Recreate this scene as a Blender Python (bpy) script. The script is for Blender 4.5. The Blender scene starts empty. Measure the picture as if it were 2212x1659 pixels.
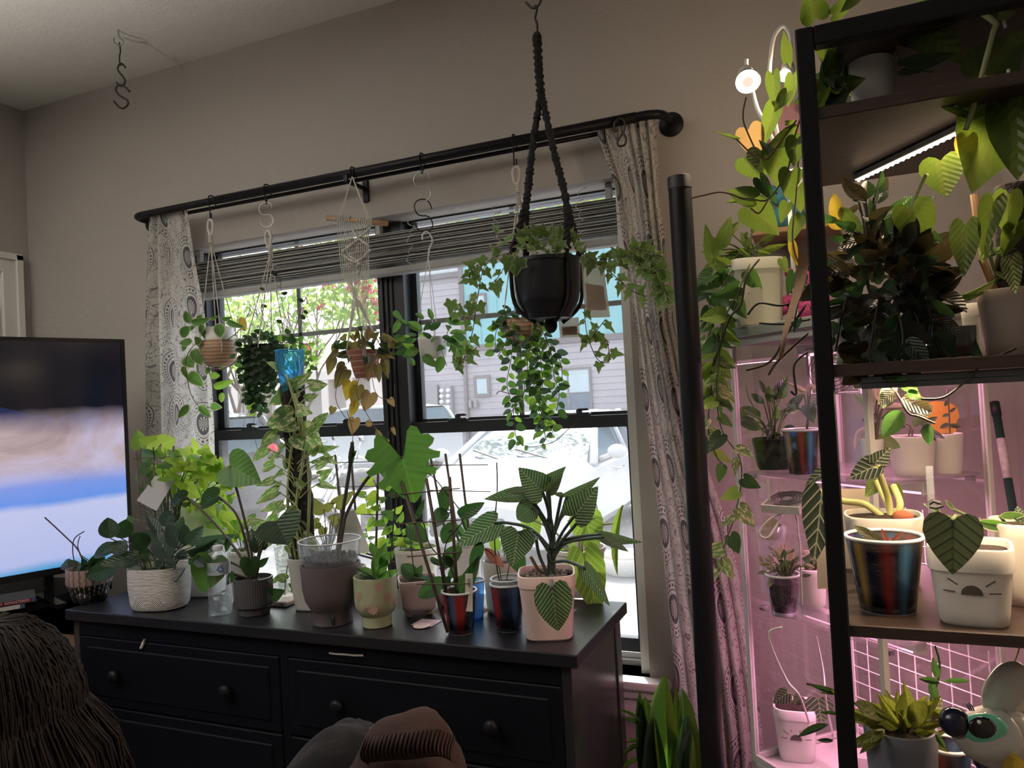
import bpy, bmesh, math, random
import mathutils.noise as mn
from mathutils import Vector as V, Matrix as M, Quaternion as Q
random.seed(7)
C = bpy.context.scene.collection
SC = bpy.context.scene
PI = math.pi
# ------------------------------------------------------------------ camera
F = 1620.0
CR = V((0.91931396, 0.39015087, -0.05142119))
CU = V((0.05590191, -0.00012975, 0.99843626))
CF = V((-0.3895341, 0.92075093, 0.02192946))
CAM = V((0, 0, 1.5))
cd = bpy.data.cameras.new('camera'); cam = bpy.data.objects.new('camera', cd); C.objects.link(cam)
cd.sensor_width = 36; cd.lens = 36 * F / 2212; cd.clip_start = .02; cd.clip_end = 300
m = M.Identity(4)
for i in range(3):
    m[i][0] = CR[i]; m[i][1] = CU[i]; m[i][2] = -CF[i]; m[i][3] = CAM[i]
cam.matrix_world = m
SC.camera = cam
# ------------------------------------------------------------------ world, sun, exposure
SC.view_settings.view_transform = 'Standard'; SC.view_settings.look = 'None'
SC.view_settings.exposure = 0.12; SC.view_settings.gamma = 1.0
SC.view_settings.use_curve_mapping = False
SC.cycles.use_denoising = True
SC.cycles.transparent_max_bounces = 18
SC.cycles.max_bounces = 6
SC.cycles.diffuse_bounces = 3
SC.cycles.glossy_bounces = 2
SC.cycles.caustics_reflective = False
SC.cycles.caustics_refractive = False
SC.cycles.sample_clamp_indirect = 6.0
w = bpy.data.worlds.new('sky'); SC.world = w; w.use_nodes = True
nt = w.node_tree; bg = nt.nodes['Background']
sky = nt.nodes.new('ShaderNodeTexSky'); sky.sky_type = 'NISHITA'; sky.sun_disc = False
sky.sun_elevation = math.radians(60); sky.sun_rotation = math.radians(-26); sky.dust_density = 4; sky.air_density = 1.2
hs = nt.nodes.new('ShaderNodeHueSaturation'); hs.inputs['Saturation'].default_value = .45
nt.links.new(sky.outputs[0], hs.inputs['Color']); nt.links.new(hs.outputs[0], bg.inputs['Color'])
bg.inputs['Strength'].default_value = .60
sl = bpy.data.lights.new('sun', 'SUN'); sl.energy = 6.0; sl.angle = math.radians(.6); sl.color = (1, .95, .86)
so = bpy.data.objects.new('sun', sl); C.objects.link(so)
SUND = V((-.24, .5, .84)).normalized()           # towards the sun
so.rotation_euler = SUND.to_track_quat('Z', 'Y').to_euler()
# sky portal in the window opening (samples the sky, emits nothing)
pl = bpy.data.lights.new('window_portal', 'AREA'); pl.shape = 'RECTANGLE'; pl.size = 1.7; pl.size_y = 1.42
pl.cycles.is_portal = True
po = bpy.data.objects.new('window_portal', pl); C.objects.link(po)
po.location = (-1.375, 2.29, 1.41); po.rotation_euler = (-PI / 2, 0, 0)

# ------------------------------------------------------------------ pixel helpers (a pixel of the 2212 x 1659 frame -> a place)
def ray(x, y): return CR * ((x - 1106) / F) - CU * ((y - 829.5) / F) + CF
def at(x, y, Y): d = ray(x, y); return CAM + d * (Y / d.y)
def atz(x, y, z): d = ray(x, y); return CAM + d * ((z - 1.5) / d.z)
def atx(x, y, X): d = ray(x, y); return CAM + d * (X / d.x)
def mpp(Y): return Y / F / .95
# ------------------------------------------------------------------ object helpers
WL = {}
def link(o, parent):
    C.objects.link(o)
    if parent is not None: o.parent = parent
def thing(name, label, cat, loc=(0, 0, 0), group=None, kind=None):
    o = bpy.data.objects.new(name, None); o.empty_display_size = .02; C.objects.link(o)
    o.location = loc; WL[o] = V(loc); o['label'] = label; o['category'] = cat
    if group: o['group'] = group
    if kind: o['kind'] = kind
    return o
def O(name, vf, mat, parent=None, smooth=False, label=None, cat=None, group=None, kind=None, auto=None):
    v, f = vf
    off = WL[parent] if parent is not None else V((0, 0, 0))
    if parent is None and cat:      # origin at the base centre of the thing
        xs = [q[0] for q in v]; ys = [q[1] for q in v]; zs = [q[2] for q in v]
        off = V(((min(xs) + max(xs)) / 2, (min(ys) + max(ys)) / 2, min(zs)))
    me = bpy.data.meshes.new(name)
    me.from_pydata([(q[0] - off[0], q[1] - off[1], q[2] - off[2]) for q in v], [], f)
    mats = mat if isinstance(mat, (list, tuple)) else [mat]
    for q in mats: me.materials.append(q)
    if smooth or auto:
        me.polygons.foreach_set('use_smooth', [True] * len(me.polygons))
        if auto: me.set_sharp_from_angle(angle=math.radians(auto))
    me.update()
    o = bpy.data.objects.new(name, me); link(o, parent)
    WL[o] = off
    if parent is None: o.location = off
    if label: o['label'] = label
    if cat: o['category'] = cat
    if group: o['group'] = group
    if kind: o['kind'] = kind
    return o
def inst(name, me, mw, parent, label=None):
    o = bpy.data.objects.new(name, me); link(o, parent)
    off = WL[parent] if parent is not None else V((0, 0, 0))
    o.matrix_local = M.Translation(-off) @ mw
    if label: o['label'] = label
    return o
def meshdata(name, vf, mats, smooth=True, auto=None):
    me = bpy.data.meshes.new(name); me.from_pydata([tuple(q) for q in vf[0]], [], vf[1])
    for q in (mats if isinstance(mats, (list, tuple)) else [mats]): me.materials.append(q)
    if smooth: me.polygons.foreach_set('use_smooth', [True] * len(me.polygons))
    if auto: me.set_sharp_from_angle(angle=math.radians(auto))
    me.update(); return me
def join(*parts):
    v, f = [], []
    for a, b in parts:
        n = len(v); v += list(a); f += [[i + n for i in q] for q in b]
    return v, f
def xf(vf, mw): return [mw @ V(q) for q in vf[0]], vf[1]
def box(x0, x1, y0, y1, z0, z1):
    return [(x0, y0, z0), (x1, y0, z0), (x1, y1, z0), (x0, y1, z0), (x0, y0, z1), (x1, y0, z1), (x1, y1, z1), (x0, y1, z1)], \
        [[0, 3, 2, 1], [4, 5, 6, 7], [0, 1, 5, 4], [1, 2, 6, 5], [2, 3, 7, 6], [3, 0, 4, 7]]
def bbox(x0, x1, y0, y1, z0, z1, b=.004, seg=1):
    bm = bmesh.new(); v, f = box(x0, x1, y0, y1, z0, z1)
    vs = [bm.verts.new(q) for q in v]
    for q in f: bm.faces.new([vs[i] for i in q])
    bmesh.ops.bevel(bm, geom=list(bm.edges), offset=b, segments=seg, affect='EDGES', profile=.5)
    bm.verts.index_update()
    r = [v.co.copy() for v in bm.verts], [[v.index for v in q.verts] for q in bm.faces]; bm.free(); return r
def prism(poly, axis, a, b):
    """polygon extruded along an axis: 0 x, 1 y, 2 z"""
    n = len(poly)
    def mk(p, t):
        q = list(p); q.insert(axis, t); return tuple(q)
    v = [mk(p, a) for p in poly] + [mk(p, b) for p in poly]
    f = [list(range(n))[::-1], [n + i for i in range(n)]] + [[i, (i + 1) % n, n + (i + 1) % n, n + i] for i in range(n)]
    return v, f
def lathe(prof, c=(0, 0, 0), n=28, sq=None, asp=1.0, rot=0, flute=0, nfl=0, cap=True):
    """profile (r, z); sq = superellipse power for rounded squares; fluted when flute > 0"""
    v, f = [], []
    for r, z in prof:
        for i in range(n):
            a = 2 * PI * i / n
            ca, sa = math.cos(a), math.sin(a); k = 1.0
            if sq: k = 1 / (abs(ca) ** sq + abs(sa) ** sq) ** (1 / sq)
            if flute: k *= 1 + flute * math.cos(a * nfl)
            x, y = r * k * ca, r * k * sa * asp
            v.append((c[0] + x * math.cos(rot) - y * math.sin(rot), c[1] + x * math.sin(rot) + y * math.cos(rot), c[2] + z))
    for j in range(len(prof) - 1):
        for i in range(n):
            a, b = j * n + i, j * n + (i + 1) % n
            f.append([a, b, b + n, a + n])
    if cap:
        f.append(list(range(n))[::-1]); k = (len(prof) - 1) * n; f.append([k + i for i in range(n)])
    return v, f
def ball(c, r, n=10, k=6, s=(1, 1, 1)):
    v, f = [(c[0], c[1], c[2] - r * s[2])], []
    for j in range(1, k):
        p = PI * j / k - PI / 2
        for i in range(n):
            a = 2 * PI * i / n
            v.append((c[0] + r * s[0] * math.cos(p) * math.cos(a), c[1] + r * s[1] * math.cos(p) * math.sin(a), c[2] + r * s[2] * math.sin(p)))
    v.append((c[0], c[1], c[2] + r * s[2])); t = len(v) - 1
    for i in range(n):
        f.append([0, 1 + (i + 1) % n, 1 + i]); f.append([t, t - n + i, t - n + (i + 1) % n])
    for j in range(k - 2):
        for i in range(n):
            a, b = 1 + j * n + i, 1 + j * n + (i + 1) % n
            f.append([a, b, b + n, a + n])
    return v, f
def spline(pts, k=5):
    P = [V(p) for p in pts]
    if len(P) < 3: return [P[0].lerp(P[-1], i / k) for i in range(k + 1)]
    out = []
    for i in range(len(P) - 1):
        p0 = P[max(i - 1, 0)]; p1 = P[i]; p2 = P[i + 1]; p3 = P[min(i + 2, len(P) - 1)]
        for j in range(k):
            t = j / k
            out.append(.5 * (2 * p1 + (p2 - p0) * t + (2 * p0 - 5 * p1 + 4 * p2 - p3) * t * t + (3 * p1 - p0 - 3 * p2 + p3) * t ** 3))
    return out + [P[-1]]
def tube(pts, r, n=6, cap=True, closed=False, flat=1.0):
    P = [V(p) for p in pts]; v, f = [], []
    R = r if isinstance(r, (list, tuple)) else None
    d = (P[1] - P[0]).normalized(); up = V((0, 0, 1)) if abs(d.z) < .9 else V((1, 0, 0))
    nx = d.cross(up).normalized(); L = len(P)
    for i in range(L):
        a = P[(i - 1) % L] if closed else P[max(i - 1, 0)]; b = P[(i + 1) % L] if closed else P[min(i + 1, L - 1)]
        d = b - a
        d = d.normalized() if d.length > 1e-9 else V((0, 0, 1))
        nx = nx - d * nx.dot(d)
        if nx.length < 1e-6: nx = d.orthogonal()
        nx.normalize(); ny = d.cross(nx)
        rr = (R[i] if i < len(R) else R[-1]) if R else r
        for k in range(n):
            t = 2 * PI * k / n
            v.append(P[i] + nx * (rr * math.cos(t)) + ny * (rr * math.sin(t) * flat))
    m = L if closed else L - 1
    for i in range(m):
        for k in range(n):
            a = i * n + k; b = i * n + (k + 1) % n; a2 = ((i + 1) % L) * n + k; b2 = ((i + 1) % L) * n + (k + 1) % n
            f.append([a, b, b2, a2])
    if cap and not closed:
        f.append(list(range(n))[::-1]); f.append([(L - 1) * n + k for k in range(n)])
    return v, f
def grid(nu, nv, fn):
    v = [fn(i / nu, j / nv) for j in range(nv + 1) for i in range(nu + 1)]
    f = [[j * (nu + 1) + i, j * (nu + 1) + i + 1, (j + 1) * (nu + 1) + i + 1, (j + 1) * (nu + 1) + i] for j in range(nv) for i in range(nu)]
    return v, f
def text(s, size, mw, mat, parent, name='lettering', ext=.0004):
    c = bpy.data.curves.new('t', 'FONT'); c.body = s; c.size = size; c.extrude = ext; c.align_x = 'CENTER'; c.align_y = 'CENTER'; c.resolution_u = 2
    o = bpy.data.objects.new('t', c); C.objects.link(o)
    me = bpy.data.meshes.new_from_object(o.evaluated_get(bpy.context.evaluated_depsgraph_get()))
    bpy.data.objects.remove(o); bpy.data.curves.remove(c)
    me.materials.clear(); me.materials.append(mat); me.name = name
    return inst(name, me, mw, parent)
def frame(o, x, y):
    """matrix from origin and two directions"""
    x = V(x).normalized(); z = x.cross(V(y)).normalized(); y = z.cross(x)
    m = M.Identity(4)
    for i in range(3): m[i][0] = x[i]; m[i][1] = y[i]; m[i][2] = z[i]; m[i][3] = o[i]
    return m
# ------------------------------------------------------------------ materials
class N:
    def __init__(s, name):
        s.m = bpy.data.materials.new(name); s.m.use_nodes = True; s.t = s.m.node_tree; s.t.nodes.clear()
        s.out = s.t.nodes.new('ShaderNodeOutputMaterial')
    def n(s, ty, **k):
        q = s.t.nodes.new('ShaderNode' + ty)
        for a, b in k.items(): setattr(q, a, b)
        return q
    def put(s, sock, v):
        if v is None: return
        if isinstance(v, bpy.types.NodeSocket): s.t.links.new(v, sock)
        elif isinstance(v, (tuple, list)) and sock.type == 'RGBA' and len(v) == 3: sock.default_value = (*v, 1)
        else: sock.default_value = v
    def ma(s, op, a, b=None, c=None, clamp=False):
        q = s.n('Math', operation=op, use_clamp=clamp)
        for i, x in enumerate((a, b, c)): s.put(q.inputs[i], x)
        return q.outputs[0]
    def mix(s, f, a, b, bt='MIX'):
        q = s.n('MixRGB', blend_type=bt); s.put(q.inputs[0], f); s.put(q.inputs[1], a); s.put(q.inputs[2], b); return q.outputs[0]
    def ramp(s, f, stops, interp='LINEAR'):
        q = s.n('ValToRGB'); s.put(q.inputs[0], f); e = q.color_ramp.elements; q.color_ramp.interpolation = interp
        e[0].position = stops[0][0]; e[0].color = (*stops[0][1], 1); e[1].position = stops[-1][0]; e[1].color = (*stops[-1][1], 1)
        for p, c in stops[1:-1]: x = e.new(p); x.color = (*c, 1)
        return q.outputs[0]
    def co(s, which='Object'): return s.n('TexCoord').outputs[which]
    def sep(s, v): q = s.n('SeparateXYZ'); s.put(q.inputs[0], v); return q.outputs
    def map(s, v, scale=(1, 1, 1), loc=(0, 0, 0), rot=(0, 0, 0)):
        q = s.n('Mapping'); s.put(q.inputs[0], v); q.inputs['Scale'].default_value = scale; q.inputs['Location'].default_value = loc; q.inputs['Rotation'].default_value = rot; return q.outputs[0]
    def noise(s, v, sc, det=3, rough=.5, o=0, dist=0):
        q = s.n('TexNoise'); s.put(q.inputs['Vector'], v); q.inputs['Scale'].default_value = sc; q.inputs['Detail'].default_value = det
        q.inputs['Roughness'].default_value = rough; q.inputs['Distortion'].default_value = dist; return q.outputs[o]
    def vor(s, v, sc, feat='F1', o=0, rnd=1):
        q = s.n('TexVoronoi', feature=feat); s.put(q.inputs['Vector'], v); q.inputs['Scale'].default_value = sc; q.inputs['Randomness'].default_value = rnd; return q.outputs[o]
    def bump(s, h, st=.3, d=.01):
        q = s.n('Bump'); q.inputs['Strength'].default_value = st; q.inputs['Distance'].default_value = d; s.put(q.inputs['Height'], h); return q.outputs[0]
    def bsdf(s, **k):
        q = s.n('BsdfPrincipled')
        for a, b in k.items(): s.put(q.inputs[a.replace('_', ' ')], b)
        return q.outputs[0]
    def sh(s, ty, **k):
        q = s.n(ty)
        for a, b in k.items(): s.put(q.inputs[a], b)
        return q.outputs[0]
    def mixs(s, f, a, b):
        q = s.n('MixShader'); s.put(q.inputs[0], f); s.t.links.new(a, q.inputs[1]); s.t.links.new(b, q.inputs[2]); return q.outputs[0]
    def done(s, sh): s.t.links.new(sh, s.out.inputs[0]); return s.m
def P(name, col, rough=.5, metal=0.0, var=0.0, nsc=8, bump=0.0, bsc=60, spec=.5, emit=None, es=0.0, bd=.004, stretch=None, coat=0.0):
    k = N(name); c = col; nrm = None
    co = k.co()
    if stretch: co = k.map(co, stretch)
    if var:
        nz = k.noise(co, nsc, 4)
        c = k.mix(nz, tuple(x * (1 - var) for x in col), tuple(min(1, x * (1 + var)) for x in col))
    if bump: nrm = k.bump(k.noise(co, bsc, 3), bump, bd)
    kw = dict(Base_Color=c, Roughness=rough, Metallic=metal, Normal=nrm)
    kw['Specular_IOR_Level'] = spec
    if coat: kw['Coat_Weight'] = coat; kw['Coat_Roughness'] = .2
    if emit: kw['Emission_Color'] = emit; kw['Emission_Strength'] = es
    return k.done(k.bsdf(**kw))
def emis(name, col, st):
    k = N(name); return k.done(k.sh('Emission', Color=col, Strength=st))
def schlick(k):
    lw = k.n('LayerWeight'); lw.inputs[0].default_value = .5
    return k.ma('ADD', .04, k.ma('MULTIPLY', k.ma('POWER', lw.outputs['Facing'], 5.0), .8))
def clear(name, tint=(1, 1, 1), a=.12, rough=.08, body=None, ba=0.0):
    """thin clear sheet: straight through with a weak reflection, and a little body colour where it is frosted"""
    k = N(name); t = k.sh('BsdfTransparent', Color=tint)
    g = k.sh('BsdfGlossy', Color=(1, 1, 1), Roughness=rough)
    s = k.mixs(k.ma('ADD', k.ma('MULTIPLY', schlick(k), .8), a * .12), t, g)
    if body:
        d = k.mixs(.5, k.sh('BsdfDiffuse', Color=body), k.sh('BsdfTranslucent', Color=body))
        s = k.mixs(ba, s, d)
    return k.done(s)
# ================================================================== THE ROOM
def wallmat(name, col, st=.35):
    k = N(name); co = k.co()
    h = k.ma('ADD', k.noise(co, 55, 3, .55), k.ma('MULTIPLY', k.noise(co, 140, 2), .4))
    c = k.mix(k.noise(co, 2.2, 3), tuple(x * .95 for x in col), col)
    return k.done(k.bsdf(Base_Color=c, Roughness=.75, Normal=k.bump(h, st, .006)))
M_wall = wallmat('painted wall', (.42, .385, .355))
M_ceil = wallmat('painted ceiling', (.80, .79, .73), .2)
M_white = P('white trim paint', (.78, .76, .72), .4)
M_floor = P('wood floor', (.20, .13, .085), .35, var=.3, nsc=3, stretch=(1, 12, 1))
XL, XR, YB, YF, ZC, YW = -3.05, .40, -2.4, 2.10, 2.82, 2.10
wx0, wx1, wz0, wz1 = -2.22, -.512, .70, 2.125
def struct(name, vf, mat, **k): return O(name, vf, mat, kind='structure', **k)
struct('floor', box(XL - .1, XR + .1, YB - .1, YF + .2, -.1, 0), M_floor, label='dark wooden floor of the plant room', cat='floor')
struct('ceiling', box(XL - .1, XR + .1, YB - .1, YF + .2, ZC, ZC + .1), M_ceil, label='off-white painted ceiling above the window wall', cat='ceiling')
struct('wall_back', join(box(XL - .1, wx0, YW, YW + .2, 0, ZC), box(wx1, XR + .1, YW, YW + .2, 0, ZC), box(wx0, wx1, YW, YW + .2, 0, wz0), box(wx0, wx1, YW, YW + .2, wz1, ZC)), M_wall, label='beige textured wall holding the wide window', cat='wall')
struct('wall_left', join(box(XL - .1, XL, 1.98, YF, 0, ZC), box(XL - .1, XL, YB, .95, 0, ZC), box(XL - .1, XL, .95, 1.98, 2.13, ZC)), M_wall, label='beige textured wall with the white door', cat='wall')
struct('wall_right', box(XR, XR + .1, YB, YF, 0, ZC), M_wall, label='beige textured wall beside the plant shelves', cat='wall')
struct('wall_rear', box(XL, XR, YB - .1, YB, 0, ZC), M_wall, label='plain beige wall facing the window', cat='wall')
struct('baseboard_back', bbox(XL, XR, YW - .012, YW, 0, .09, .003), M_white, label='white baseboard under the window wall', cat='baseboard')
# door in the left wall
d = thing('door_1', 'white panelled door with white casing beside the television', 'door', (XL, 1.46, 0), kind='structure')
O('door_casing', join(bbox(XL - .005, XL + .018, 1.975, 2.062, 0, 2.205, .004), bbox(XL - .005, XL + .018, .87, .955, 0, 2.205, .004), bbox(XL - .005, XL + .0175, .87, 2.062, 2.12, 2.2045, .004),
                      bbox(XL + .012, XL + .026, 2.03, 2.06, 0, 2.2, .003), bbox(XL + .012, XL + .026, .875, 2.06, 2.175, 2.2, .003)), M_white, d)
O('jamb', join(box(XL - .1, XL, 1.955, 1.98, 0, 2.13), box(XL - .1, XL, .95, .965, 0, 2.13), box(XL - .1, XL, .95, 1.98, 2.12, 2.13)), M_white, d)
lf = O('door_leaf', join(bbox(XL - .05, XL - .015, .967, 1.95, .01, 2.115, .003), bbox(XL - .02, XL - .008, 1.08, 1.83, 1.2, 1.98, .006), bbox(XL - .02, XL - .008, 1.08, 1.83, .2, 1.05, .006)), M_white, d)
for z in (1.93, 1.1, .25):
    h = O('hinge', join(bbox(XL - .016, XL + .004, 1.94, 1.972, z - .05, z + .05, .002), tube([(XL + .003, 1.955, z - .055), (XL + .003, 1.955, z + .055)], .007, 8)), M_white, d, auto=40)
# ------------------------------------------------------------------ window
M_frame = P('dark bronze aluminium', (.035, .04, .048), .38, .3)
def glassmat(name, dust):
    k = N(name); co = k.co()
    t = k.sh('BsdfTransparent', Color=(.97, .98, .98)); g = k.sh('BsdfGlossy', Color=(1, 1, 1), Roughness=.02)
    s = k.mixs(k.ma('MULTIPLY', schlick(k), .6), t, g)
    spot = k.ma('LESS_THAN', k.vor(co, 95), .10); spot = k.ma('MULTIPLY', spot, k.ma('GREATER_THAN', k.noise(co, 9, 2), .5))
    spot2 = k.ma('LESS_THAN', k.vor(co, 34), .035)
    f = k.ma('ADD', k.ma('MULTIPLY', k.ma('MAXIMUM', spot, spot2), .35), k.ma('MULTIPLY', k.noise(co, 3, 4), dust))
    return k.done(k.mixs(f, s, k.mixs(.7, k.sh('BsdfDiffuse', Color=(.8, .8, .8)), k.sh('BsdfTranslucent', Color=(.85, .85, .88)))))
M_glassU = glassmat('window glass', .06); M_glassL = glassmat('window glass behind insect screen', .13)
M_munt = P('grey glazing bar', (.22, .21, .22), .5)
w1 = thing('window_1', 'wide double window with dark bronze frame and four panes', 'window', (-1.375, 2.2, .70), kind='structure')
yf0, yf1 = 2.185, 2.265
fr = [box(wx0, wx0 + .045, yf0, yf1, wz0, wz1 - .006), box(wx0 + .045, wx1 - .03, yf0 + .02, yf1, wz1 - .006, wz1 + .02),
      box(-1.402, -1.30, yf0 - .005, yf1, wz0 + .035, wz1 - .006)]
O('window_frame', join(*fr), M_frame, w1); O('sill_track', join(bbox(wx0 + .045, wx1 - .03, yf0 - .01, yf1, wz0, wz0 + .02, .003), bbox(wx0 + .045, wx1 - .03, yf0, yf0 + .012, wz0 + .02, wz0 + .034, .002)), P('pale aluminium track', (.55, .55, .54), .35, .3), w1, label='pale aluminium bottom track'); O('jamb_liner', box(wx1 - .03, wx1, yf0 - .06, yf1, wz0, wz1 - .006), M_white, w1, label='white jamb liner')
for x in (-1.385, -1.366, -1.347): O('frame_rib', bbox(x, x + .006, yf0 - .013, yf0 - .005, wz0 + .04, wz1 - .03, .001), M_frame, w1)
for a, b in ((wx0 + .045, -1.402), (-1.30, wx1 - .03)):
    # lower (inner) and upper (outer) sash, each with its pane
    O('sash', join(box(a, b, 2.195, 2.225, 1.405, 1.442), box(a, b, 2.195, 2.225, .735, .775), box(a, a + .022, 2.195, 2.225, .775, 1.405), box(b - .022, b, 2.195, 2.225, .775, 1.405)), M_frame, w1, label='dark lower sash frame')
    O('sash', join(box(a, b, 2.23, 2.255, 1.42, 1.452), box(a, b, 2.235, 2.255, 2.1185, 2.1245), box(a, a + .022, 2.23, 2.255, 1.452, 2.1185), box(b - .022, b, 2.23, 2.255, 1.452, 2.1185)), M_frame, w1, label='dark upper sash frame')
    O('window_pane', box(a + .02, b - .02, 2.206, 2.209, .77, 1.41), M_glassL, w1, label='hazy lower pane with specks of dirt')
    O('window_pane', box(a + .02, b - .02, 2.241, 2.244, 1.45, 2.12), M_glassU, w1, label='dusty upper pane')
    c = (a + b) / 2
    O('glazing_bar', box(c - .008, c + .008, 2.246, 2.252, 1.45, 2.112), M_munt, w1); O('glazing_bar', box(a + .02, b - .02, 2.246, 2.2525, 1.775, 1.791), M_munt, w1)
    for q in (a + .17, b - .17):
        O('sash_latch', join(bbox(q - .035, q + .035, 2.19, 2.215, 1.44, 1.452, .003), tube([(q, 2.2, 1.45), (q, 2.2, 1.462)], .01, 8), bbox(q - .004, q + .03, 2.193, 2.207, 1.458, 1.466, .002)), M_frame, w1)
struct('trim_1', join(bbox(wx0 - .06, wx1 + .06, 2.055, 2.19, .672, .70, .008, 2), bbox(wx0 - .045, wx1 + .045, 2.068, 2.10, .645, .672, .006, 2), bbox(wx0 - .03, wx1 + .03, 2.08, 2.10, .585, .645, .008, 2)), M_white, label='white moulded window sill with apron', cat='window sill')
# ------------------------------------------------------------------ blind, half raised
M_slat = P('pale blind slat', (.40, .40, .39), .6)
bl = thing('window_blind', 'raised grey slatted blind bunched across the top of the window', 'blind', (-1.375, 2.15, 1.93))
bx0, bx1 = wx0 + .02, wx1 - .015
for x in (bx0 + .03, -1.375, bx1 - .05): O('hanger_bracket', bbox(x, x + .018, 2.14, 2.16, 2.07, 2.124, .001), M_slat, bl)
random.seed(3)
for i in range(17):
    z = 2.072 - i * .0062; t = math.radians(-random.uniform(4, 15)); o = random.uniform(-.006, .006); e = random.uniform(-.002, .002)
    q = box(bx0, bx1, -.024, .024, -.0011, .0011)
    q = ([(a, 2.15 + o + y * math.cos(t) - zz * math.sin(t), z + y * math.sin(t) + zz * math.cos(t) + e * (a + 1.3)) for a, y, zz in q[0]], q[1])
    O('slat', q, M_slat, bl)
O('bottom_rail', bbox(bx0, bx1, 2.128, 2.172, 1.938, 1.962, .006, 2), M_slat, bl)
M_cord = P('clear blind cord', (.62, .62, .58), .35)
for x in (-2.13, -1.78, -1.47, -1.21, -.92, -.64):
    pts = []
    for i in range(70):
        t = i / 69; a = t * 34; rr = .013 * (.4 + math.sin(t * 9 + x * 7) ** 2)
        pts.append((x + rr * math.cos(a) - .02 * t * math.sin(x * 9), 2.108 + .004 * math.sin(a), 2.11 - .165 * t + .5 * rr * math.sin(a)))
    O('lift_cord', tube(pts, .0011, 4), M_cord, bl, smooth=True)
# ------------------------------------------------------------------ added uplighter for room fill, standing out of view
fx, fy = -2.05, .0
cl = thing('fill_uplighter', 'tall black uplighter with a wide bowl, added for room fill', 'floor lamp', (fx, fy, 0))
M_lampb = P('black lamp metal', (.015, .015, .017), .4)
O('base', lathe([(.14, 0), (.14, .015), (.12, .025), (.015, .03)], (fx, fy, 0), 28), M_lampb, cl, auto=40)
O('pole', tube([(fx, fy, .02), (fx, fy, 1.72)], .012, 10), M_lampb, cl, smooth=True)
O('bowl', lathe([(.02, 1.70), (.1, 1.73), (.17, 1.80), (.2, 1.92), (.19, 1.92), (.16, 1.81), (.09, 1.75), (.02, 1.74)], (fx, fy, 0), 28), M_lampb, cl, smooth=True)
O('bulb', lathe([(.03, 1.745), (.06, 1.77), (.06, 1.785), (.02, 1.79)], (fx, fy, 0), 16), emis('lamp bulb', (1, .87, .75), 8), cl, smooth=True)
lt = bpy.data.lights.new('fill_uplighter_light', 'AREA'); lt.shape = 'DISK'; lt.size = .2; lt.energy = 76; lt.color = (1, .95, .91)
lo = bpy.data.objects.new('fill_uplighter_light', lt); C.objects.link(lo); lo.location = (fx, fy, 1.805); lo.rotation_euler = (PI, 0, 0)
# ================================================================== OUTSIDE
GZ = -.12
k = N('asphalt'); co = k.co()
c = k.mix(k.noise(co, .35, 4), (.22, .22, .22), (.32, .31, .31)); c = k.mix(k.ma('MULTIPLY', k.noise(co, 60, 2), .25), c, (.2, .2, .2))
M_asph = k.done(k.bsdf(Base_Color=c, Roughness=.9))
struct('ground', box(-60, 40, 2.31, 70, GZ - .2, GZ), M_asph, label='sunlit pale asphalt of the parking lot', cat='ground')
M_eave = P('eave board', (.5, .48, .46), .7)  # eave added out of view, its depth set to block the high sun
struct('trim_2', box(-7, 5, 2.3, 2.90, 2.72, 2.86), M_eave, label='unseen eave outside the window, sized to cut off the sun', cat='eave')
# grey building across the lot
BY = 22.0
gb = thing('apartment_building', 'grey lap-sided apartment building with teal upper storey', 'building', at(1150, 960, BY))
gx0 = at(866, 800, BY).x; gx1 = 7.0
M_side = P('grey lap siding', (.46, .42, .44), .8, var=.08, nsc=2); M_teal = P('teal board siding', (.28, .53, .56), .7, var=.06)
M_trimg = P('dark taupe trim', (.23, .20, .20), .7); M_pale = P('pale vertical siding', (.62, .63, .65), .7)
ztop = at(1200, 742, BY).z; zmid = at(930, 605, BY).z; xt = at(1000, 660, BY).x
O('wall', box(gx0, gx1, BY + .05, BY + 6, GZ, 7.5), M_side, gb)
lap = .2; n = int((zmid - GZ) / lap)
for i in range(n):
    z = GZ + i * lap; xe = gx1 if z < ztop else xt
    v, f = prism([(BY + .03, z), (BY + .055, z), (BY + .055, z + lap), (BY + .047, z + lap)], 0, gx0, xe)
    v = [(q[0], q[1] - .03, q[2]) for q in v]
    O('siding_board', (v, f), M_side, gb)
x = xt; 
while x < gx1:
    O('siding_panel', bbox(x, x + .585, BY - .01, BY + .05, ztop + .14, 7.5, .01), M_teal, gb); O('batten', box(x + .575, x + .615, BY - .035, BY + .04, ztop + .14, 7.5), M_teal, gb); x += .6
x = gx0
while x < xt - .1:
    e = min(x + .39, xt); O('siding_panel', box(x, e, BY - .01, BY + .05, zmid + .15, 7.5), M_pale, gb); x += .4
O('trim_band', box(gx0, xt, BY - .05, BY + .06, zmid, zmid + .17), M_trimg, gb); O('trim_band', box(xt - .02, gx1, BY - .05, BY + .06, ztop - .02, ztop + .16), M_trimg, gb)
O('corner_board', box(xt - .09, xt + .06, BY - .06, BY + .05, ztop, 7.5), M_trimg, gb)
xd = at(1009, 850, BY).x; O('downspout', box(xd - .05, xd + .05, BY - .12, BY - .02, GZ, ztop), M_trimg, gb)
M_pane = P('window pane with blind', (.52, .62, .66), .2, var=.15, nsc=3); M_paned = P('dark window pane', (.16, .20, .26), .12)
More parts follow.
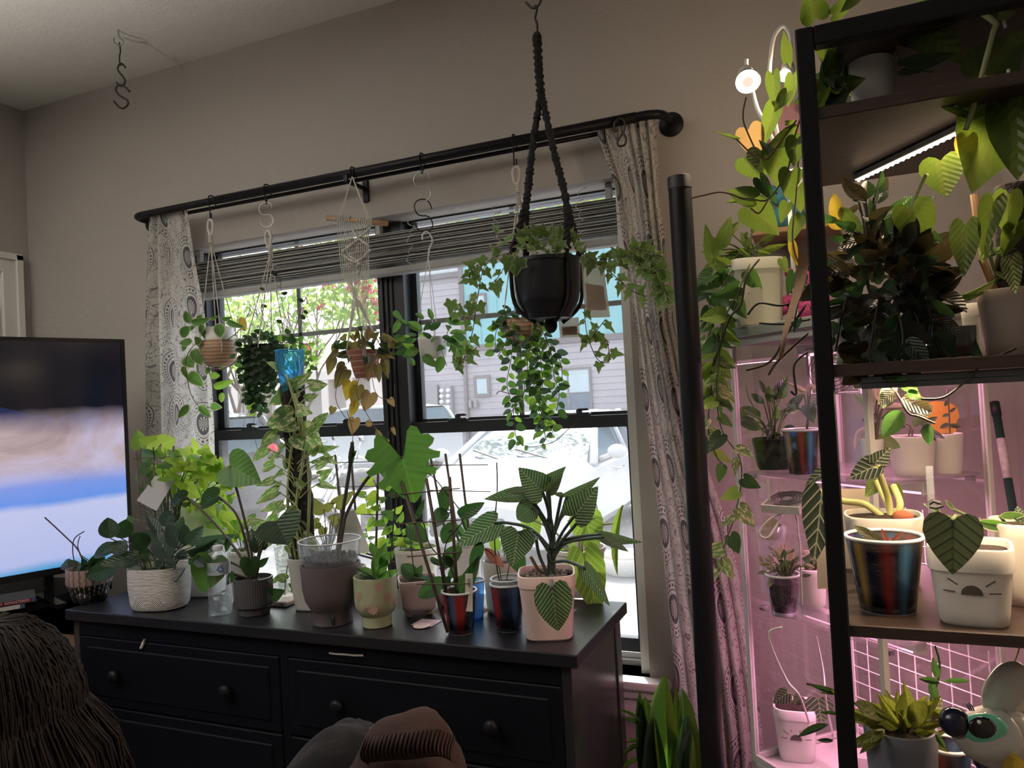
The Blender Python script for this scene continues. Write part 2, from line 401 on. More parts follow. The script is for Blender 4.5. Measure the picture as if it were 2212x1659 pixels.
def bwin(b, a, c, Y, mt, mp, bars=0, t=.07, wt=None):
    p = at(a[0], a[1], Y); q = at(c[0], c[1], Y); x0, x1, z0, z1 = p.x, q.x, q.z, p.z
    w = O('window', join(box(x0, x1, Y - .07, Y + .02, z0, z0 + t), box(x0, x1, Y - .07, Y + .02, z1 - t, z1), box(x0, x0 + t, Y - .07, Y + .02, z0 + t, z1 - t), box(x1 - t, x1, Y - .07, Y + .02, z0 + t, z1 - t)), mt, b)
    if not bars: O('pane', box(x0 + t, x1 - t, Y - .05, Y - .01, z0 + t, z1 - t), mp, w); return
    xm = x0 + (x1 - x0) * bars; zm = z0 + (z1 - z0) * .47
    for (u0, u1) in ((x0 + t, xm - .03), (xm + .03, x1 - t)):
        O('pane', box(u0, u1, Y - .05, Y - .01, zm, z1 - t), mp, w); O('pane', box(u0, u1, Y - .05, Y - .01, z0 + t, zm - .03), M_paned, w)
    O('mullion', join(box(xm - .03, xm + .03, Y - .06, Y, z0 + t, z1 - t), box(x0 + t, xm - .03, Y - .06, Y, zm - .03, zm), box(xm + .03, x1 - t, Y - .06, Y, zm - .03, zm)), mt, w)
bwin(gb, (1014, 637), (1053, 677), BY, M_trimg, M_pane); bwin(gb, (1024, 812), (1061, 856), BY, M_trimg, M_pane, t=.1); bwin(gb, (1196, 797), (1282, 893), BY, M_trimg, M_pane, .38)
M_meterbox = P('grey meter cabinet', (.33, .30, .31), .6); M_meter = P('glass meter face', (.75, .76, .78), .15); M_conduit = P('pale conduit', (.6, .56, .52), .6)
def panel(a, c, mat=M_meterbox, d=.15, name='meter_cabinet'):
    p = at(a[0], a[1], BY); q = at(c[0], c[1], BY); return O(name, bbox(p.x, q.x, BY - .05 - d, BY - .02, q.z, p.z, .01), mat, gb)
panel((890, 840), (915, 897)); panel((919, 832), (953, 899)); panel((956, 834), (983, 897)); panel((1017, 865), (1024, 880)); panel((1028, 865), (1035, 880))
mm = meshdata('meter', join(lathe([(.075, 0), (.075, .05), (.066, .08), (.03, .1)], n=12)), M_meter, auto=50)
for cx in (896, 908, 961, 975):
    for r in range(5):
        p = at(cx, 847 + r * 11.8 - (cx - 896) * .045, BY); inst('electricity_meter', mm, M.Translation((p.x, BY - .19, p.z)) @ M.Rotation(PI / 2, 4, 'X'), gb)
for i, cx in enumerate((893, 899, 905, 911)):
    p = at(cx, 842, BY); q = at(cx + 2, 790, BY); O('conduit', tube([(p.x, BY - .1, p.z), (q.x, BY - .1, q.z)], .025, 6), M_conduit, gb)
# low shop building far left
LY = 32.0
lb = thing('shop_building', 'low beige shop building with pillars and dark windows', 'building', at(640, 900, LY))
a = at(380, 790, LY); b = at(862, 900, LY); M_cream = P('cream stucco', (.66, .60, .55), .8, var=.06); M_roof = P('pinkish shingle roof', (.52, .45, .45), .9, var=.12, nsc=6)
x0, x1 = a.x - 4, b.x; zt = at(600, 812, LY).z
O('wall', box(x0, x1, LY, LY + 8, GZ, zt), M_cream, lb)
zr = at(700, 742, LY).z; xr0 = at(646, 800, LY).x
O('roof', prism([(LY - 1.2, zt - .1), (LY + 9, zt - .1), (LY + 4, zr)], 0, xr0, x1 + .3), M_roof, lb)
O('roof', prism([(LY - 1.0, zt - .05), (LY + 9, zt - .05), (LY + 4, zt + .9)], 0, x0, xr0), M_roof, lb, label='lower pinkish roof')
O('fascia', box(x0, x1, LY - 1.25, LY - .9, zt - .45, zt - .02), M_cream, lb)
for i in range(13):
    xx = x0 + .6 + i * (x1 - x0 - 1.2) / 12; O('pillar', bbox(xx - .22, xx + .22, LY - 1.2, LY - .8, GZ, zt - .3, .03), M_cream, lb)
    if i < 12:
        s = (x1 - x0 - 1.2) / 12; wv = O('window', box(xx + .5, xx + s - .5, LY - .06, LY + .02, .5, 2.5), M_trimg, lb); O('pane', box(xx + .6, xx + s - .6, LY - .08, LY - .05, .6, 2.4), M_paned, wv)
# closed patio umbrella
M_canv = P('white striped canvas', (.75, .75, .76), .8); p = at(493, 905, 29.0); ub = thing('patio_umbrella', 'closed white patio umbrella in front of the shop', 'umbrella', (p.x, 29, GZ))
O('canopy', lathe([(.42, 1.25), (.30, 1.6), (.22, 2.1), (.1, 2.6), (.03, 2.75)], (p.x, 29, GZ), 20, flute=.16, nfl=8), M_canv, ub, smooth=True); O('pole', tube([(p.x, 29, GZ), (p.x, 29, GZ + 1.3)], .035, 8), M_trimg, ub, smooth=True)
# ---------------------------------------------------------------- cars
M_wht = P('white car paint', (.60, .61, .63), .18); M_blk = P('dark car paint', (.06, .06, .07), .25); M_navy = P('blue car paint', (.08, .12, .2), .2)
M_cglass = P('car window', (.10, .13, .16), .05); M_tyre = P('tyre rubber', (.03, .03, .03), .85); M_rim = P('alloy rim', (.6, .6, .62), .25, .7)
M_red = P('red tail lamp', (.6, .02, .03), .2); M_lamp = P('headlamp lens', (.7, .72, .75), .1); M_plastic = P('black plastic', (.02, .02, .022), .5); M_chrome = P('chrome', (.75, .75, .76), .12, 1.0)
def car(label, loc, head, paint, kind='sedan', group=None):
    """x forward, y left; head = direction of travel (dx, dy)"""
    t = thing('car', label, 'car', (loc[0], loc[1], GZ), group=group)
    h = V((head[0], head[1], 0)).normalized(); mw = M.Translation((loc[0], loc[1], GZ)) @ frame((0, 0, 0), h, V((-h.y, h.x, 0)))
    suv = kind != 'sedan'
    # stations: x, half width, sill z, belt z, deck z
    if suv: st = [(2.3, .62, .38, .68, .74), (2.2, .80, .28, .80, .90), (1.6, .90, .26, .92, 1.03), (.95, .93, .26, .98, 1.10), (0, .95, .26, 1.0, 1.08), (-1.3, .95, .28, 1.02, 1.10), (-2.0, .92, .32, 1.05, 1.12), (-2.35, .82, .40, 1.0, 1.1)]
    else: st = [(2.35, .60, .34, .60, .64), (2.2, .78, .24, .70, .76), (1.6, .88, .22, .80, .89), (.95, .91, .22, .86, .96), (0, .92, .22, .88, .96), (-1.2, .92, .24, .90, .98), (-2.0, .88, .30, .90, 1.0), (-2.35, .74, .40, .82, .92)]
    v, f = [], []
    for x, w, zb, zs, zt in st:
        for y, z in ((.88, zb), (1, zb + .12), (1.0, (zb + zs) / 2), (.985, zs), (.86, zt - .02), (.45, zt + .02)): v.append((x, w * y, z))
        for y, z in ((.45, zt + .02), (.86, zt - .02), (.985, zs), (1.0, (zb + zs) / 2), (1, zb + .12), (.88, zb)): v.append((x, -w * y, z))
    n = 12
    for j in range(len(st) - 1):
        for i in range(n):
            a, b = j * n + i, j * n + (i + 1) % n; f.append([a, b, b + n, a + n])
    f.append(list(range(n))); f.append([(len(st) - 1) * n + i for i in range(n)][::-1])
    O('body', xf((v, f), mw), paint, t, auto=35)
    # cabin
    if suv: cb = [(1.05, .80, 1.04), (.30, .72, 1.56), (-.3, .72, 1.64), (-1.5, .70, 1.62), (-2.0, .69, 1.56), (-2.28, .74, 1.05)]
    else: cb = [(1.0, .78, .93), (.15, .64, 1.36), (-.4, .64, 1.43), (-1.0, .62, 1.40), (-1.75, .70, .96)]
    base = 1.02 if suv else .92
    v, f = [], []
    for x, w, z in cb:
        v += [(x, .86, base), (x, w, z), (x, -w, z), (x, -.86, base)]
    for j in range(len(cb) - 1):
        for i in range(3): a = j * 4 + i; f.append([a, a + 1, a + 5, a + 4])
    f.append([0, 3, 2, 1])
    g = O('windows', xf((v, f), mw), M_cglass, t, auto=20, label='tinted windscreen and side glass')
    e = .012
    rv, rf = [], []
    top = cb[1:-1]
    for x, w, z in top: rv += [(x, w + e, z - .03), (x, w * .8, z + .03), (x, -w * .8, z + .03), (x, -w - e, z - .03)]
    for j in range(len(top) - 1):
        for i in range(3): a = j * 4 + i; rf.append([a, a + 1, a + 5, a + 4])
    O('roof', xf((rv, rf), mw), paint, t, smooth=True)
    pil = []
    for s in (1, -1):
        pil.append(tube([(cb[0][0], .86 * s, base), (cb[1][0], (cb[1][1]) * s, cb[1][2])], .045, 6)); pil.append(tube([(cb[-1][0], .84 * s, base), (cb[-2][0], cb[-2][1] * s, cb[-2][2])], .06, 6))
        pil.append(tube([(-.35, .87 * s, base), (-.38, .66 * s if not suv else .725 * s, (1.40 if not suv else 1.6))], .04, 6))
        pil.append(tube([(c[0], (c[1] + .005) * s, c[2] - .01) for c in cb[1:-1]], .035, 6))
    O('pillars', xf(join(*pil), mw), paint, t, smooth=True)
    wr = .34 if suv else .32
    for x in (1.42, -1.42):
        for s in (1, -1):
            c = M.Translation((x, .82 * s, wr)) @ M.Rotation(-s * PI / 2, 4, 'X')
            wl = O('wheel', xf(xf(lathe([(wr * .6, -.1), (wr * .97, -.1), (wr, -.06), (wr, .06), (wr * .97, .1), (wr * .66, .1), (wr * .62, .07)], n=24), c), mw), M_tyre, t, auto=40)
            sp = [lathe([(wr * .64, .06), (wr * .64, .085), (wr * .56, .085), (wr * .55, .05)], n=24, cap=False), lathe([(.06, .05), (.06, .095), (.02, .1)], n=12)]
            for q in range(7): sp.append(xf(box(.04, wr * .58, -.022, .022, .05, .085), M.Rotation(q * 2 * PI / 7, 4, 'Z')))
            O('rim', xf(xf(join(*sp), c), mw), M_rim, wl, auto=40)
    mz = base + .1
    for s in (1, -1):
        O('wing_mirror', xf(join(ball((.78, 1.06 * s, mz), .11, 12, 8, (.55, 1.0, .72)), tube([(.8, .86 * s, mz - .08), (.78, 1.0 * s, mz - .03)], .03, 6)), mw), paint, t, smooth=True)
        O('headlamp', xf(ball((2.12, .62 * s, .70 if not suv else .82), .17, 12, 8, (.8, .95, .5)), mw), M_lamp, t, smooth=True)
        O('tail_lamp', xf(ball((-2.22, .68 * s, .85 if not suv else 1.0), .17, 10, 6, (.6, .8, .8 if not suv else 1.3)), mw), M_red, t, smooth=True)
        for x in (.3, -.75): O('door_handle', xf(tube(spline([(x + .1, .93 * s, base - .12), (x + .07, .985 * s, base - .11), (x - .07, .985 * s, base - .11), (x - .1, .93 * s, base - .12)]), .014, 6), mw), M_chrome, t, smooth=True)
    O('grille', xf(join(bbox(2.24, 2.37, -.4, .4, .36, .56, .03), *[box(2.3, 2.385, -.38, .38, z, z + .012) for z in (.42, .47, .52)]), mw), M_plastic, t)
    O('wiper', xf(join(tube([(1.03, .5, base + .02), (.82, -.1, base + .15)], .012, 5), tube([(1.03, -.1, base + .02), (.82, -.62, base + .15)], .012, 5)), mw), M_plastic, t)
    return t
p = at(1165, 1150, 5.6)
car('white saloon car parked close outside the window', (-3.2, 8.6), (.01, -1), M_wht)
p = at(560, 930, 17.5); car('white saloon car parked across the lot beside the shop', (p.x, 17.5), (-1, -.1), M_wht)
p = at(790, 930, 15.0); car('white tall estate car with dark side windows', (p.x - .2, 15), (-1, .02), M_wht, 'suv')
p = at(470, 940, 13.2); car('low dark blue car parked in front of the shop', (p.x - 1.4, 13.2), (-1, 0), M_navy)
p = at(470, 1080, 7.6); car('black tall estate car with a red tail lamp', (p.x - 1.75, 7.9), (-.97, .24), M_blk, 'suv')
# ---------------------------------------------------------------- motorcycle
p = at(805, 1075, 7.4); mb = thing('motorcycle', 'chrome cruiser motorcycle parked on the pale asphalt', 'motorcycle', (p.x, 7.4, GZ))
h = V((-.55, -.84, 0)).normalized(); mw = M.Translation((p.x, 7.4, GZ)) @ frame((0, 0, 0), h, V((-h.y, h.x, 0)))
for x in (.75, -.7):
    c = M.Translation((x, 0, .31)) @ M.Rotation(PI / 2, 4, 'X')
    wl = O('wheel', xf(tube([c @ V((.26 * math.cos(a * PI / 12), .26 * math.sin(a * PI / 12), 0)) for a in range(24)], .055, 8, closed=True), mw), M_tyre, mb, smooth=True)
    O('spoke_rim', xf(join(*[tube([c @ V((0, 0, 0)), c @ V((.22 * math.cos(a * PI / 8), .22 * math.sin(a * PI / 8), 0))], .006, 4) for a in range(16)], tube([c @ V((.21 * math.cos(a * PI / 12), .21 * math.sin(a * PI / 12), 0)) for a in range(24)], .015, 6, closed=True)), mw), M_chrome, wl, smooth=True)
O('fork', xf(join(*[tube([(.75, s * .08, .31), (.38, s * .09, .98)], .025, 8) for s in (1, -1)]), mw), M_chrome, mb, smooth=True)
O('handlebar', xf(tube(spline([(.2, .42, 1.04), (.3, .3, 1.08), (.4, .1, 1.0), (.4, -.1, 1.0), (.3, -.3, 1.08), (.2, -.42, 1.04)]), .016, 8), mw), M_chrome, mb, smooth=True)
O('mirror', xf(join(*[q for s in (1, -1) for q in (tube([(.3, s * .32, 1.06), (.28, s * .4, 1.25)], .008, 5), ball((.28, s * .42, 1.29), .06, 10, 6, (.3, 1, .7)))]), mw), M_chrome, mb, smooth=True)
O('headlamp', xf(ball((.55, 0, .88), .1, 12, 8), mw), M_chrome, mb, smooth=True); O('fuel_tank', xf(ball((.12, 0, .80), .2, 14, 8, (1.4, .7, .65)), mw), M_blk, mb, smooth=True)
O('saddle', xf(join(ball((-.35, 0, .68), .2, 12, 8, (1.3, .75, .4)), ball((-.75, 0, .74), .16, 12, 8, (1.1, .7, .4))), mw), M_plastic, mb, smooth=True)
O('engine', xf(join(bbox(-.2, .25, -.15, .15, .25, .5, .03), *[lathe([(.13, z), (.13, z + .012), (.1, z + .012), (.1, z + .03)], (.12, 0, .48), 12) for z in (0, .03, .06, .09, .12)]), mw), M_chrome, mb)
O('exhaust', xf(tube(spline([(.2, -.16, .4), (.2, -.2, .25), (-.2, -.2, .2), (-.95, -.2, .28)]), [.025] * 8 + [.05] * 12, 8), mw), M_chrome, mb, smooth=True)
O('frame_tube', xf(tube(spline([(.42, 0, .9), (.3, 0, .3), (-.2, 0, .22), (-.55, 0, .35), (-.5, 0, .62)]), .025, 8), mw), M_plastic, mb, smooth=True)
for x in (.75, -.7): O('mudguard', xf(tube([(x + .34 * math.cos(a), 0, .31 + .34 * math.sin(a)) for a in [q * PI / 10 for q in range(1, 10)]], .06, 6, flat=.25), mw), M_blk, mb, smooth=True)
# ---------------------------------------------------------------- crape myrtle outside the left panes
random.seed(77)
M_bark = P('pale tree bark', (.22, .17, .13), .85, var=.3, nsc=10); M_tleaf = leafmat_simple = None
k = N('tree foliage'); oi = k.noise(k.co(), 1.3, 3); M_tleaf = k.done(k.mixs(.5, k.bsdf(Base_Color=k.mix(oi, (.10, .17, .05), (.22, .33, .10)), Roughness=.6), k.sh('BsdfTranslucent', Color=(.45, .62, .16))))
M_bloom = P('pink blossom', (.78, .10, .22), .7, var=.25, nsc=30)
TY = 9.0
tb = at(560, 1040, TY); tr = thing('crape_myrtle', 'crape myrtle tree with pink blossom outside the window', 'tree', (tb.x, TY, GZ))
tips = []
def branch(p, d, L_, r, lv):
    pts = [p]
    for i in range(4): d = (d + V((random.uniform(-.25, .25), random.uniform(-.25, .25), random.uniform(-.05, .22)))).normalized(); pts.append(pts[-1] + d * L_ / 4)
    O('branch' if lv else 'trunk', tube(pts, [r * (1 - .15 * i) for i in range(5)], 6), M_bark, tr, smooth=True)
    if lv < 3:
        for i in range(3 if lv else 4): branch(pts[-1 - (i % 2)], (d + V((random.uniform(-.9, .9), random.uniform(-.7, .7), random.uniform(-.1, .6)))).normalized(), L_ * .68, r * .55, lv + 1)
    else: tips.append(pts[-1])
branch(V((tb.x, TY, GZ)), V((.05, 0, 1)), 1.5, .07, 0); branch(V((tb.x + .25, TY, GZ)), V((.28, 0, 1)), 1.6, .06, 0); branch(V((tb.x - .2, TY + .2, GZ)), V((-.3, .05, 1)), 1.5, .06, 0)
lv_, lf_ = [], []
def card(p, s):
    a = V([random.gauss(0, 1) for _ in range(3)]).normalized(); b = a.orthogonal().normalized(); b = Q(a, random.uniform(0, 6.3)) @ b; n = len(lv_)
    lv_.extend([p - a * s, p + b * s * .45, p + a * s, p - b * s * .45]); lf_.append([n, n + 1, n + 2, n + 3])
for i in range(9000):
    x = random.uniform(395, 862); u = (x - 640) / 230; ylo = 800 - 60 * max(0, u) - (35 if x > 700 else 0) + 25 * math.sin(x * .05); y = random.uniform(470, ylo) if random.random() < .8 else random.uniform(560, ylo)
    p = at(x, y, TY + random.uniform(-1.1, 1.3))
    if mn.noise(p * 1.9) + .25 * mn.noise(p * 6) < .07 + (.18 if x > 690 and y > 690 else 0): continue
    card(p, random.uniform(.045, .085))
O('foliage', (lv_, lf_), M_tleaf, tr, kind='stuff', label='airy green foliage')
bm1 = meshdata('floret', ball((0, 0, 0), .028, 6, 4), M_bloom)
for cx, cy, n, s in ((800, 640, 34, 26), (825, 690, 30, 24), (790, 612, 20, 20), (840, 715, 16, 14), (845, 640, 12, 10), (706, 615, 10, 8), (724, 622, 8, 8), (690, 660, 7, 6), (653, 680, 7, 6), (662, 755, 12, 9), (755, 625, 10, 9), (775, 590, 10, 16), (820, 600, 12, 14), (884, 655, 7, 5), (886, 670, 5, 4), (650, 500, 14, 40), (600, 510, 10, 30)):
    for i in range(n): p = at(cx + random.gauss(0, s * .5), cy + random.gauss(0, s * .55), TY - .6 + random.gauss(0, .12)); inst('blossom', bm1, M.Translation(p) @ M.Scale(random.uniform(.7, 1.3), 4), tr)
# foliage above the right panes
tb2 = at(1120, 1000, 11.0); t2 = thing('shade_tree', 'leafy tree crown seen above the raised blind', 'tree', (tb2.x + 2.6, 11, GZ)); lv_, lf_ = [], []
O('trunk', tube([(tb2.x + 2.6, 11, GZ), (tb2.x + 2.7, 11, 2.0), (tb2.x + 2.2, 11, 4.2)], [.14, .11, .07], 8), M_bark, t2, smooth=True)
for i in range(2600):
    p = at(random.uniform(880, 1400), random.uniform(350, 480), 11 + random.uniform(-1, 1))
    if mn.noise(p * 1.5) > -.05: card(p, random.uniform(.06, .1))
for i in range(60): card(at(random.gauss(888, 8), random.gauss(598, 8), 8.5), .06)
O('foliage', (lv_, lf_), M_tleaf, t2, kind='stuff', label='leafy crown')
# low round planter on the asphalt beside the near car
p = atz(1345, 1250, GZ); pl_ = thing('round_planter', 'low white round planter bowl on the asphalt beside a white saloon', 'planter', (p.x, p.y + .2, GZ))
O('bowl', lathe([(.16, 0), (.2, .02), (.27, .14), (.29, .17), (.25, .17), (.22, .12)], (p.x, p.y + .2, GZ), 32), P('white concrete', (.7, .7, .68), .8), pl_, smooth=True); O('soil', lathe([(.24, .14), (.003, .15)], (p.x, p.y + .2, GZ), 24), P('grey soil', (.2, .18, .16), .9, var=.5, nsc=60), pl_, smooth=True)
# ================================================================== CURTAINS AND ROD
M_black = P('black metal', (.007, .0075, .010), .45, 0, spec=.25); M_steel = P('steel wire', (.45, .45, .45), .3, 1.0); M_dsteel = P('dark steel wire', (.06, .055, .05), .35, .9)
k = N('paisley curtain cloth'); co = k.co(); uv = k.n('UVMap').outputs[0]
sp = k.n('TexVoronoi', feature='F1'); k.put(sp.inputs['Vector'], uv); sp.inputs['Scale'].default_value = 5.2; sp.inputs['Randomness'].default_value = .25
df = k.n('VectorMath', operation='SUBTRACT'); k.put(df.inputs[0], uv); k.put(df.inputs[1], sp.outputs['Position'])
s = k.sep(df.outputs[0]); xx = k.ma('ABSOLUTE', s[0]); yy = s[1]
# teardrop distance: narrower towards the bottom
wd = k.ma('ADD', .62, k.ma('MULTIPLY', yy, 3.0)); dx = k.ma('DIVIDE', xx, wd); dd = k.ma('SQRT', k.ma('ADD', k.ma('MULTIPLY', dx, dx), k.ma('MULTIPLY', yy, yy)))
ang = k.ma('ARCTAN2', s[0], yy)
core = k.ma('LESS_THAN', dd, .040); pet = k.ma('GREATER_THAN', k.ma('SINE', k.ma('MULTIPLY', ang, 14.0)), .0)
inner = k.ma('LESS_THAN', dd, .026)
ring = lambda r, w: k.ma('LESS_THAN', k.ma('ABSOLUTE', k.ma('SUBTRACT', dd, r)), w)
dash = k.ma('GREATER_THAN', k.ma('SINE', k.ma('MULTIPLY', ang, 26.0)), -.1)
ink = k.ma('MULTIPLY', core, k.ma('SUBTRACT', 1.0, k.ma('MULTIPLY', inner, pet)))
ink = k.ma('MAXIMUM', ink, ring(.052, .0016)); ink = k.ma('MAXIMUM', ink, k.ma('MULTIPLY', ring(.064, .004), dash)); ink = k.ma('MAXIMUM', ink, ring(.076, .0016))
out = k.ma('GREATER_THAN', dd, .08)
n1 = k.noise(uv, 30, 2, .5, 0, 1.0); line = k.ma('LESS_THAN', k.ma('ABSOLUTE', k.ma('SUBTRACT', n1, .5)), .012)
n2 = k.noise(uv, 13, 2, .5, 0, 1.4); leafy = k.ma('LESS_THAN', k.ma('ABSOLUTE', k.ma('SUBTRACT', n2, .55)), .011)
dots = k.ma('LESS_THAN', k.vor(uv, 42), .16)
det = k.ma('MAXIMUM', k.ma('MULTIPLY', line, .75), k.ma('MAXIMUM', k.ma('MULTIPLY', leafy, .8), k.ma('MULTIPLY', dots, .5)))
ink = k.ma('MAXIMUM', ink, k.ma('MULTIPLY', det, out)); shade = k.ma('MULTIPLY', k.ma('MULTIPLY', k.ma('GREATER_THAN', k.noise(uv, 9, 1), .56), out), .13)
ink = k.ma('MAXIMUM', ink, shade)
c = k.mix(k.ma('MULTIPLY', ink, .85), (.76, .73, .69), (.05, .05, .075))
weave = k.bump(k.noise(k.map(co, (300, 300, 900)), 1, 1), .12, .002)
M_curt = k.done(k.mixs(.5, k.bsdf(Base_Color=c, Roughness=.9, Normal=weave), k.sh('BsdfTranslucent', Color=c)))
M_lin = P('plain curtain lining', (.62, .60, .56), .9)
RY, RZ = 2.005, 2.25
def edge(pts, Y):     # pixel edge -> list of (z, x)
    q = [at(x, y, Y) for x, y in pts]; return [(p.z, p.x) for p in q]
def lerp_edge(e, z):
    for (z0, x0), (z1, x1) in zip(e, e[1:]):
        if z <= z0 and z >= z1: t = (z0 - z) / (z0 - z1 + 1e-9); return x0 + (x1 - x0) * t
    return e[0][1] if z > e[0][0] else e[-1][1]
def curtain(name, label, le, re, Y, zt, zb, npl, amp, mat, width, ph=0, gather=1.0):
    nu, nv = npl * 8, 44
    def fn(u, v):
        z = zt + (zb - zt) * v; a, b = lerp_edge(le, z), lerp_edge(re, z)
        t = u * npl * 2 * PI + ph
        am = amp * (.55 + .45 * math.sin(u * 7.3 + v * 2.1 + ph)) * (.75 + .5 * v)
        x = a + (b - a) * (u + .012 * math.sin(t * 1.0 + 1.3)) ; y = Y + am * math.sin(t + .8 * math.sin(v * 3 + u * 4))
        return (x, min(y, 2.088), z)
    o = O(name, grid(nu, nv, fn), mat, None, smooth=True, label=label, cat='curtain')
    uvl = o.data.uv_layers.new(name='UVMap')
    for lp in o.data.loops:
        i = lp.vertex_index; uvl.data[lp.index].uv = ((i % (nu + 1)) / nu * width, (1 - (i // (nu + 1)) / nv) * (zt - zb))
    return o
L1 = edge([(312, 458), (304, 600), (298, 760), (298, 900), (300, 1150)], RY); L2 = edge([(398, 452), (415, 560), (438, 680), (452, 800), (458, 930), (462, 1150)], RY)
curtain('curtain', 'paisley curtain gathered beside the television', L1, L2, RY + .02, 2.262, .12, 5, .022, M_curt, .50)
R1 = edge([(1282, 282), (1325, 400), (1343, 520), (1366, 700), (1398, 950), (1424, 1150), (1444, 1350), (1460, 1500), (1480, 1800)], RY)
R2 = edge([(1412, 262), (1424, 450), (1452, 700), (1505, 950), (1575, 1150), (1612, 1345), (1648, 1604), (1660, 1800)], RY)
curtain('curtain', 'paisley curtain gathered beside the tall black post', R1, R2, RY + .02, 2.268, .12, 7, .024, M_curt, .60, 2.0)
cr = thing('curtain_rod', 'black double curtain rod with rounded ends above the window', 'curtain rod', (-1.37, 2.05, RZ))
rl = at(300, 466, RY).x + .01; rr = at(1398, 258, RY).x
arc = lambda x, s: [(x, RY, RZ), (x + s * .03, RY + .012, RZ), (x + s * .045, RY + .045, RZ), (x + s * .047, YW, RZ)]
O('rod', tube(spline(list(reversed(arc(rl, -1))), 5) + [V((-1.9, RY, RZ))] + spline(arc(rr, 1), 5), .0125, 10), M_black, cr, smooth=True)
O('rod_sleeve', tube([(-1.93, RY, RZ), (rr - .03, RY, RZ)], .0145, 12), M_black, cr, smooth=True)
O('rear_rod', tube([(rl + .02, RY + .035, RZ - .012), (rr - .01, RY + .035, RZ - .012)], .007, 8), M_black, cr, smooth=True)
for x in (rl - .047, rr + .047): O('end_plate', xf(lathe([(.034, 0), (.034, .006), (.03, .009)], n=20), M.Translation((x, YW, RZ - .005)) @ M.Rotation(PI / 2, 4, 'X')), M_black, cr, auto=40)
bx = at(787, 390, 2.09).x
O('bracket', join(bbox(bx - .011, bx + .011, 2.092, 2.10, RZ - .07, RZ + .01, .002), bbox(bx - .008, bx + .008, RY - .018, 2.095, RZ - .032, RZ - .022, .002), bbox(bx - .008, bx + .008, RY - .022, RY - .016, RZ - .03, RZ - .008, .001)), M_black, cr)
def s_hook(top, h, mat, label, ang=0.0, r=.0022, tilt=0.0, parent=None, name='s_hook', flip=1, wr=.28):
    """S-shaped hook hanging with its upper bend over `top`"""
    R_ = h * wr; A_ = [(.98, .0), (.72, .7), (0, 1), (-.75, .68), (-1, 0), (-.55, -.75)]
    pts = [(x * R_, 0, z * R_) for x, z in A_]
    lo = [(-x, 0, -h + 2 * R_ - z) for x, y, z in pts][::-1]
    P_ = [V(q) for q in pts + lo]
    mw = M.Translation(V(top) + V((0, 0, -R_))) @ M.Rotation(ang, 4, 'Z') @ M.Rotation(tilt, 4, 'Y')
    return O(name, tube([mw @ q for q in spline(P_, 3)], r, 7), mat, parent, smooth=True, label=label, cat='hook')
# ---------------------------------------------------------------- hook chain in the ceiling
p = atz(256, 64, ZC); cy = p.y
ch = thing('ceiling_hook', 'bare hook chain of bent wire hanging from the ceiling', 'hook', p)
def pxs(pts, Y): return [at(x, y, Y) for x, y in pts]
O('screw_hook', tube(spline(pxs([(255, 62), (257, 78), (266, 88), (264, 96), (256, 98), (247, 90), (246, 82)], cy)), .0025, 7), M_steel, ch, smooth=True)
O('wire_link', tube(spline(pxs([(257, 92), (259, 98), (260, 112), (258, 122), (259, 138), (262, 141)], cy)), .0025, 7), M_dsteel, ch, smooth=True)
O('s_hook', tube(spline(pxs([(271, 146), (263, 137), (256, 142), (255, 152), (266, 166), (270, 176), (264, 186), (256, 184), (252, 178)], cy)), .003, 7), M_dsteel, ch, smooth=True)
O('s_hook', tube(spline(pxs([(280, 198), (268, 186), (256, 184), (250, 194), (258, 206), (274, 216), (276, 226), (266, 234), (256, 230), (246, 219)], cy)), .0034, 7), M_dsteel, ch, smooth=True)
# spare hook over the rod beside the right curtain
p = at(1338, 262, RY - .012)
O('spare_hook', tube(spline(pxs([(1331, 285), (1327, 268), (1337, 256), (1349, 262), (1349, 280), (1340, 296), (1334, 308), (1338, 316), (1350, 312), (1352, 298), (1344, 284)], RY - .022)), .003, 7), M_dsteel, None, smooth=True, label='empty dark wire hook hung over the curtain rod', cat='hook')
# ================================================================== TELEVISION AND ITS STAND
P1 = atx(268, 733, -2.25); P0 = atz(0, 727, P1.z); tdir = (P0 - P1); tdir.z = 0; tdir.normalize()
nrm = V((0, 0, 1)).cross(tdir).normalized()
if nrm.dot(CAM - P1) < 0: nrm = -nrm
d_ = ray(0, 1263); tt = (P1 - CAM).dot(nrm) / d_.dot(nrm); PB = CAM + d_ * tt
tz1, tz0 = P1.z, PB.z; TW = 1.45
def tvp(u, w, z): q = P1 + tdir * u + nrm * w; return (q.x, q.y, z)     # u along the screen, w out of the screen
def tvbox(u0, u1, w0, w1, z0, z1):
    v, f = box(u0, u1, w0, w1, z0, z1); return [tvp(*q) for q in v], [list(reversed(q)) for q in f]
tv = thing('television', 'large flat television with slim black bezel showing a cloudy sky', 'television', tvp(TW / 2, -.03, tz0))
M_bez = P('glossy black bezel', (.008, .008, .01), .25)
O('bezel', join(tvbox(0, .012, -.03, .004, tz0, tz1), tvbox(TW - .012, TW, -.03, .004, tz0, tz1), tvbox(.012, TW - .012, -.03, .004, tz1 - .012, tz1), tvbox(.012, TW - .012, -.03, .004, tz0, tz0 + .022)), M_bez, tv)
O('back_cover', tvbox(.02, TW - .02, -.075, -.031, tz0 + .03, tz1 - .03), M_bez, tv)
k = N('screen picture'); s = k.sep(k.co('Generated')); co = k.co(); hgt = s[2]
n = k.noise(k.map(co, (1, 1, 1.7)), 3.2, 6, .62, 0, .6)
cloud = k.ramp(n, [(.30, (.30, .20, .17)), (.46, (.55, .42, .45)), (.60, (.62, .55, .74)), (.75, (.78, .72, .90))])
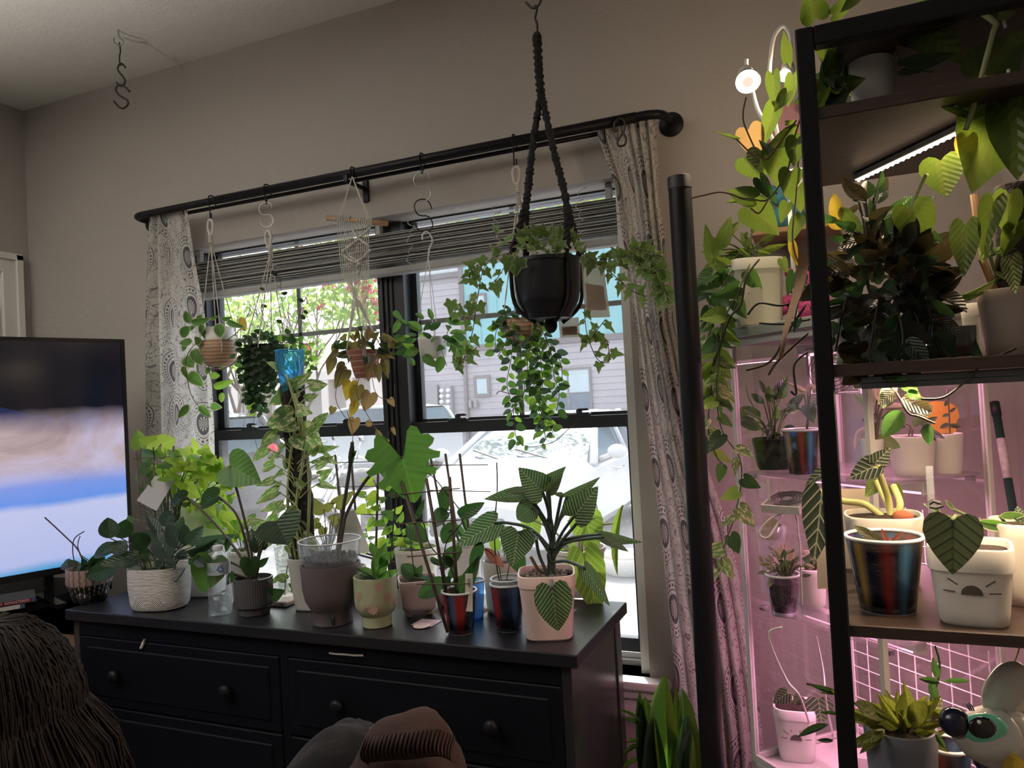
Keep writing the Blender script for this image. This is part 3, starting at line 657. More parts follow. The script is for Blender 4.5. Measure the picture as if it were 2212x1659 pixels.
base = k.ramp(k.ma('ADD', hgt, k.ma('MULTIPLY', k.ma('SUBTRACT', n, .5), .06)), [(0, (.10, .40, .75)), (.04, (.52, .58, .92)), (.27, (.60, .64, .95)), (.30, (.16, .34, .90)), (.38, (.25, .36, .88)), (.45, (.56, .52, .72)), (1, (.56, .48, .62))])
c = k.mix(k.ma('MULTIPLY', k.ma('MINIMUM', k.ma('MAXIMUM', k.ma('MULTIPLY', k.ma('SUBTRACT', hgt, .36), 9.0), 0.0), 1.0), .92), base, cloud)
n3 = k.noise(k.map(co, (1, 1, 1.4)), 1.3, 4, .55)
night = k.ma('MINIMUM', k.ma('MAXIMUM', k.ma('MULTIPLY', k.ma('SUBTRACT', k.ma('ADD', hgt, k.ma('MULTIPLY', n3, .25)), .72), 9.0), 0.0), 1.0)
c = k.mix(night, c, k.mix(k.ma('GREATER_THAN', n3, .53), (.004, .005, .012), (.012, .022, .085)))
e = k.sh('Emission', Color=c, Strength=.85); M_scr = k.done(k.mixs(.06, e, k.sh('BsdfGlossy', Color=(1, 1, 1), Roughness=.15)))
O('screen', tvbox(.012, TW - .012, -.031, 0, tz0 + .022, tz1 - .012), M_scr, tv, label='lit screen with clouds under a dark blue sky')
for u in (.25, TW - .25):
    O('foot', join(tvbox(u - .012, u + .012, -.04, -.02, .935, tz0 + .01), tvbox(u - .015, u + .015, -.14, .1, .925, .938)), M_bez, tv)
M_dwood = P('black brown wood', (.005, .006, .010), .55, var=.25, nsc=5, stretch=(1.2, 14, 14), bump=.12, bsc=9, bd=.002, spec=.15)
ts = thing('tv_stand', 'low black television stand with open shelf under the television', 'tv stand', (-2.72, 1.15, 0))
O('stand_top', bbox(-3.02, -2.42, .40, 1.93, .895, .925, .004), M_dwood, ts); O('stand_side', box(-3.0, -2.46, .42, .45, 0, .895), M_dwood, ts); O('stand_side', box(-3.0, -2.46, 1.88, 1.91, 0, .895), M_dwood, ts)
O('stand_shelf', box(-3.0, -2.46, .45, 1.88, .5, .525), M_dwood, ts); O('back_panel', box(-3.02, -3.0, .42, 1.91, .05, .895), M_dwood, ts); O('stand_shelf', box(-3.0, -2.46, .45, 1.88, .06, .085), M_dwood, ts)
# two game cases on the stand, spines to the viewer
M_caseR = P('red game spine', (.20, .012, .02), .35); M_caseW = P('white game spine', (.55, .53, .52), .4); M_caseG = P('clear blue case', (.06, .09, .16), .3); M_ink = P('black ink', (.01, .01, .012), .6); M_lett = P('pale lettering', (.7, .66, .64), .5)
p = atz(78, 1310, .925); gd = (atz(0, 1323, .925) - p); gd.normalize(); gn = V((gd.y, -gd.x, 0))
if gn.dot(CAM - p) < 0: gn = -gn
def gbox(u0, u1, w0, w1, z0, z1):
    v, f = box(u0, u1, w0, w1, z0, z1); return [tuple(p + gd * q[0] + gn * q[1] + V((0, 0, q[2] - 0))) for q in v], f
for z, u, ms, lab, tx in ((0.0015, .03, M_caseW, 'white-spined game case, lower of the two under the television', ('2K22', .10)), (.0165, .0, M_caseR, 'red-spined game case, upper of the two under the television', ('ST OF US  REMASTERED', .075))):
    g = thing('game_case', lab, 'game case', p + gd * .09 + V((0, 0, z)))
    O('case', gbox(u, u + .17, -.135, 0, z, z + .014), M_caseG, g); O('spine', gbox(u + .012, u + .17, -.01, .0015, z + .001, z + .013), ms, g)
    mw = frame(p + gd * (u + tx[1]) + gn * .0018 + V((0, 0, z + .007)), -gd, (0, 0, 1)); text(tx[0], .011, mw, M_ink if ms is M_caseW else M_lett, g)
# wire crate with a cardboard sheet on top
M_card = P('brown cardboard', (.16, .095, .05), .85, var=.15, nsc=12)
cx0, cx1, cyy0, cyy1, cz = -2.40, -2.17, 1.12, 1.72, .80
crt = thing('wire_crate', 'black wire dog crate between the dresser and the television stand', 'crate', ((cx0 + cx1) / 2, 1.4, 0))
wires = []
O('crate_frame', join(*[tube([a, b], .0035, 6) for z in (.02, .28, .54, cz) for a, b in (((cx0, cyy0, z), (cx1, cyy0, z)), ((cx1, cyy0, z), (cx1, cyy1, z)), ((cx0, cyy0, z), (cx0, cyy1, z)), ((cx0, cyy1, z), (cx1, cyy1, z)))]), M_black, crt)
wm = meshdata('wire', tube([(0, 0, .0), (0, 0, cz)], .002, 5), M_black)
for i in range(7): inst('wire', wm, M.Translation((cx0 + (cx1 - cx0) * i / 6, cyy0, 0)), crt)
for i in range(14): inst('wire', wm, M.Translation((cx1, cyy0 + (cyy1 - cyy0) * i / 13, 0)), crt)
O('latch_bar', tube(spline([(cx0, cyy0 - .006, .60), (cx0 + .12, cyy0 - .01, .66), (cx1, cyy0 - .006, .70)]), .004, 6), M_black, crt)
q = [atz(30, 1337, cz + .012), atz(85, 1349, cz + .012), atz(134, 1333, cz + .012), atz(134, 1312, cz + .012), atz(90, 1312, cz + .012)]
O('cardboard_sheet', prism([(-2.41, 1.06), (-2.23, 1.08), (-2.15, 1.2), (-2.15, 1.7), (-2.40, 1.7)], 2, cz + .003, cz + .008), M_card, None, label='brown cardboard sheet lying on the wire crate', cat='cardboard')
# ================================================================== DRESSER
DX0, DX1, DY0, DY1, DZ = -2.131, -.531, 1.535, 1.965, .947
M_dtop = P('black brown dresser top', (.013, .014, .019), .36, var=.25, nsc=4, stretch=(3, 30, 30), bump=.15, bsc=6, bd=.0015, spec=.45)
ds = thing('dresser', 'long black-brown dresser with knobbed drawers carrying the plants', 'dresser', (-1.33, 1.75, 0))
O('top_board', bbox(DX0, DX1, DY0, DY1, DZ - .03, DZ, .003, 2), M_dtop, ds)
a0, a1, b0, b1 = DX0 + .02, DX1 - .02, DY0 + .015, DY1 - .005
M_dside = P('black brown side grain', (.02, .021, .025), .28, var=.4, nsc=4, stretch=(30, 30, 1.5), bump=.25, bsc=7, bd=.002, spec=1.0, coat=.8)
for x0, x1, s in ((a0, a0 + .02, 'l'), (a1 - .02, a1, 'r')):
    O('side_panel', box(x0 + .004, x1 - .004, b0 + .04, b1 - .04, .12, DZ - .03), M_dside, ds)
    O('post', bbox(x0 - .004, x1, b0, b0 + .045, 0, DZ - .03, .002), M_dside, ds); O('post', bbox(x0 - .004, x1, b1 - .045, b1, 0, DZ - .03, .002), M_dside, ds)
O('back_panel', box(a0 + .02, a1 - .02, b1 - .01, b1, .1, DZ - .03), M_dwood, ds)
zr = [DZ - .075, DZ - .275, DZ - .51, DZ - .75]; xm = at(606, 1480, DY0).x
O('face_frame', join(box(a0 + .021, a1 - .021, b0 + .002, b0 + .02, DZ - .075, DZ - .03), box(xm - .012, xm + .012, b0 + .002, b0 + .02, .12, DZ - .075), *[box(a0 + .021, a1 - .021, b0 + .004, b0 + .02, z - .01, z + .0) for z in zr[1:]]), M_dwood, ds)
for i in range(3):
    for u0, u1 in ((a0 + .024, xm - .014), (xm + .014, a1 - .024)):
        dr = O('drawer', join(bbox(u0, u1, b0 - .002, b0 + .018, zr[i + 1] + .003, zr[i] - .003, .0025), bbox(u0 + .03, u1 - .03, b0 - .006, b0 + .002, zr[i + 1] + .03, zr[i] - .03, .003)), M_dwood, ds)
        for t in (.22, .78):
            x = u0 + (u1 - u0) * t; O('knob', xf(lathe([(.008, 0), (.008, .012), (.017, .018), (.019, .026), (.012, .032), (.002, .034)], n=16), M.Translation((x, b0 - .004, (zr[i] + zr[i + 1]) / 2)) @ M.Rotation(PI / 2, 4, 'X')), M_black, dr, smooth=True)
M_paper = P('white paper', (.75, .72, .68), .8)
def strip(name, pts, wd, label, cat, mat, Y):
    q = pxs(pts, Y); v, f = [], []
    for i, a in enumerate(q): v += [(a.x, a.y, a.z + wd / 2), (a.x, a.y + .0015, a.z - wd / 2)]
    f = [[2 * i, 2 * i + 1, 2 * i + 3, 2 * i + 2] for i in range(len(q) - 1)]
    return O(name, (v, f), mat, None, label=label, cat=cat, smooth=True)
strip('fabric_strip', [(710, 1411), (725, 1413), (745, 1414), (765, 1416), (784, 1416)], .005, 'thin white strip of fabric poking out above a drawer', 'fabric', M_paper, b0 - .008)
O('torn_paper', prism([(at(x, y, b0 - .006).x, at(x, y, b0 - .006).z) for x, y in ((303, 1400), (307, 1390), (312, 1380), (311, 1390), (306, 1401))], 1, b0 - .009, b0 - .002), M_paper, None, label='torn scrap of white paper stuck on a dark drawer', cat='paper')
# ================================================================== PERSON AND LAUNDRY
M_skin = P('skin', (.50, .33, .25), .5); M_shirt = P('dark grey jersey', (.035, .033, .04), .9, bump=.2, bsc=200)
def atd(x, y, dd): return CAM + ray(x, y) * dd
hd = atd(-34, 1545, .95)
pr = thing('person', 'person with long brown hair seated facing the television', 'person', (hd.x, hd.y, .46))
fw = V((-.8, .6, 0)); sd = V((-fw.y, fw.x, 0)); 
def bp(f_, s_, z): q = V((hd.x, hd.y, 0)) + fw * f_ + sd * s_; return V((q.x, q.y, z))
J = [bp(-.06, 0, .56), bp(-.05, 0, .74), bp(-.03, 0, .90), bp(-.01, 0, .985), bp(0, 0, 1.05), bp(.01, 0, 1.14), bp(.015, 0, 1.21)]
R_ = [(.16, .12), (.135, .10), (.15, .10), (.06, .055), (.055, .055), (.082, .095), (.06, .075)]
E_ = [(0, 1), (1, 2), (2, 3), (3, 4), (4, 5), (5, 6)]
for s in (1, -1):
    n0 = len(J)
    J += [bp(-.02, s * .17, .905), bp(.04, s * .23, .68), bp(.24, s * .13, .60), bp(.32, s * .10, .60)]; R_ += [(.055, .055), (.042, .042), (.03, .03), (.035, .02)]; E_ += [(2, n0), (n0, n0 + 1), (n0 + 1, n0 + 2), (n0 + 2, n0 + 3)]
    for q, ln in ((-.022, .055), (-.008, .07), (.008, .066), (.022, .05)):
        n1 = len(J); J += [bp(.35 + ln * .5, s * .10 + q, .598), bp(.35 + ln, s * .10 + q, .585)]; R_ += [(.009, .009), (.008, .008)]; E_ += [(n0 + 3, n1), (n1, n1 + 1)]
    n1 = len(J); J += [bp(.33, s * .065, .6), bp(.36, s * .05, .59)]; R_ += [(.01, .01), (.009, .009)]; E_ += [(n0 + 3, n1), (n1, n1 + 1)]
    n0 = len(J); J += [bp(.0, s * .10, .54), bp(.42, s * .12, .55), bp(.44, s * .12, .10), bp(.56, s * .13, .05)]; R_ += [(.095, .09), (.065, .065), (.042, .042), (.04, .03)]; E_ += [(0, n0), (n0, n0 + 1), (n0 + 1, n0 + 2), (n0 + 2, n0 + 3)]
me = bpy.data.meshes.new('body'); me.from_pydata([q - WL[pr] for q in J], E_, []); me.materials.append(M_shirt)
bo = bpy.data.objects.new('body', me); link(bo, pr); WL[bo] = WL[pr]
md = bo.modifiers.new('skin', 'SKIN'); md.use_smooth_shade = True
sv = me.skin_vertices[0].data
for i, r in enumerate(R_): sv[i].radius = r
sv[0].use_root = True
bo.modifiers.new('smooth', 'SUBSURF').levels = 1; bo.modifiers['smooth'].render_levels = 2
O('face', join(ball(bp(.045, 0, 1.12), .085, 16, 12, (1, .95, 1.2)), ball(bp(.135, 0, 1.11), .016, 8, 6, (1, 1, 1.5)), ball(bp(.115, .03, 1.135), .011, 8, 6), ball(bp(.115, -.03, 1.135), .011, 8, 6), ball(bp(.12, 0, 1.065), .02, 8, 6, (.6, 1, .4))), M_skin, pr, smooth=True)
k = N('brown hair'); oi = k.n('HairInfo'); co = k.co(); nz = k.noise(k.map(co, (30, 30, 3)), 1, 3)
M_hair = k.done(k.bsdf(Base_Color=k.ramp(nz, [(.3, (.008, .006, .006)), (.55, (.020, .015, .013)), (.75, (.055, .040, .032))]), Roughness=.6, Specular_IOR_Level=.2))
random.seed(11); parts = [ball(hd + V((0, 0, .0)), .104, 18, 12, (1, 1, 1.12))]
for i in range(2600):
    a = random.uniform(0, 2 * PI); el = random.uniform(.1, 1.45); c0 = hd + V((0, 0, 0))
    dr = V((math.cos(a) * math.cos(el), math.sin(a) * math.cos(el), math.sin(el) * 1.12))
    if dr.dot(fw) > .55 and el < .9: continue
    out = V((math.cos(a), math.sin(a), 0)); ln = random.uniform(.36, .52)
    pts = [c0 + dr * .104]
    e = el
    while e > .0: e -= .3; pts.append(c0 + V((math.cos(a) * math.cos(max(e, 0)), math.sin(a) * math.cos(max(e, 0)), math.sin(max(e, 0)) * 1.12)) * (.107 + random.uniform(0, .008)))
    b = pts[-1]; sp_ = random.uniform(.02, .11); wv = random.uniform(-.03, .03); tn = V((-out.y, out.x, 0))
    for t in (.12, .25, .4, .6, .8, 1): pts.append(b + V((0, 0, -ln * t)) + out * (sp_ * t ** .8 + .02 * math.sin(t * 5 + i)) + tn * (wv * t * math.sin(t * 4 + i)) + V((.8, -.6, 0)) * .03 * t)
    parts.append(tube(pts, [.0015] * (len(pts) - 2) + [.0011, .0004], 3, cap=False))
ho = O('hair', join(*parts), M_hair, pr, smooth=True, kind='stuff', label='long loose brown hair')
M_bench = P('grey upholstery', (.1, .1, .11), .9, bump=.2, bsc=150)
bn = thing('bench', 'grey upholstered bench the seated person uses', 'bench', (hd.x, hd.y, 0))
O('seat', bbox(hd.x - .34, hd.x + .10, hd.y - .26, hd.y + .13, .32, .43, .03, 3), M_bench, bn, auto=50)
for sx in (-.29, .05):
    for sy in (-.21, .08): O('leg', lathe([(.016, 0), (.024, .33)], (hd.x + sx, hd.y + sy, 0), 12), M_dwood, bn, smooth=True)
hp = atd(800, 1660, 1.12); hc = (hp.x, hp.y)
M_wick = P('grey woven hamper', (.12, .11, .11), .85, bump=.6, bsc=90)
hm = thing('laundry_hamper', 'tall grey woven hamper heaped with clothes', 'hamper', (hc[0], hc[1], 0))
O('basket', lathe([(.16, 0), (.2, .3), (.215, .70), (.225, .72), (.205, .72), (.19, .4), (.15, .02)], (hc[0], hc[1], 0), 32), M_wick, hm, smooth=True)
k = N('tie-dye jersey'); co = k.co(); nz = k.noise(co, 11, 3, .5, 0, 1.2); M_dye = k.done(k.bsdf(Base_Color=k.ramp(nz, [(.35, (.004, .004, .007)), (.52, (.006, .006, .009)), (.64, (.028, .024, .028))]), Roughness=.95, Normal=k.bump(k.noise(co, 320, 2), .2, .002)))
M_rose = P('rose brown fleece', (.042, .022, .020), .95, var=.12, nsc=9, bump=.25, bsc=260)

def heap(c, rx, ry, rz, seed, zb, amp=.25, n=44, rings=22, sc=6.0):
    v, f = [], []
    for j in range(rings + 1):
        t = j / rings; el = PI / 2 * (1 - t)
        for i in range(n):
            a = 2 * PI * i / n; d = V((math.cos(a) * math.cos(el), math.sin(a) * math.cos(el), math.sin(el)))
            q = V((d.x * rx * (1 + .35 * t), d.y * ry * (1 + .35 * t), math.sqrt(max(d.z, 0)) * rz)); k1 = mn.noise(q * sc + V((seed, 0, 0))); k2 = 1 - abs(mn.noise(q * sc * 2.2 + V((0, seed, 0)))) * 1.6
            s = 1 + amp * k1 + amp * .45 * k2
            v.append((c[0] + q.x * s, c[1] + q.y * s, zb + max(q.z * s, -.02)))
    for j in range(rings):
        for i in range(n): a, b = j * n + i, j * n + (i + 1) % n; f.append([a, a + n, b + n, b])
    return v, f
g1 = atd(716, 1690, 1.14); zt1 = atd(700, 1560, 1.14).z
sw = thing('sweatshirt', 'dark tie-dye sweatshirt heaped on the hamper', 'clothing', (g1.x, g1.y, .70))
O('cloth', heap((g1.x, g1.y), .082, .10, (zt1 - .70) * .91, 3.1, .70, .16), M_dye, sw, smooth=True)
O('seam', tube(spline([atd(x, y, d) for x, y, d in ((801, 1572, 1.09), (803, 1585, 1.085), (800, 1600, 1.08), (797, 1618, 1.075))]), .0015, 5), M_paper, sw, smooth=True, label='pale stitched seam')
g2 = atd(872, 1725, 1.02); zt2 = atd(880, 1605, 1.02).z
pt = thing('sweatpants', 'rose-brown sweatpants with ribbed waistband crumpled on the hamper', 'clothing', (g2.x, g2.y, .70))
O('cloth', heap((g2.x, g2.y), .088, .09, (zt2 - .70) * 1.03, 8.3, .70, .14), M_rose, pt, smooth=True)
wb = spline([atd(x, y, d) for x, y, d in ((790, 1612, .985), (835, 1606, .945), (890, 1602, .925), (945, 1596, .93), (985, 1612, .955))], 14)
def wbf(u, v):
    i = min(int(u * (len(wb) - 1)), len(wb) - 2); t = u * (len(wb) - 1) - i; q = wb[i].lerp(wb[i + 1], t); b = .004 * math.sin(u * 150) * (1 - abs(2 * v - 1) ** 4)
    return (q.x + b * .2, q.y - b - .012 * math.sin(v * PI), q.z + .012 - v * .034)
O('waistband', grid(200, 6, wbf), M_rose, pt, smooth=True, label='gathered ribbed waistband')
# ================================================================== LEAVES
OUTL = {
 'heart': ([(0, 0), (.10, -.10), (.24, -.16), (.38, -.12), (.48, .02), (.5, .2), (.43, .42), (.31, .62), (.17, .81), (.05, .95), (0, 1)], .3),
 'ovate': ([(0, 0), (.15, .02), (.32, .09), (.45, .23), (.5, .39), (.46, .57), (.35, .74), (.19, .89), (.05, .975), (0, 1)], .42),
 'lance': ([(0, 0), (.2, .06), (.4, .2), (.5, .38), (.47, .55), (.36, .73), (.18, .89), (.04, .98), (0, 1)], .42),
 'round': ([(0, 0), (.2, .02), (.38, .12), (.48, .28), (.5, .48), (.45, .68), (.33, .86), (.16, .97), (0, 1)], .48),
 'ivy': ([(0, 0), (.08, -.09), (.26, -.16), (.36, -.06), (.34, .08), (.5, .27), (.36, .36), (.22, .44), (.14, .7), (0, 1)], .22),
 'jungle': ([(0, 0), (.05, -.10), (.10, -.30), (.15, -.52), (.22, -.62), (.29, -.54), (.32, -.36), (.41, -.34), (.47, -.2), (.43, -.1), (.36, -.04), (.42, .04), (.5, .10), (.47, .22), (.33, .2), (.30, .32), (.40, .42), (.36, .54), (.25, .50), (.2, .66), (.13, .84), (.04, .97), (0, 1)], .02),
 'strap': ([(0, 0), (.3, .04), (.42, .2), (.5, .5), (.46, .75), (.28, .92), (.08, .99), (0, 1)], .45),
}
VAR = [(.22, .10, .0), (.30, .34, .0), (.08, -.14, .03), (.45, .18, .02)]
LM = {}
def leafmesh(kind, var, mat):
    key = (kind, var, mat.name)
    if key in LM: return LM[key]
    half, cy = OUTL[kind]; fold, curl, wav = VAR[var]
    full = half + [(-x, y) for x, y in half[-2:0:-1]]
    rings = (.42, .78, 1.0); v = [(0, cy, 0)]; rim = [0.0]
    for r in rings:
        for x, y in full: v.append((x * r, cy + (y - cy) * r, 0)); rim.append(r)
    n = len(full); f = [[0, 1 + i, 1 + (i + 1) % n] for i in range(n)]
    for k in range(2):
        for i in range(n): a = 1 + k * n + i; b = 1 + k * n + (i + 1) % n; f.append([a, a + n, b + n, b])
    v = [(x, y, fold * abs(x) - curl * y * y * (1 if y > 0 else .3) + wav * math.sin(y * 17) * abs(x) * 2) for x, y, z in v]
    me = meshdata('leaf', (v, f), mat)
    at_ = me.attributes.new('rim', 'FLOAT', 'POINT'); at_.data.foreach_set('value', rim)
    LM[key] = me; return me
def leafmat(name, col, tcol, rough=.4, vein=None, vcol=None, nv=7, trans=.42, edge=None, ecol=None, pat=None, pcol=None, back=None, slope=.75):
    k = N(name); s = k.sep(k.co()); x = k.ma('ABSOLUTE', s[0]); y = s[1]
    oi = k.n('ObjectInfo').outputs['Random']
    c = k.mix(oi, tuple(q * .72 for q in col), tuple(q * 1.28 for q in col)); t = tcol
    c = k.mix(k.ma('MULTIPLY', k.noise(k.co(), 5, 3), .35), c, tuple(q * .6 for q in col))
    vc = vcol or tuple(min(1, q * 2.2 + .02) for q in col)
    q = k.ma('SUBTRACT', y, k.ma('MULTIPLY', x, slope))
    fr = k.ma('FRACT', k.ma('MULTIPLY', q, float(nv)))
    if pat == 'brasil':
        msk = k.ma('LESS_THAN', k.ma('ADD', x, k.ma('MULTIPLY', k.noise(k.map(k.co(), (6, 2, 1)), 1, 3), .28)), .25); c = k.mix(k.ma('MULTIPLY', msk, .8), c, pcol); t = k.mix(msk, t, pcol)
    if pat == 'varieg':
        nn = k.noise(k.map(k.co(), (9, 3.2, 1), (0, 0, 0), (0, 0, .5)), 1, 4, .65); off = k.n('VectorMath', operation='ADD'); k.put(off.inputs[0], k.map(k.co(), (8, 3, 1), (0, 0, 0), (0, 0, .5))); cb = k.n('CombineXYZ'); k.put(cb.inputs[2], k.ma('MULTIPLY', oi, 30.0)); k.put(off.inputs[1], cb.outputs[0])
        nn = k.noise(off.outputs[0], 1, 4, .65); msk = k.ma('GREATER_THAN', nn, .53); c = k.mix(msk, c, pcol); t = k.mix(msk, t, tuple(min(1, z * 1.3) for z in pcol))
    if pat == 'speck':
        msk = k.ma('LESS_THAN', k.vor(k.map(k.co(), (30, 12, 1)), 1), .33); msk = k.ma('MULTIPLY', msk, k.ma('GREATER_THAN', k.noise(k.co(), 3, 2), .42)); c = k.mix(msk, c, pcol)
    if pat == 'pin':
        m1 = k.ma('LESS_THAN', k.ma('ABSOLUTE', k.ma('SUBTRACT', fr, .5)), k.ma('MULTIPLY', k.noise(k.map(k.co(), (7, 7, 7)), 1.6, 3), .13)); c = k.mix(m1, c, pcol); t = k.mix(m1, t, (.75, .8, .4))
    if vein:
        wv = k.ma('LESS_THAN', k.ma('ABSOLUTE', k.ma('SUBTRACT', fr, .5)), .06 if vein == 1 else .085); c = k.mix(k.ma('MULTIPLY', wv, .28 if vein == 1 else .95), c, vc)
        if vein == 2: t = k.mix(wv, t, vc)
    mid = k.ma('LESS_THAN', x, .014 if vein != 2 else .022); c = k.mix(k.ma('MULTIPLY', mid, .75), c, vc)
    if edge:
        at_ = k.n('Attribute', attribute_name='rim'); e = k.ma('GREATER_THAN', k.ma('ADD', at_.outputs['Fac'], k.ma('MULTIPLY', k.noise(k.co(), 8, 2), .14)), edge + .07); c = k.mix(e, c, ecol); t = k.mix(e, t, ecol)
    if back:
        g = k.n('NewGeometry').outputs['Backfacing']; c = k.mix(g, c, back)
    nb = k.bump(k.ma('MULTIPLY', k.ma('ABSOLUTE', k.ma('SUBTRACT', fr, .5)), -1.0), .25, .012)
    b = k.bsdf(Base_Color=c, Roughness=rough, Normal=nb)
    return k.done(k.mixs(trans, b, k.sh('BsdfTranslucent', Color=t)))
G_dark = leafmat('dark green leaf', (.020, .037, .025), (.08, .19, .04), .38, 1)
G_deep = leafmat('deep green waxy leaf', (.016, .034, .02), (.05, .12, .025), .33)
G_mid = leafmat('mid green leaf', (.042, .082, .034), (.18, .38, .06), .4, 1)
G_bright = leafmat('bright green leaf', (.13, .25, .045), (.42, .74, .08), .42, 1)
G_neon = leafmat('neon lime leaf', (.30, .42, .06), (.62, .85, .10), .45, 1, trans=.5)
G_silver = leafmat('silvery grey-green leaf', (.060, .085, .083), (.10, .20, .10), .32, 1, (.05, .08, .06), 6)
G_birk = leafmat('pinstriped dark leaf', (.018, .038, .030), (.12, .26, .08), .36, None, (.40, .45, .33), 10, pat='pin', pcol=(.62, .62, .42))
G_pothos = leafmat('cream variegated pothos leaf', (.060, .115, .045), (.28, .52, .10), .4, 1, pat='varieg', pcol=(.52, .52, .27))
G_brasil = leafmat('green leaf with lime centre', (.050, .085, .018), (.15, .24, .03), .36, 1, pat='brasil', pcol=(.15, .21, .035))
G_cream = leafmat('green leaf with cream margin', (.045, .10, .035), (.2, .48, .06), .4, None, edge=.86, ecol=(.50, .52, .32))
G_ivy = leafmat('pale-edged ivy leaf', (.095, .17, .065), (.34, .56, .12), .5, 1, (.3, .38, .2), 3, edge=.84, ecol=(.42, .46, .26), slope=1.2)
G_mic = leafmat('bronze velvet leaf', (.06, .055, .035), (.34, .26, .07), .6, 1, back=(.17, .095, .05))
G_aloc = leafmat('yellow-veined green leaf', (.06, .13, .025), (.32, .52, .05), .4, 2, (.42, .48, .14), 7)
G_frydek = leafmat('dark velvet leaf with pale veins', (.018, .03, .018), (.05, .1, .03), .5, 2, (.30, .30, .20), 5, trans=.2)
G_dragon = leafmat('scaly dark grey-green leaf', (.075, .085, .06), (.08, .12, .04), .35, 2, (.022, .03, .02), 5, trans=.15)
G_speck = leafmat('gold-speckled leaf', (.075, .10, .022), (.26, .3, .04), .36, None, None, 5, pat='speck', pcol=(.42, .38, .10))
G_red = leafmat('rosy red leaf', (.36, .10, .09), (.6, .2, .12), .45, 1)
G_tan = leafmat('tan drying leaf', (.20, .135, .06), (.42, .27, .1), .5, 1)
G_gold = leafmat('yellow fading leaf', (.40, .30, .04), (.75, .55, .06), .45, 1)
G_star = leafmat('white-veined round leaf', (.05, .085, .045), (.1, .2, .06), .42, 2, (.42, .45, .36), 5)
G_brown = leafmat('dark bronze hoya leaf', (.022, .021, .015), (.06, .05, .02), .33)
G_pink = leafmat('pink variegated leaf', (.16, .19, .12), (.4, .4, .2), .45, None, edge=.72, ecol=(.48, .40, .33))
M_stem = P('green stem', (.10, .14, .05), .5); M_dstem = P('dark woody stem', (.035, .024, .018), .6); M_pstem = P('pale petiole', (.34, .38, .17), .5); M_brst = P('brown vine', (.11, .065, .035), .6)
M_soil = P('potting soil', (.035, .022, .015), .95, var=.6, nsc=90, bump=1.0, bsc=120, bd=.01); M_stick = P('bamboo stake', (.10, .07, .05), .6, var=.25, nsc=20); M_lstick = P('pale wood stake', (.42, .25, .14), .6)
UP = V((0, 0, 1))
def away(p): d = V((p[0], p[1], 0)); return d.normalized()
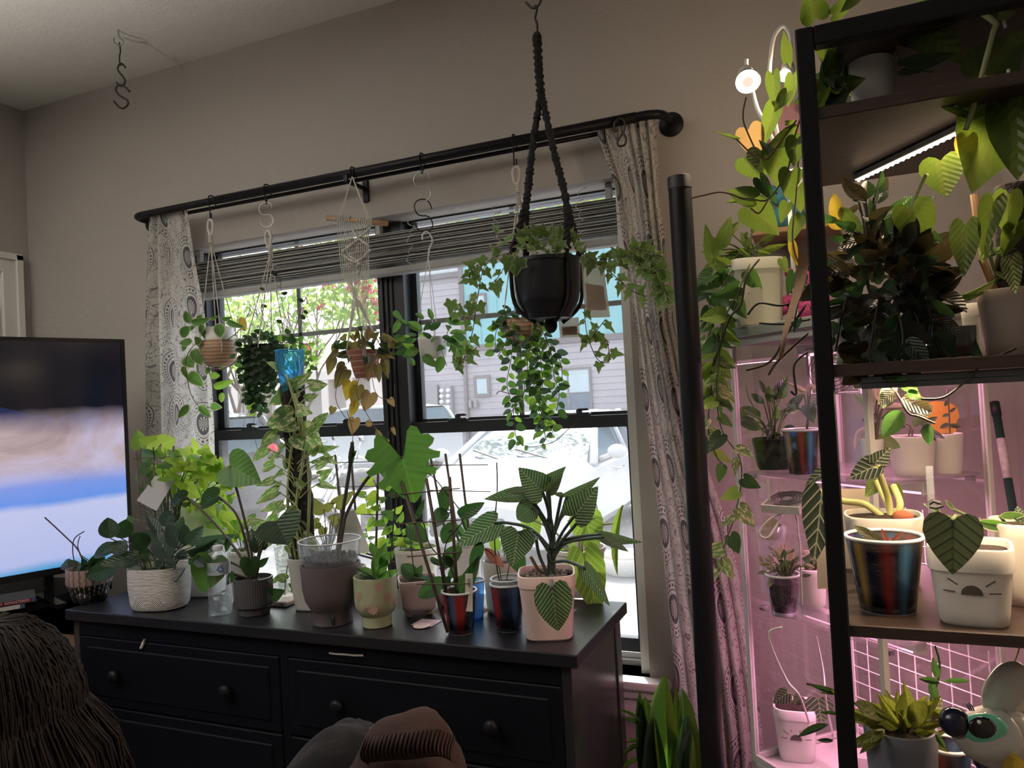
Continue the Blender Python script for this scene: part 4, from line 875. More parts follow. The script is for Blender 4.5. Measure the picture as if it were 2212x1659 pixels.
class Plant:
    def __init__(s, name, label, cat, loc, Y=None, group=None):
        s.t = thing(name, label, cat, loc, group=group); s.Y = Y if Y is not None else loc[1]; s.mat = G_mid; s.kind = 'heart'; s.pm = M_stem; s.pr = .0016
    def p(s, x, y, d=0): return at(x, y, s.Y + d)
    def leaf(s, b, t, w=.7, f=0.0, mat=None, kind=None, var=None):
        b, t = V(b), V(t); y = t - b; L = y.length
        if L < 1e-5: return
        y /= L; vw = CAM - (b + t) / 2; n = vw - y * vw.dot(y)
        if n.length < 1e-4: n = y.orthogonal()
        n.normalize(); n = Q(y, math.radians(f)) @ n; x = y.cross(n)
        m = M.Identity(4)
        for i in range(3): m[i][0] = x[i] * L * w; m[i][1] = y[i] * L; m[i][2] = n[i] * L; m[i][3] = b[i]
        return inst('leaf', leafmesh(kind or s.kind, random.randrange(3) if var is None else var, mat or s.mat), m, s.t)
    def L(s, bx, by, tx, ty, w=.7, f=0, dy=0, db=0, mat=None, kind=None, pet=None, var=None, pr=None):
        b = s.p(bx, by, db); t = s.p(tx, ty, db + dy); s.leaf(b, t, w, f, mat, kind, var)
        if pet:
            a = [s.p(*q) for q in pet]; O('petiole', tube(spline(a + [b], 5), pr or s.pr, 6), s.pm, s.t, smooth=True)
    def S(s, pts, r=.002, mat=None, n=6, name='stem'):
        return O(name, tube(spline([s.p(*q) for q in pts], 5), r, n), mat or s.pm, s.t, smooth=True)
    def tubew(s, pts, r, mat=None, name='stem', n=6): return O(name, tube(pts, r, n), mat or s.pm, s.t, smooth=True)
    def vine(s, pts, n, size, mat=None, kind=None, w=.75, r=.0012, smat=None, droop=.6, spread=1.0, name='vine', jit=.3):
        """a stem through pixel points with leaves set alternately along it"""
        P_ = spline([s.p(*q) for q in pts], 6); O(name, tube(P_, r, 5), smat or s.pm, s.t, smooth=True)
        acc = [0]
        for a, b in zip(P_, P_[1:]): acc.append(acc[-1] + (b - a).length)
        tot = acc[-1]
        for i in range(n):
            u = tot * (i + .5 + random.uniform(-.25, .25)) / n; j = 0
            while j < len(acc) - 2 and acc[j + 1] < u: j += 1
            q = P_[j].lerp(P_[j + 1], (u - acc[j]) / max(acc[j + 1] - acc[j], 1e-6)); d = (P_[j + 1] - P_[j]).normalized()
            sd = (1 if i % 2 else -1); lat = d.cross(CAM - q).normalized() * sd
            dr = lat * spread + V((0, 0, -droop)) + d * .35 + V((random.uniform(-jit, jit), random.uniform(-.6, .4), random.uniform(-jit, jit)))
            dr.normalize(); L_ = size * random.uniform(.7, 1.2)
            ma = mat if not isinstance(mat, (list, tuple)) else random.choice(mat)
            s.leaf(q + dr * L_ * .15, q + dr * L_ * 1.15, w * random.uniform(.85, 1.1), random.uniform(-50, 50), ma, kind)
    def bush(s, cx, cy, rx, ry, n, size, mat=None, kind=None, w=.75, depth=.06, root=None, droop=.45, out=1.0, fr=55, pr=None, pm=None, low=-1.0):
        """leaves filling an oval (pixels) around the plant, each on a petiole from the root point"""
        for i in range(n):
            for _ in range(40):
                a, b, c = random.uniform(-1, 1), random.uniform(-1, 1), random.uniform(-1, 1)
                if a * a + b * b + c * c < 1 and b > low: break
            q = s.p(cx + a * rx, cy + b * ry, c * depth)
            k = s.p(cx, cy + ry * .6); dr = (q - k); dr = dr.normalized() * out + V((0, 0, -droop)) + V([random.uniform(-.5, .5) for _ in range(3)]); dr.normalize()
            L_ = size * random.uniform(.65, 1.2); ma = mat if not isinstance(mat, (list, tuple)) else random.choice(mat)
            s.leaf(q, q + dr * L_, w * random.uniform(.85, 1.12), random.uniform(-fr, fr), ma, kind)
            if root:
                r0 = s.p(root[0] + random.uniform(-8, 8), root[1], c * depth * .3); md = r0.lerp(q, .55) + V((0, 0, .01)); O('petiole', tube(spline([r0, md, q], 4), pr or s.pr, 5), pm or s.pm, s.t, smooth=True)
# ------------------------------------------------------------------ pots
def basept(x, y, z, r): p = atz(x, y, z); return p + away(p) * r
def dep(p): return (V(p) - CAM).dot(CF)
def potpx(x0, x1, yt, yb, z=DZ, wtop=None, sc=1.0):
    """a pot from its pixel box: centre on the surface z, top radius, height"""
    p = atz((x0 + x1) / 2, yb, z); r = (x1 - x0) / 2 * dep(p) / F; c = p + away(p) * r * .9; r = (x1 - x0) / 2 * dep(c) / F
    h = at((x0 + x1) / 2, yt, p.y).z - z
    return V((c.x, c.y, z)), r * sc, h
def pot(t, c, rt, rb, h, mat, n=32, sq=None, rot=0, lip=0.0, liph=.012, soil=.82, th=.004, name='pot', smat=None, asp=1.0, flute=0, nfl=0, auto=35, belly=0):
    pr = [(rb * .6, .0), (rb * .93, 0), (rb, .004)]
    for k in range(1, 6):
        u = k / 6; pr.append((rb + (rt - rb) * u + belly * math.sin(u * PI), h * u))
    if lip: pr += [(rt - lip, h - liph), (rt, h - liph), (rt, h - .002), (rt - .001, h)]
    else: pr += [(rt, h - .002), (rt - .001, h)]
    pr += [(rt - th, h), (rt - th - .001, h - .004), (rt - th - .002, h * .8), (max(rb - th, .005), .006)]
    o = O(name, lathe(pr, c, n, sq, asp, rot, flute, nfl), mat, t, auto=auto)
    if soil:
        rs = rb + (rt - rb) * soil - th * .8 + belly * math.sin(soil * PI); nn = n
        v, f = lathe([(rs, h * soil - .006), (rs * .98, h * soil), (rs * .5, h * soil + .004), (.003, h * soil + .006)], c, nn, sq, asp, rot)
        O('soil', (v, f), smat or M_soil, t, smooth=True)
    return o
M_potw = P('white ceramic', (.80, .78, .75), .45, var=.04); M_potp = P('blush plastic', (.76, .58, .54), .45, var=.03); M_potc = P('cream plastic', (.76, .71, .62), .45); M_potpk = P('dusty pink plastic', (.66, .49, .48), .5)
M_potpu = P('mauve grey plastic', (.14, .115, .125), .5); M_potg = P('pale green glaze', (.44, .46, .30), .3, var=.06); M_potgr = P('smoky ribbed glass', (.10, .10, .11), .15)
M_clear = clear('clear plastic', (.93, .95, .96), .3, .12, (.75, .78, .82), .22)
M_cup = clear('blue tinted plastic', (.42, .78, .96), .25, .15, (.10, .50, .85), .25); M_water = clear('blue water', (.6, .88, .98), .3, .05, (.1, .55, .9), .12)
def painted_irimat(name, stops, alpha=.15):  # film reflections painted as fixed colour stripes round the axis
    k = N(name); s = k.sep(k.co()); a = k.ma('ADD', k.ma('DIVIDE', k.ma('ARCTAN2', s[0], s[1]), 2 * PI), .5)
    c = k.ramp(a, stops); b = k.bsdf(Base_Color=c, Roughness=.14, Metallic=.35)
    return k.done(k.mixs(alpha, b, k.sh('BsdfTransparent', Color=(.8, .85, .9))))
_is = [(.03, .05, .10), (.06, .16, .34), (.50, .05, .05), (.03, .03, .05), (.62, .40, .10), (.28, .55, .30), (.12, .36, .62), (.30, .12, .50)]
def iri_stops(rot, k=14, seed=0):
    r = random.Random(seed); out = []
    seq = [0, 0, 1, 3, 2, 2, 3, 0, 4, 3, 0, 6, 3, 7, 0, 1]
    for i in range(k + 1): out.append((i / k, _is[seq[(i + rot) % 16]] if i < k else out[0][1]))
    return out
M_iriA = painted_irimat('painted reflections red blue', iri_stops(2, 20)); M_iriC = painted_irimat('painted reflections gold red', iri_stops(3)); M_iriD = painted_irimat('painted reflections violet orange', iri_stops(5, 24))
M_iriB = clear('iridescent blue plastic', (.35, .70, .95), .5, .08, (.25, .35, .9), .35)
M_iriF = clear('clear film with violet sheen', (.85, .78, .92), .6, .06, (.6, .5, .8), .10)
M_rim = P('frosted plastic rim', (.75, .78, .82), .25)
def cup(t, c, rt, rb, h, film, core=True, soil=.8):
    """clear tapered cup with rolled rim around a dark root ball"""
    O('cup', lathe([(rb * .9, .004), (rb, .002), (rb + (rt - rb) * .5, h * .5), (rt, h)], c, 40, cap=False), film, t, smooth=True)
    O('rim', tube([(c[0] + rt * math.cos(a * PI / 20), c[1] + rt * math.sin(a * PI / 20), c[2] + h) for a in range(40)], .0028, 6, closed=True), M_rim, t, smooth=True)
    O('cup_base', lathe([(rb * .98, 0), (rb, .004), (rb, .008), (rb * .8, .009)], c, 32), M_rim if film is not M_iriB else film, t, smooth=True)
    if core:
        O('root_ball', lathe([(rb * .8, h * .06), (rb * .93, h * .1), (rt * .95, h * soil), (rt * .5, h * soil + .004), (.003, h * soil + .005)], c, 28), M_soil, t, smooth=True)
DR = 1.0
# ---------------------------------------------------------------- D1 footed patterned bowl
c, r, h = potpx(150, 240, 1232, 1308); rd = r
k = N('carved black and blush clay'); s = k.sep(k.co()); a = k.ma('ARCTAN2', s[0], s[1]); z = s[2]
st = k.ma('GREATER_THAN', k.ma('SINE', k.ma('MULTIPLY', a, 26.0)), .72); st2 = k.ma('GREATER_THAN', k.ma('SINE', k.ma('ADD', k.ma('MULTIPLY', a, 22.0), k.ma('MULTIPLY', k.ma('SINE', k.ma('MULTIPLY', z, 300.0)), .4))), .55)
up = k.ma('GREATER_THAN', z, h * .55); gap = k.ma('GREATER_THAN', k.ma('SINE', k.ma('ADD', k.ma('MULTIPLY', z, 420.0), k.ma('MULTIPLY', a, 11.0))), -.55)
low = k.mix(k.ma('MULTIPLY', k.ma('MULTIPLY', st, gap), k.ma('GREATER_THAN', z, h * .22)), (.012, .011, .014), (.6, .52, .46)); upc = k.mix(k.ma('MULTIPLY', st2, .75), (.36, .25, .22), (.09, .065, .065))
M_carv = k.done(k.bsdf(Base_Color=k.mix(up, low, upc), Roughness=.6))
q = Plant('potted_plant', 'footed black and blush carved bowl with bare-stemmed plant', 'potted plant', c); q.mat = G_deep; q.kind = 'ovate'; q.pm = M_dstem
prof = [(.01, .016), (r * .55, .018), (r * .8, h * .3), (r * .97, h * .55), (r * 1.0, h * .6), (r * .98, h), (r * .94, h), (r * .93, h * .8), (r * .5, h * .4)]
O('bowl', lathe(prof, c, 36), M_carv, q.t, auto=50)
for i in range(4): a = i * PI / 2 + .5; O('foot', lathe([(.011, 0), (.017, .012), (.022, .035), (.01, .045)], (c[0] + r * .55 * math.cos(a), c[1] + r * .55 * math.sin(a), DZ), 12), M_carv, q.t, smooth=True)
O('soil', lathe([(r * .93, h * .86), (r * .5, h * .88), (.003, h * .88)], c, 28), M_soil, q.t, smooth=True)
q.S([(184, 1232), (170, 1190), (140, 1158), (97, 1118)], .0022); q.S([(168, 1232), (158, 1200), (160, 1165), (182, 1148)], .0016); q.S([(200, 1232), (178, 1205), (168, 1180), (173, 1158)], .0014); q.S([(205, 1235), (196, 1215), (172, 1198)], .0016)
for a in ((158, 1228, 127, 1210, .55), (160, 1232, 140, 1222, .6, 30), (172, 1232, 150, 1212, .6), (178, 1236, 196, 1222, .7), (190, 1235, 178, 1206, .5), (200, 1225, 225, 1205, .5), (205, 1232, 240, 1222, .5, 20), (196, 1226, 212, 1195, .5)): q.L(*a)
# ---------------------------------------------------------------- D2 white oval planter
c, r, h = potpx(283, 412, 1232, 1325); c = c + V((0, .0, 0))
k = N('white ribbed ceramic'); s = k.sep(k.co()); arch = k.ma('SQRT', k.ma('ADD', k.ma('POWER', k.ma('SUBTRACT', s[0], .012), 2.0), k.ma('POWER', s[2], 2.0)))
hh = k.mix(k.ma('LESS_THAN', arch, .052), k.ma('SINE', k.ma('MULTIPLY', s[2], 1500.0)), k.ma('SINE', k.ma('MULTIPLY', arch, 1500.0)))
M_rib = k.done(k.bsdf(Base_Color=(.80, .77, .75), Roughness=.55, Normal=k.bump(hh, .7, .0015)))
q = Plant('potted_plant', 'oval white ribbed planter with silvery green philodendron', 'potted plant', c, c.y - .02); q.mat = G_silver; q.kind = 'ovate'; q.pr = .0018
ra = math.radians(14)
O('planter', lathe([(r * .6, 0), (r * .85, .003), (r * .93, .015), (r * .99, h * .5), (r, h), (r * .95, h), (r * .94, h * .8), (r * .8, .01)], c, 44, 2.6, .72, ra), M_rib, q.t, auto=50)
O('soil', lathe([(r * .94, h * .85), (r * .5, h * .88), (.003, h * .88)], c, 32, 2.6, .72, ra), M_soil, q.t, smooth=True)
R0 = (345, 1228)
for a in ((238, 1163, 232, 1121, .9, 10), (262, 1163, 271, 1119, .9, 15), (316, 1184, 287, 1152, .95, 10), (358, 1138, 362, 1100, .85, 0), (343, 1156, 318, 1110, .45, 20), (366, 1207, 334, 1149, .72, 0), (389, 1184, 361, 1134, .66, 10), (401, 1176, 394, 1130, .6, 20), (407, 1174, 432, 1145, .6, 0), (422, 1178, 490, 1168, .42, 20),
          (404, 1192, 460, 1181, .35, 40), (324, 1195, 295, 1202, .85, 0), (404, 1204, 375, 1189, .6, 10), (292, 1198, 224, 1222, .42, 25), (252, 1224, 196, 1243, .5, 10), (256, 1185, 195, 1198, .4, 30), (434, 1196, 404, 1222, .6, 0), (300, 1205, 268, 1226, .6, 20), (352, 1215, 330, 1232, .7, 30), (275, 1190, 240, 1178, .6, 10), (420, 1205, 446, 1224, .6, 20), (372, 1160, 392, 1108, .4, 30), (378, 1222, 352, 1205, .6, 20), (325, 1172, 300, 1135, .6, 30)):
    m = G_silver if a[0] > 330 else G_dark
    q.L(*a, mat=m, pet=[(R0[0] + (a[0] - 345) * .35, 1230), ((a[0] + R0[0]) / 2, (a[1] + 1225) / 2 - 4)], db=random.uniform(-.06, .03), dy=random.uniform(-.03, .02))
q.S([(365, 1225), (362, 1240), (370, 1257), (385, 1250), (400, 1228)], .0018)
# ---------------------------------------------------------------- D3 neon plant with trellis
c, r, h = potpx(412, 500, 1192, 1310); c = c + V((-.10, .08, 0))
q = Plant('potted_plant', 'lime green climbing plant on a stick trellis behind the oval planter', 'potted plant', c, c.y); q.mat = G_neon; q.pm = M_stem; q.pr = .0013
pot(q.t, c, r, r * .8, h, M_potw, sq=5, rot=.3, soil=.9)
O('plastic_sleeve', lathe([(r * .8, h * .75), (r * 1.12, h * 1.35), (r * 1.0, h * 1.75)], c + V((.0, 0, 0)), 20, flute=.05, nfl=7, cap=False), clear('pale green plastic sleeve', (.75, .85, .6), .2, .3, (.62, .72, .45), .6), q.t, smooth=True)
random.seed(21)
ks = [(331, 966, 335, 1121), (375, 964, 366, 1062), (294, 976, 304, 1139)]
for a in ks: q.tubew([q.p(a[0], a[1], -.05), q.p(a[2], a[3], -.05), V((q.p(a[2], a[3], -.05).x * .6 + c.x * .4, c.y - .03, DZ + h * .9))], .003, M_stick, 'trellis_stake')
for a in ((287, 991, 393, 985), (308, 1038, 378, 1034), (292, 1092, 372, 1085)): q.tubew([q.p(a[0], a[1], -.053), q.p(a[2], a[3], -.053)], .0014, M_stick, 'trellis_rung')
q.L(303, 966, 297, 927, .95, 0, pet=[(330, 1120), (305, 1010)], mat=G_bright); q.L(318, 962, 350, 945, .8, 0); q.L(350, 960, 385, 947, .9, 0); q.L(330, 985, 290, 990, .6, 0, mat=G_mid)
for i in range(128):
    u = random.random(); x = 318 + 190 * u; yb = 965 + 150 * random.random() ** 1.1 + max(0, (u - .6)) * 120; 
    if u < .3 and yb > 1060: yb -= 60
    tx, ty = x + random.uniform(-6, 26) + 10 * u, yb + random.uniform(5, 28)
    q.L(x, yb, tx, ty, random.uniform(.6, .95), random.uniform(-45, 45), dy=random.uniform(-.04, .04), db=random.uniform(-.07, .08), mat=random.choice((G_neon, G_neon, G_neon, G_bright)) if u > .2 else random.choice((G_bright, G_mid)), pet=[(350 + 60 * u, 1150, .0), (352 + (x - 352) * .55, (1150 + yb) / 2 - 10, 0)] if i % 2 == 0 else None)
for a in ((300, 1035, 286, 1030), (312, 1060, 296, 1075), (320, 1010, 300, 1020), (325, 1030, 338, 1015), (318, 1075, 330, 1090), (284, 1120, 272, 1128), (340, 1075, 352, 1065)): q.L(*a, .9, 10, mat=G_mid, pet=[(330, 1130)])
M_trap = P('pale sticky card', (.55, .54, .52), .6)
O('sticky_card', (lambda v: (v + [p + V((0, .0015, 0)) for p in v], [[0, 1, 2, 3], [7, 6, 5, 4], [0, 4, 5, 1], [1, 5, 6, 2], [2, 6, 7, 3], [3, 7, 4, 0]]))([q.p(295, 1081, -.06), q.p(338, 1104, -.06), q.p(378, 1036, -.06), q.p(335, 1028, -.06)]), M_trap, q.t, label='pale sticky insect card')
# ---------------------------------------------------------------- D4 water bottle
c, r, h = potpx(452, 502, 1182, 1334); r *= .98
bt = thing('water_bottle', 'clear plastic water bottle standing by the oval planter', 'bottle', c)
pr = [(r * .7, 0), (r * .95, .006), (r, .015), (r * .9, .03), (r * .98, .04)]
for i in range(9): z = .045 + i * .008; pr += [(r * .93, z), (r * .985, z + .004)]
pr += [(r * .97, h * .62), (r * .97, h * .78), (r * .8, h * .86), (r * .45, h * .92), (r * .4, h * .94)]
O('bottle_body', lathe(pr, c, 28, flute=.02, nfl=5), clear('clear bottle plastic', (.96, .98, .98), .5, .05, (.8, .85, .88), .06), bt, smooth=True)
O('cap', lathe([(r * .42, h * .93), (r * .45, h * .935), (r * .45, h * .985), (r * .42, h)], c, 24, flute=.02, nfl=24), P('white bottle cap', (.7, .72, .74), .4), bt, auto=40)
O('label_band', lathe([(r * .985, h * .60), (r * .985, h * .78)], c, 32, cap=False), P('pale blue label', (.55, .63, .70), .4), bt, smooth=True)
M_blu = P('blue print', (.05, .13, .40), .5); d = -away(c); sx = V((-d.y, d.x, 0)); 
O('recycling_mark', join(*[xf(join(box(-.005, .004, -.0005, .0005, -.0015, .0015), ([(.004, 0, -.0035), (.0085, 0, 0), (.004, 0, .0035)], [[0, 1, 2]])), M.Translation(c + d * r * 1.0 + sx * .004 + V((0, 0, h * .69))) @ frame((0, 0, 0), sx, d).to_3x3().to_4x4() @ M.Rotation(i * 2 * PI / 3, 4, 'Y') @ M.Translation((0, 0, .006))) for i in range(3)]), M_blu, bt)
O('water', lathe([(r * .85, .004), (r * .9, .03), (r * .9, h * .3), (.002, h * .3)], c, 24), clear('water', (.93, .96, .97), .3, .02), bt, smooth=True)
# ---------------------------------------------------------------- D5 big heart leaves in grey ribbed glass
c, r, h = potpx(510, 591, 1254, 1334)
q = Plant('potted_plant', 'smoky ribbed glass pot with huge long-stemmed heart leaves', 'potted plant', c, c.y); q.mat = G_dark; q.pr = .0035; q.pm = P('purple brown petiole', (.07, .045, .035), .5)
O('pot', lathe([(r * .5, 0), (r * .78, .002), (r * .8, .018), (r * .95, .024), (r * .98, .035), (r, h), (r * .94, h), (r * .93, h * .8)], c, 96, flute=.012, nfl=48), M_potgr, q.t, auto=40)
O('soil', lathe([(r * .94, h * .88), (r * .5, h * .92), (.003, h * .92)], c, 28), M_soil, q.t, smooth=True)
q.L(497, 1006, 560, 1042, 1.0, 5, mat=G_mid, kind='heart', var=0, pet=[(549, 1250), (541, 1180), (520, 1090)]); q.L(471, 1072, 410, 1096, .5, 25, mat=G_deep, pet=[(546, 1250), (533, 1180), (510, 1110)], var=1)
q.L(402, 1074, 350, 1093, .42, 30, mat=G_deep, pet=[(543, 1250), (515, 1195), (455, 1120)], var=1); q.L(598, 1126, 627, 1184, 1.2, 0, mat=G_dark, pet=[(552, 1250), (562, 1195), (585, 1140)], db=-.03, dy=-.04)
q.L(457, 1206, 436, 1286, .88, 0, mat=G_mid, pet=[(545, 1250), (520, 1225), (484, 1210)], db=-.05, var=0); q.L(540, 1208, 540, 1253, .95, 0, mat=G_dark, pet=[(548, 1250), (544, 1230)], db=-.05); q.L(560, 1185, 545, 1140, .8, 15, mat=G_deep, pet=[(552, 1250)]); q.L(588, 1286, 614, 1276, .9, 10, mat=G_dark, pet=[(575, 1256), (585, 1262)])
q.L(495, 1168, 486, 1195, .5, 20, mat=G_dark); q.L(505, 1240, 492, 1262, .7, 10, mat=G_dark, pet=[(545, 1250)]); q.L(560, 1220, 582, 1200, .5, 20, mat=G_dark, pet=[(552, 1250)])
# small recycling pot group in the back row behind: white tall pots with green plants
def backpot(x0, x1, yt, yb, mat, label, leaves, kind='heart', lm=(G_bright, G_mid), size=.05, sq=None, ry=45, rx=None, n2=None, dyc=0, r2=.82):
    c, r, h = potpx(x0, x1, yt, yb); xm = (x0 + x1) / 2
    q = Plant('potted_plant', label, 'potted plant', c, c.y); q.kind = kind; q.pr = .001
    pot(q.t, c, r, r * r2, h, mat, sq=sq, rot=.25, lip=.003 if sq is None else 0, soil=.9)
    if leaves: q.bush(xm, yt - ry * .75 + dyc, rx or (x1 - x0) * .6, ry, leaves, size, list(lm), depth=.05, root=(xm, yt + 4))
    return q
random.seed(5)
backpot(500, 556, 1192, 1302, M_potw, 'plain white pot half hidden behind the smoky ribbed pot', 16, size=.035, ry=40, rx=34)
# ---------------------------------------------------------------- D6 glass vase with cuttings on a pink tray
p = atz(622, 1310, DZ); tr = thing('tray', 'flat pink tray under the glass vase', 'tray', p + away(p) * .05)
pc = p + away(p) * .05
O('tray_body', bbox(pc.x - .035, pc.x + .035, pc.y - .05, pc.y + .05, DZ, DZ + .015, .003), M_potp, tr); O('button', ball((pc.x + .022, pc.y - .05, DZ + .008), .003, 8, 6), M_dstem, tr, smooth=True)
c = V((pc.x, pc.y, DZ + .0155)); r = 24 * dep(c) / F; h = at(622, 1182, pc.y - r).z - c.z
k = N('rippled clear glass'); s = k.sep(k.co()); wv = k.ma('SINE', k.ma('ADD', k.ma('MULTIPLY', s[2], 420.0), k.ma('MULTIPLY', k.noise(k.co(), 35, 2), 9.0)))
t_ = k.sh('BsdfTransparent', Color=(.93, .95, .93)); g_ = k.sh('BsdfGlossy', Color=(1, 1, 1), Roughness=.08); M_ripple = k.done(k.mixs(k.ma('ADD', .12, k.ma('MULTIPLY', k.ma('GREATER_THAN', wv, .3), .25)), t_, k.mixs(.5, g_, k.sh('BsdfTranslucent', Color=(.8, .82, .8)))))
q = Plant('vase', 'rippled clear glass vase with pothos cuttings in water', 'vase', c, c.y); q.mat = G_pothos; q.kind = 'heart'
O('glass', lathe([(r * .6, 0), (r * .75, .003), (r * .8, h * .3), (r, h), (r * .96, h), (r * .76, h * .3), (r * .6, .01)], c, 36), M_ripple, q.t, smooth=True)
q.S([(630, 1280), (628, 1240), (622, 1180), (615, 1150)], .0022); q.S([(615, 1285), (620, 1230), (632, 1190), (640, 1170)], .002)
for a in ((618, 1252, 590, 1240, .6, 10), (600, 1248, 586, 1262, .5), (622, 1180, 640, 1205, .6), (612, 1160, 596, 1180, .7), (636, 1172, 652, 1190, .7), (628, 1262, 640, 1282, .4)): q.L(*a, db=-.03)
# ---------------------------------------------------------------- D7 moss pole pothos
c, r, h = potpx(636, 738, 1207, 1322)
q = Plant('moss_pole_plant', 'tall dark moss pole wrapped in variegated pothos', 'potted plant', c, c.y); q.mat = G_pothos; q.pm = M_pstem; q.pr = .0022
pot(q.t, c, r, r * .78, h, M_potw, sq=4.5, rot=.2, soil=.9)
k = N('sphagnum moss pole'); co = k.co(); nz = k.noise(co, 60, 4, .7); M_moss = k.done(k.bsdf(Base_Color=k.ramp(nz, [(.35, (.008, .007, .007)), (.55, (.025, .019, .016)), (.72, (.085, .065, .045))]), Roughness=.95, Normal=k.bump(nz, 1.0, .012)))
pt_ = [q.p(655, 1225), q.p(652, 1090), q.p(640, 960), q.p(632, 845)]; ptop = pt_[-1]
pa = spline(pt_, 8); mr = 24 * dep(pa[0]) / F
O('moss_pole', tube([a + V((.0025 * math.sin(i * 1.7), 0, 0)) for i, a in enumerate(pa)], [mr * (1 + .05 * math.sin(i * 2.3)) for i in range(len(pa))], 16), M_moss, q.t, smooth=True)
ms = []
for i in range(16): a = 2 * PI * i / 16; ms.append(tube([p + V((math.cos(a) * (mr + .002), math.sin(a) * (mr + .002), 0)) for p in pa[-3:]] + [pa[-1] + V((math.cos(a) * (mr + .002), math.sin(a) * (mr + .002), .018))], .0007, 4))
for z in (-.06, -.045, -.03, -.015, 0, .012): ms.append(tube([ptop + V((math.cos(a * PI / 10) * (mr + .002) - .0, math.sin(a * PI / 10) * (mr + .002), z)) for a in range(20)], .0007, 4, closed=True))
O('wire_mesh', join(*ms), M_black, q.t, label='black wire mesh sleeve')
cu = V((ptop.x - .004, ptop.y, ptop.z - .012)); cr_ = 31 * dep(cu) / F; ch_ = at(625, 757, cu.y).z - cu.z
bc = thing('plastic_cup', 'translucent blue plastic cup of water on the moss pole', 'cup', cu)
pr = [(cr_ * .62, .001)]
for i in range(14): z = ch_ * (.04 + .05 * i); rr = cr_ * (.66 + .024 * i); pr += [(rr, z), (rr - .0008, z + ch_ * .025)]
pr += [(cr_ * .98, ch_ * .78), (cr_, ch_)]
O('cup_wall', lathe(pr, cu, 32, cap=False), M_cup, bc, smooth=True); O('cup_rim', tube([cu + V((cr_ * math.cos(a * PI / 16), cr_ * math.sin(a * PI / 16), ch_)) for a in range(32)], .0018, 6, closed=True), P('blue rim', (.05, .40, .72), .3), bc, smooth=True)
O('water', lathe([(cr_ * .6, .003), (cr_ * .92, ch_ * .74), (.003, ch_ * .74)], cu, 28), M_water, bc, smooth=True)
for pts in ([(648, 1220), (640, 1090), (655, 990), (648, 930), (640, 880), (620, 810)], [(660, 1220), (668, 1080), (664, 985), (650, 900), (636, 850)], [(640, 1210), (622, 1100), (626, 1000), (636, 930)]): q.S([(x, y, -mr - .002) for x, y in pts], .0042)
for a in ((631, 900, 569, 918, .68, 10), (650, 936, 692, 971, .95, 0), (597, 940, 549, 970, .45, 20), (636, 840, 588, 873, .62, 15), (613, 800, 573, 779, .42, 20), (636, 826, 668, 812, .55, 20), (671, 832, 714, 826, .5, 20), (646, 884, 673, 893, .75, 10), (683, 914, 709, 888, .65, 20), (577, 969, 542, 998, .48, 15), (602, 984, 575, 988, .5, 20), (591, 1003, 554, 1018, .52, 20), (621, 1010, 612, 985, .6, 10), (591, 1037, 556, 1050, .45, 20), (607, 1043, 587, 1054, .5, 20),
          (600, 1062, 548, 1088, .42, 25), (598, 1091, 566, 1106, .5, 20), (690, 968, 733, 966, .42, 30), (684, 1003, 713, 993, .5, 20), (693, 1026, 713, 1018, .8, 20), (692, 1043, 720, 1055, .42, 10), (552, 1120, 522, 1139, .8, 10), (600, 1120, 566, 1150, .7, 0), (612, 1090, 582, 1112, .7, 20), (640, 1100, 612, 1130, .7, 0), (672, 980, 690, 962, .6, 30), (668, 935, 690, 925, .7, 20), (612, 960, 600, 980, .7, 30), (640, 1040, 655, 1062, .5, 20), (628, 1075, 640, 1095, .6, 30), (655, 1050, 640, 1030, .4, 30), (700, 985, 722, 1000, .6, 10), (610, 1020, 592, 1030, .6, 10), (662, 860, 690, 850, .6, 20), (640, 920, 610, 935, .7, 20), (618, 925, 598, 905, .6, 20), (600, 1140, 620, 1165, .7, 10), (570, 1130, 548, 1160, .7, 10), (645, 1130, 670, 1150, .7, 0), (655, 1160, 690, 1190, .7, 0), (585, 1160, 560, 1190, .7, 10)):
    x0 = 628 + (a[1] - 840) * .075; q.L(*a, db=-mr + random.uniform(-.03, .02), dy=random.uniform(-.03, .02), pet=[(x0 + (4 if a[2] > a[0] else -4), a[1] + 34, -mr), ((x0 + a[0]) / 2, a[1] + 14, -mr - .005)], pr=.0017)
# syngonium beside it
q = Plant('potted_plant', 'dull olive arrowhead plant behind the mauve planter', 'potted plant', basept(712, 1312, DZ, .05) + V((.025, .075, 0)), c.y + .06); q.mat = leafmat('dull olive leaf', (.17, .19, .06), (.4, .42, .1), .5, 1); q.pr = .0012
pot(q.t, q.t.location, .045, .036, .09, M_potp, soil=.9)
for a in ((676, 1110, 670, 1070, 1.35, 5), (727, 1088, 765, 1062, .6, 20), (700, 1100, 724, 1080, .7, 30), (690, 1128, 668, 1140, .8, 10), (715, 1125, 740, 1118, .8, 20), (700, 1140, 690, 1165, .7, 10), (735, 1120, 752, 1135, .6, 10), (660, 1135, 640, 1150, .7, 10)): q.L(*a, pet=[(708, 1210), ((a[0] + 708) / 2, (a[1] + 1200) / 2)])
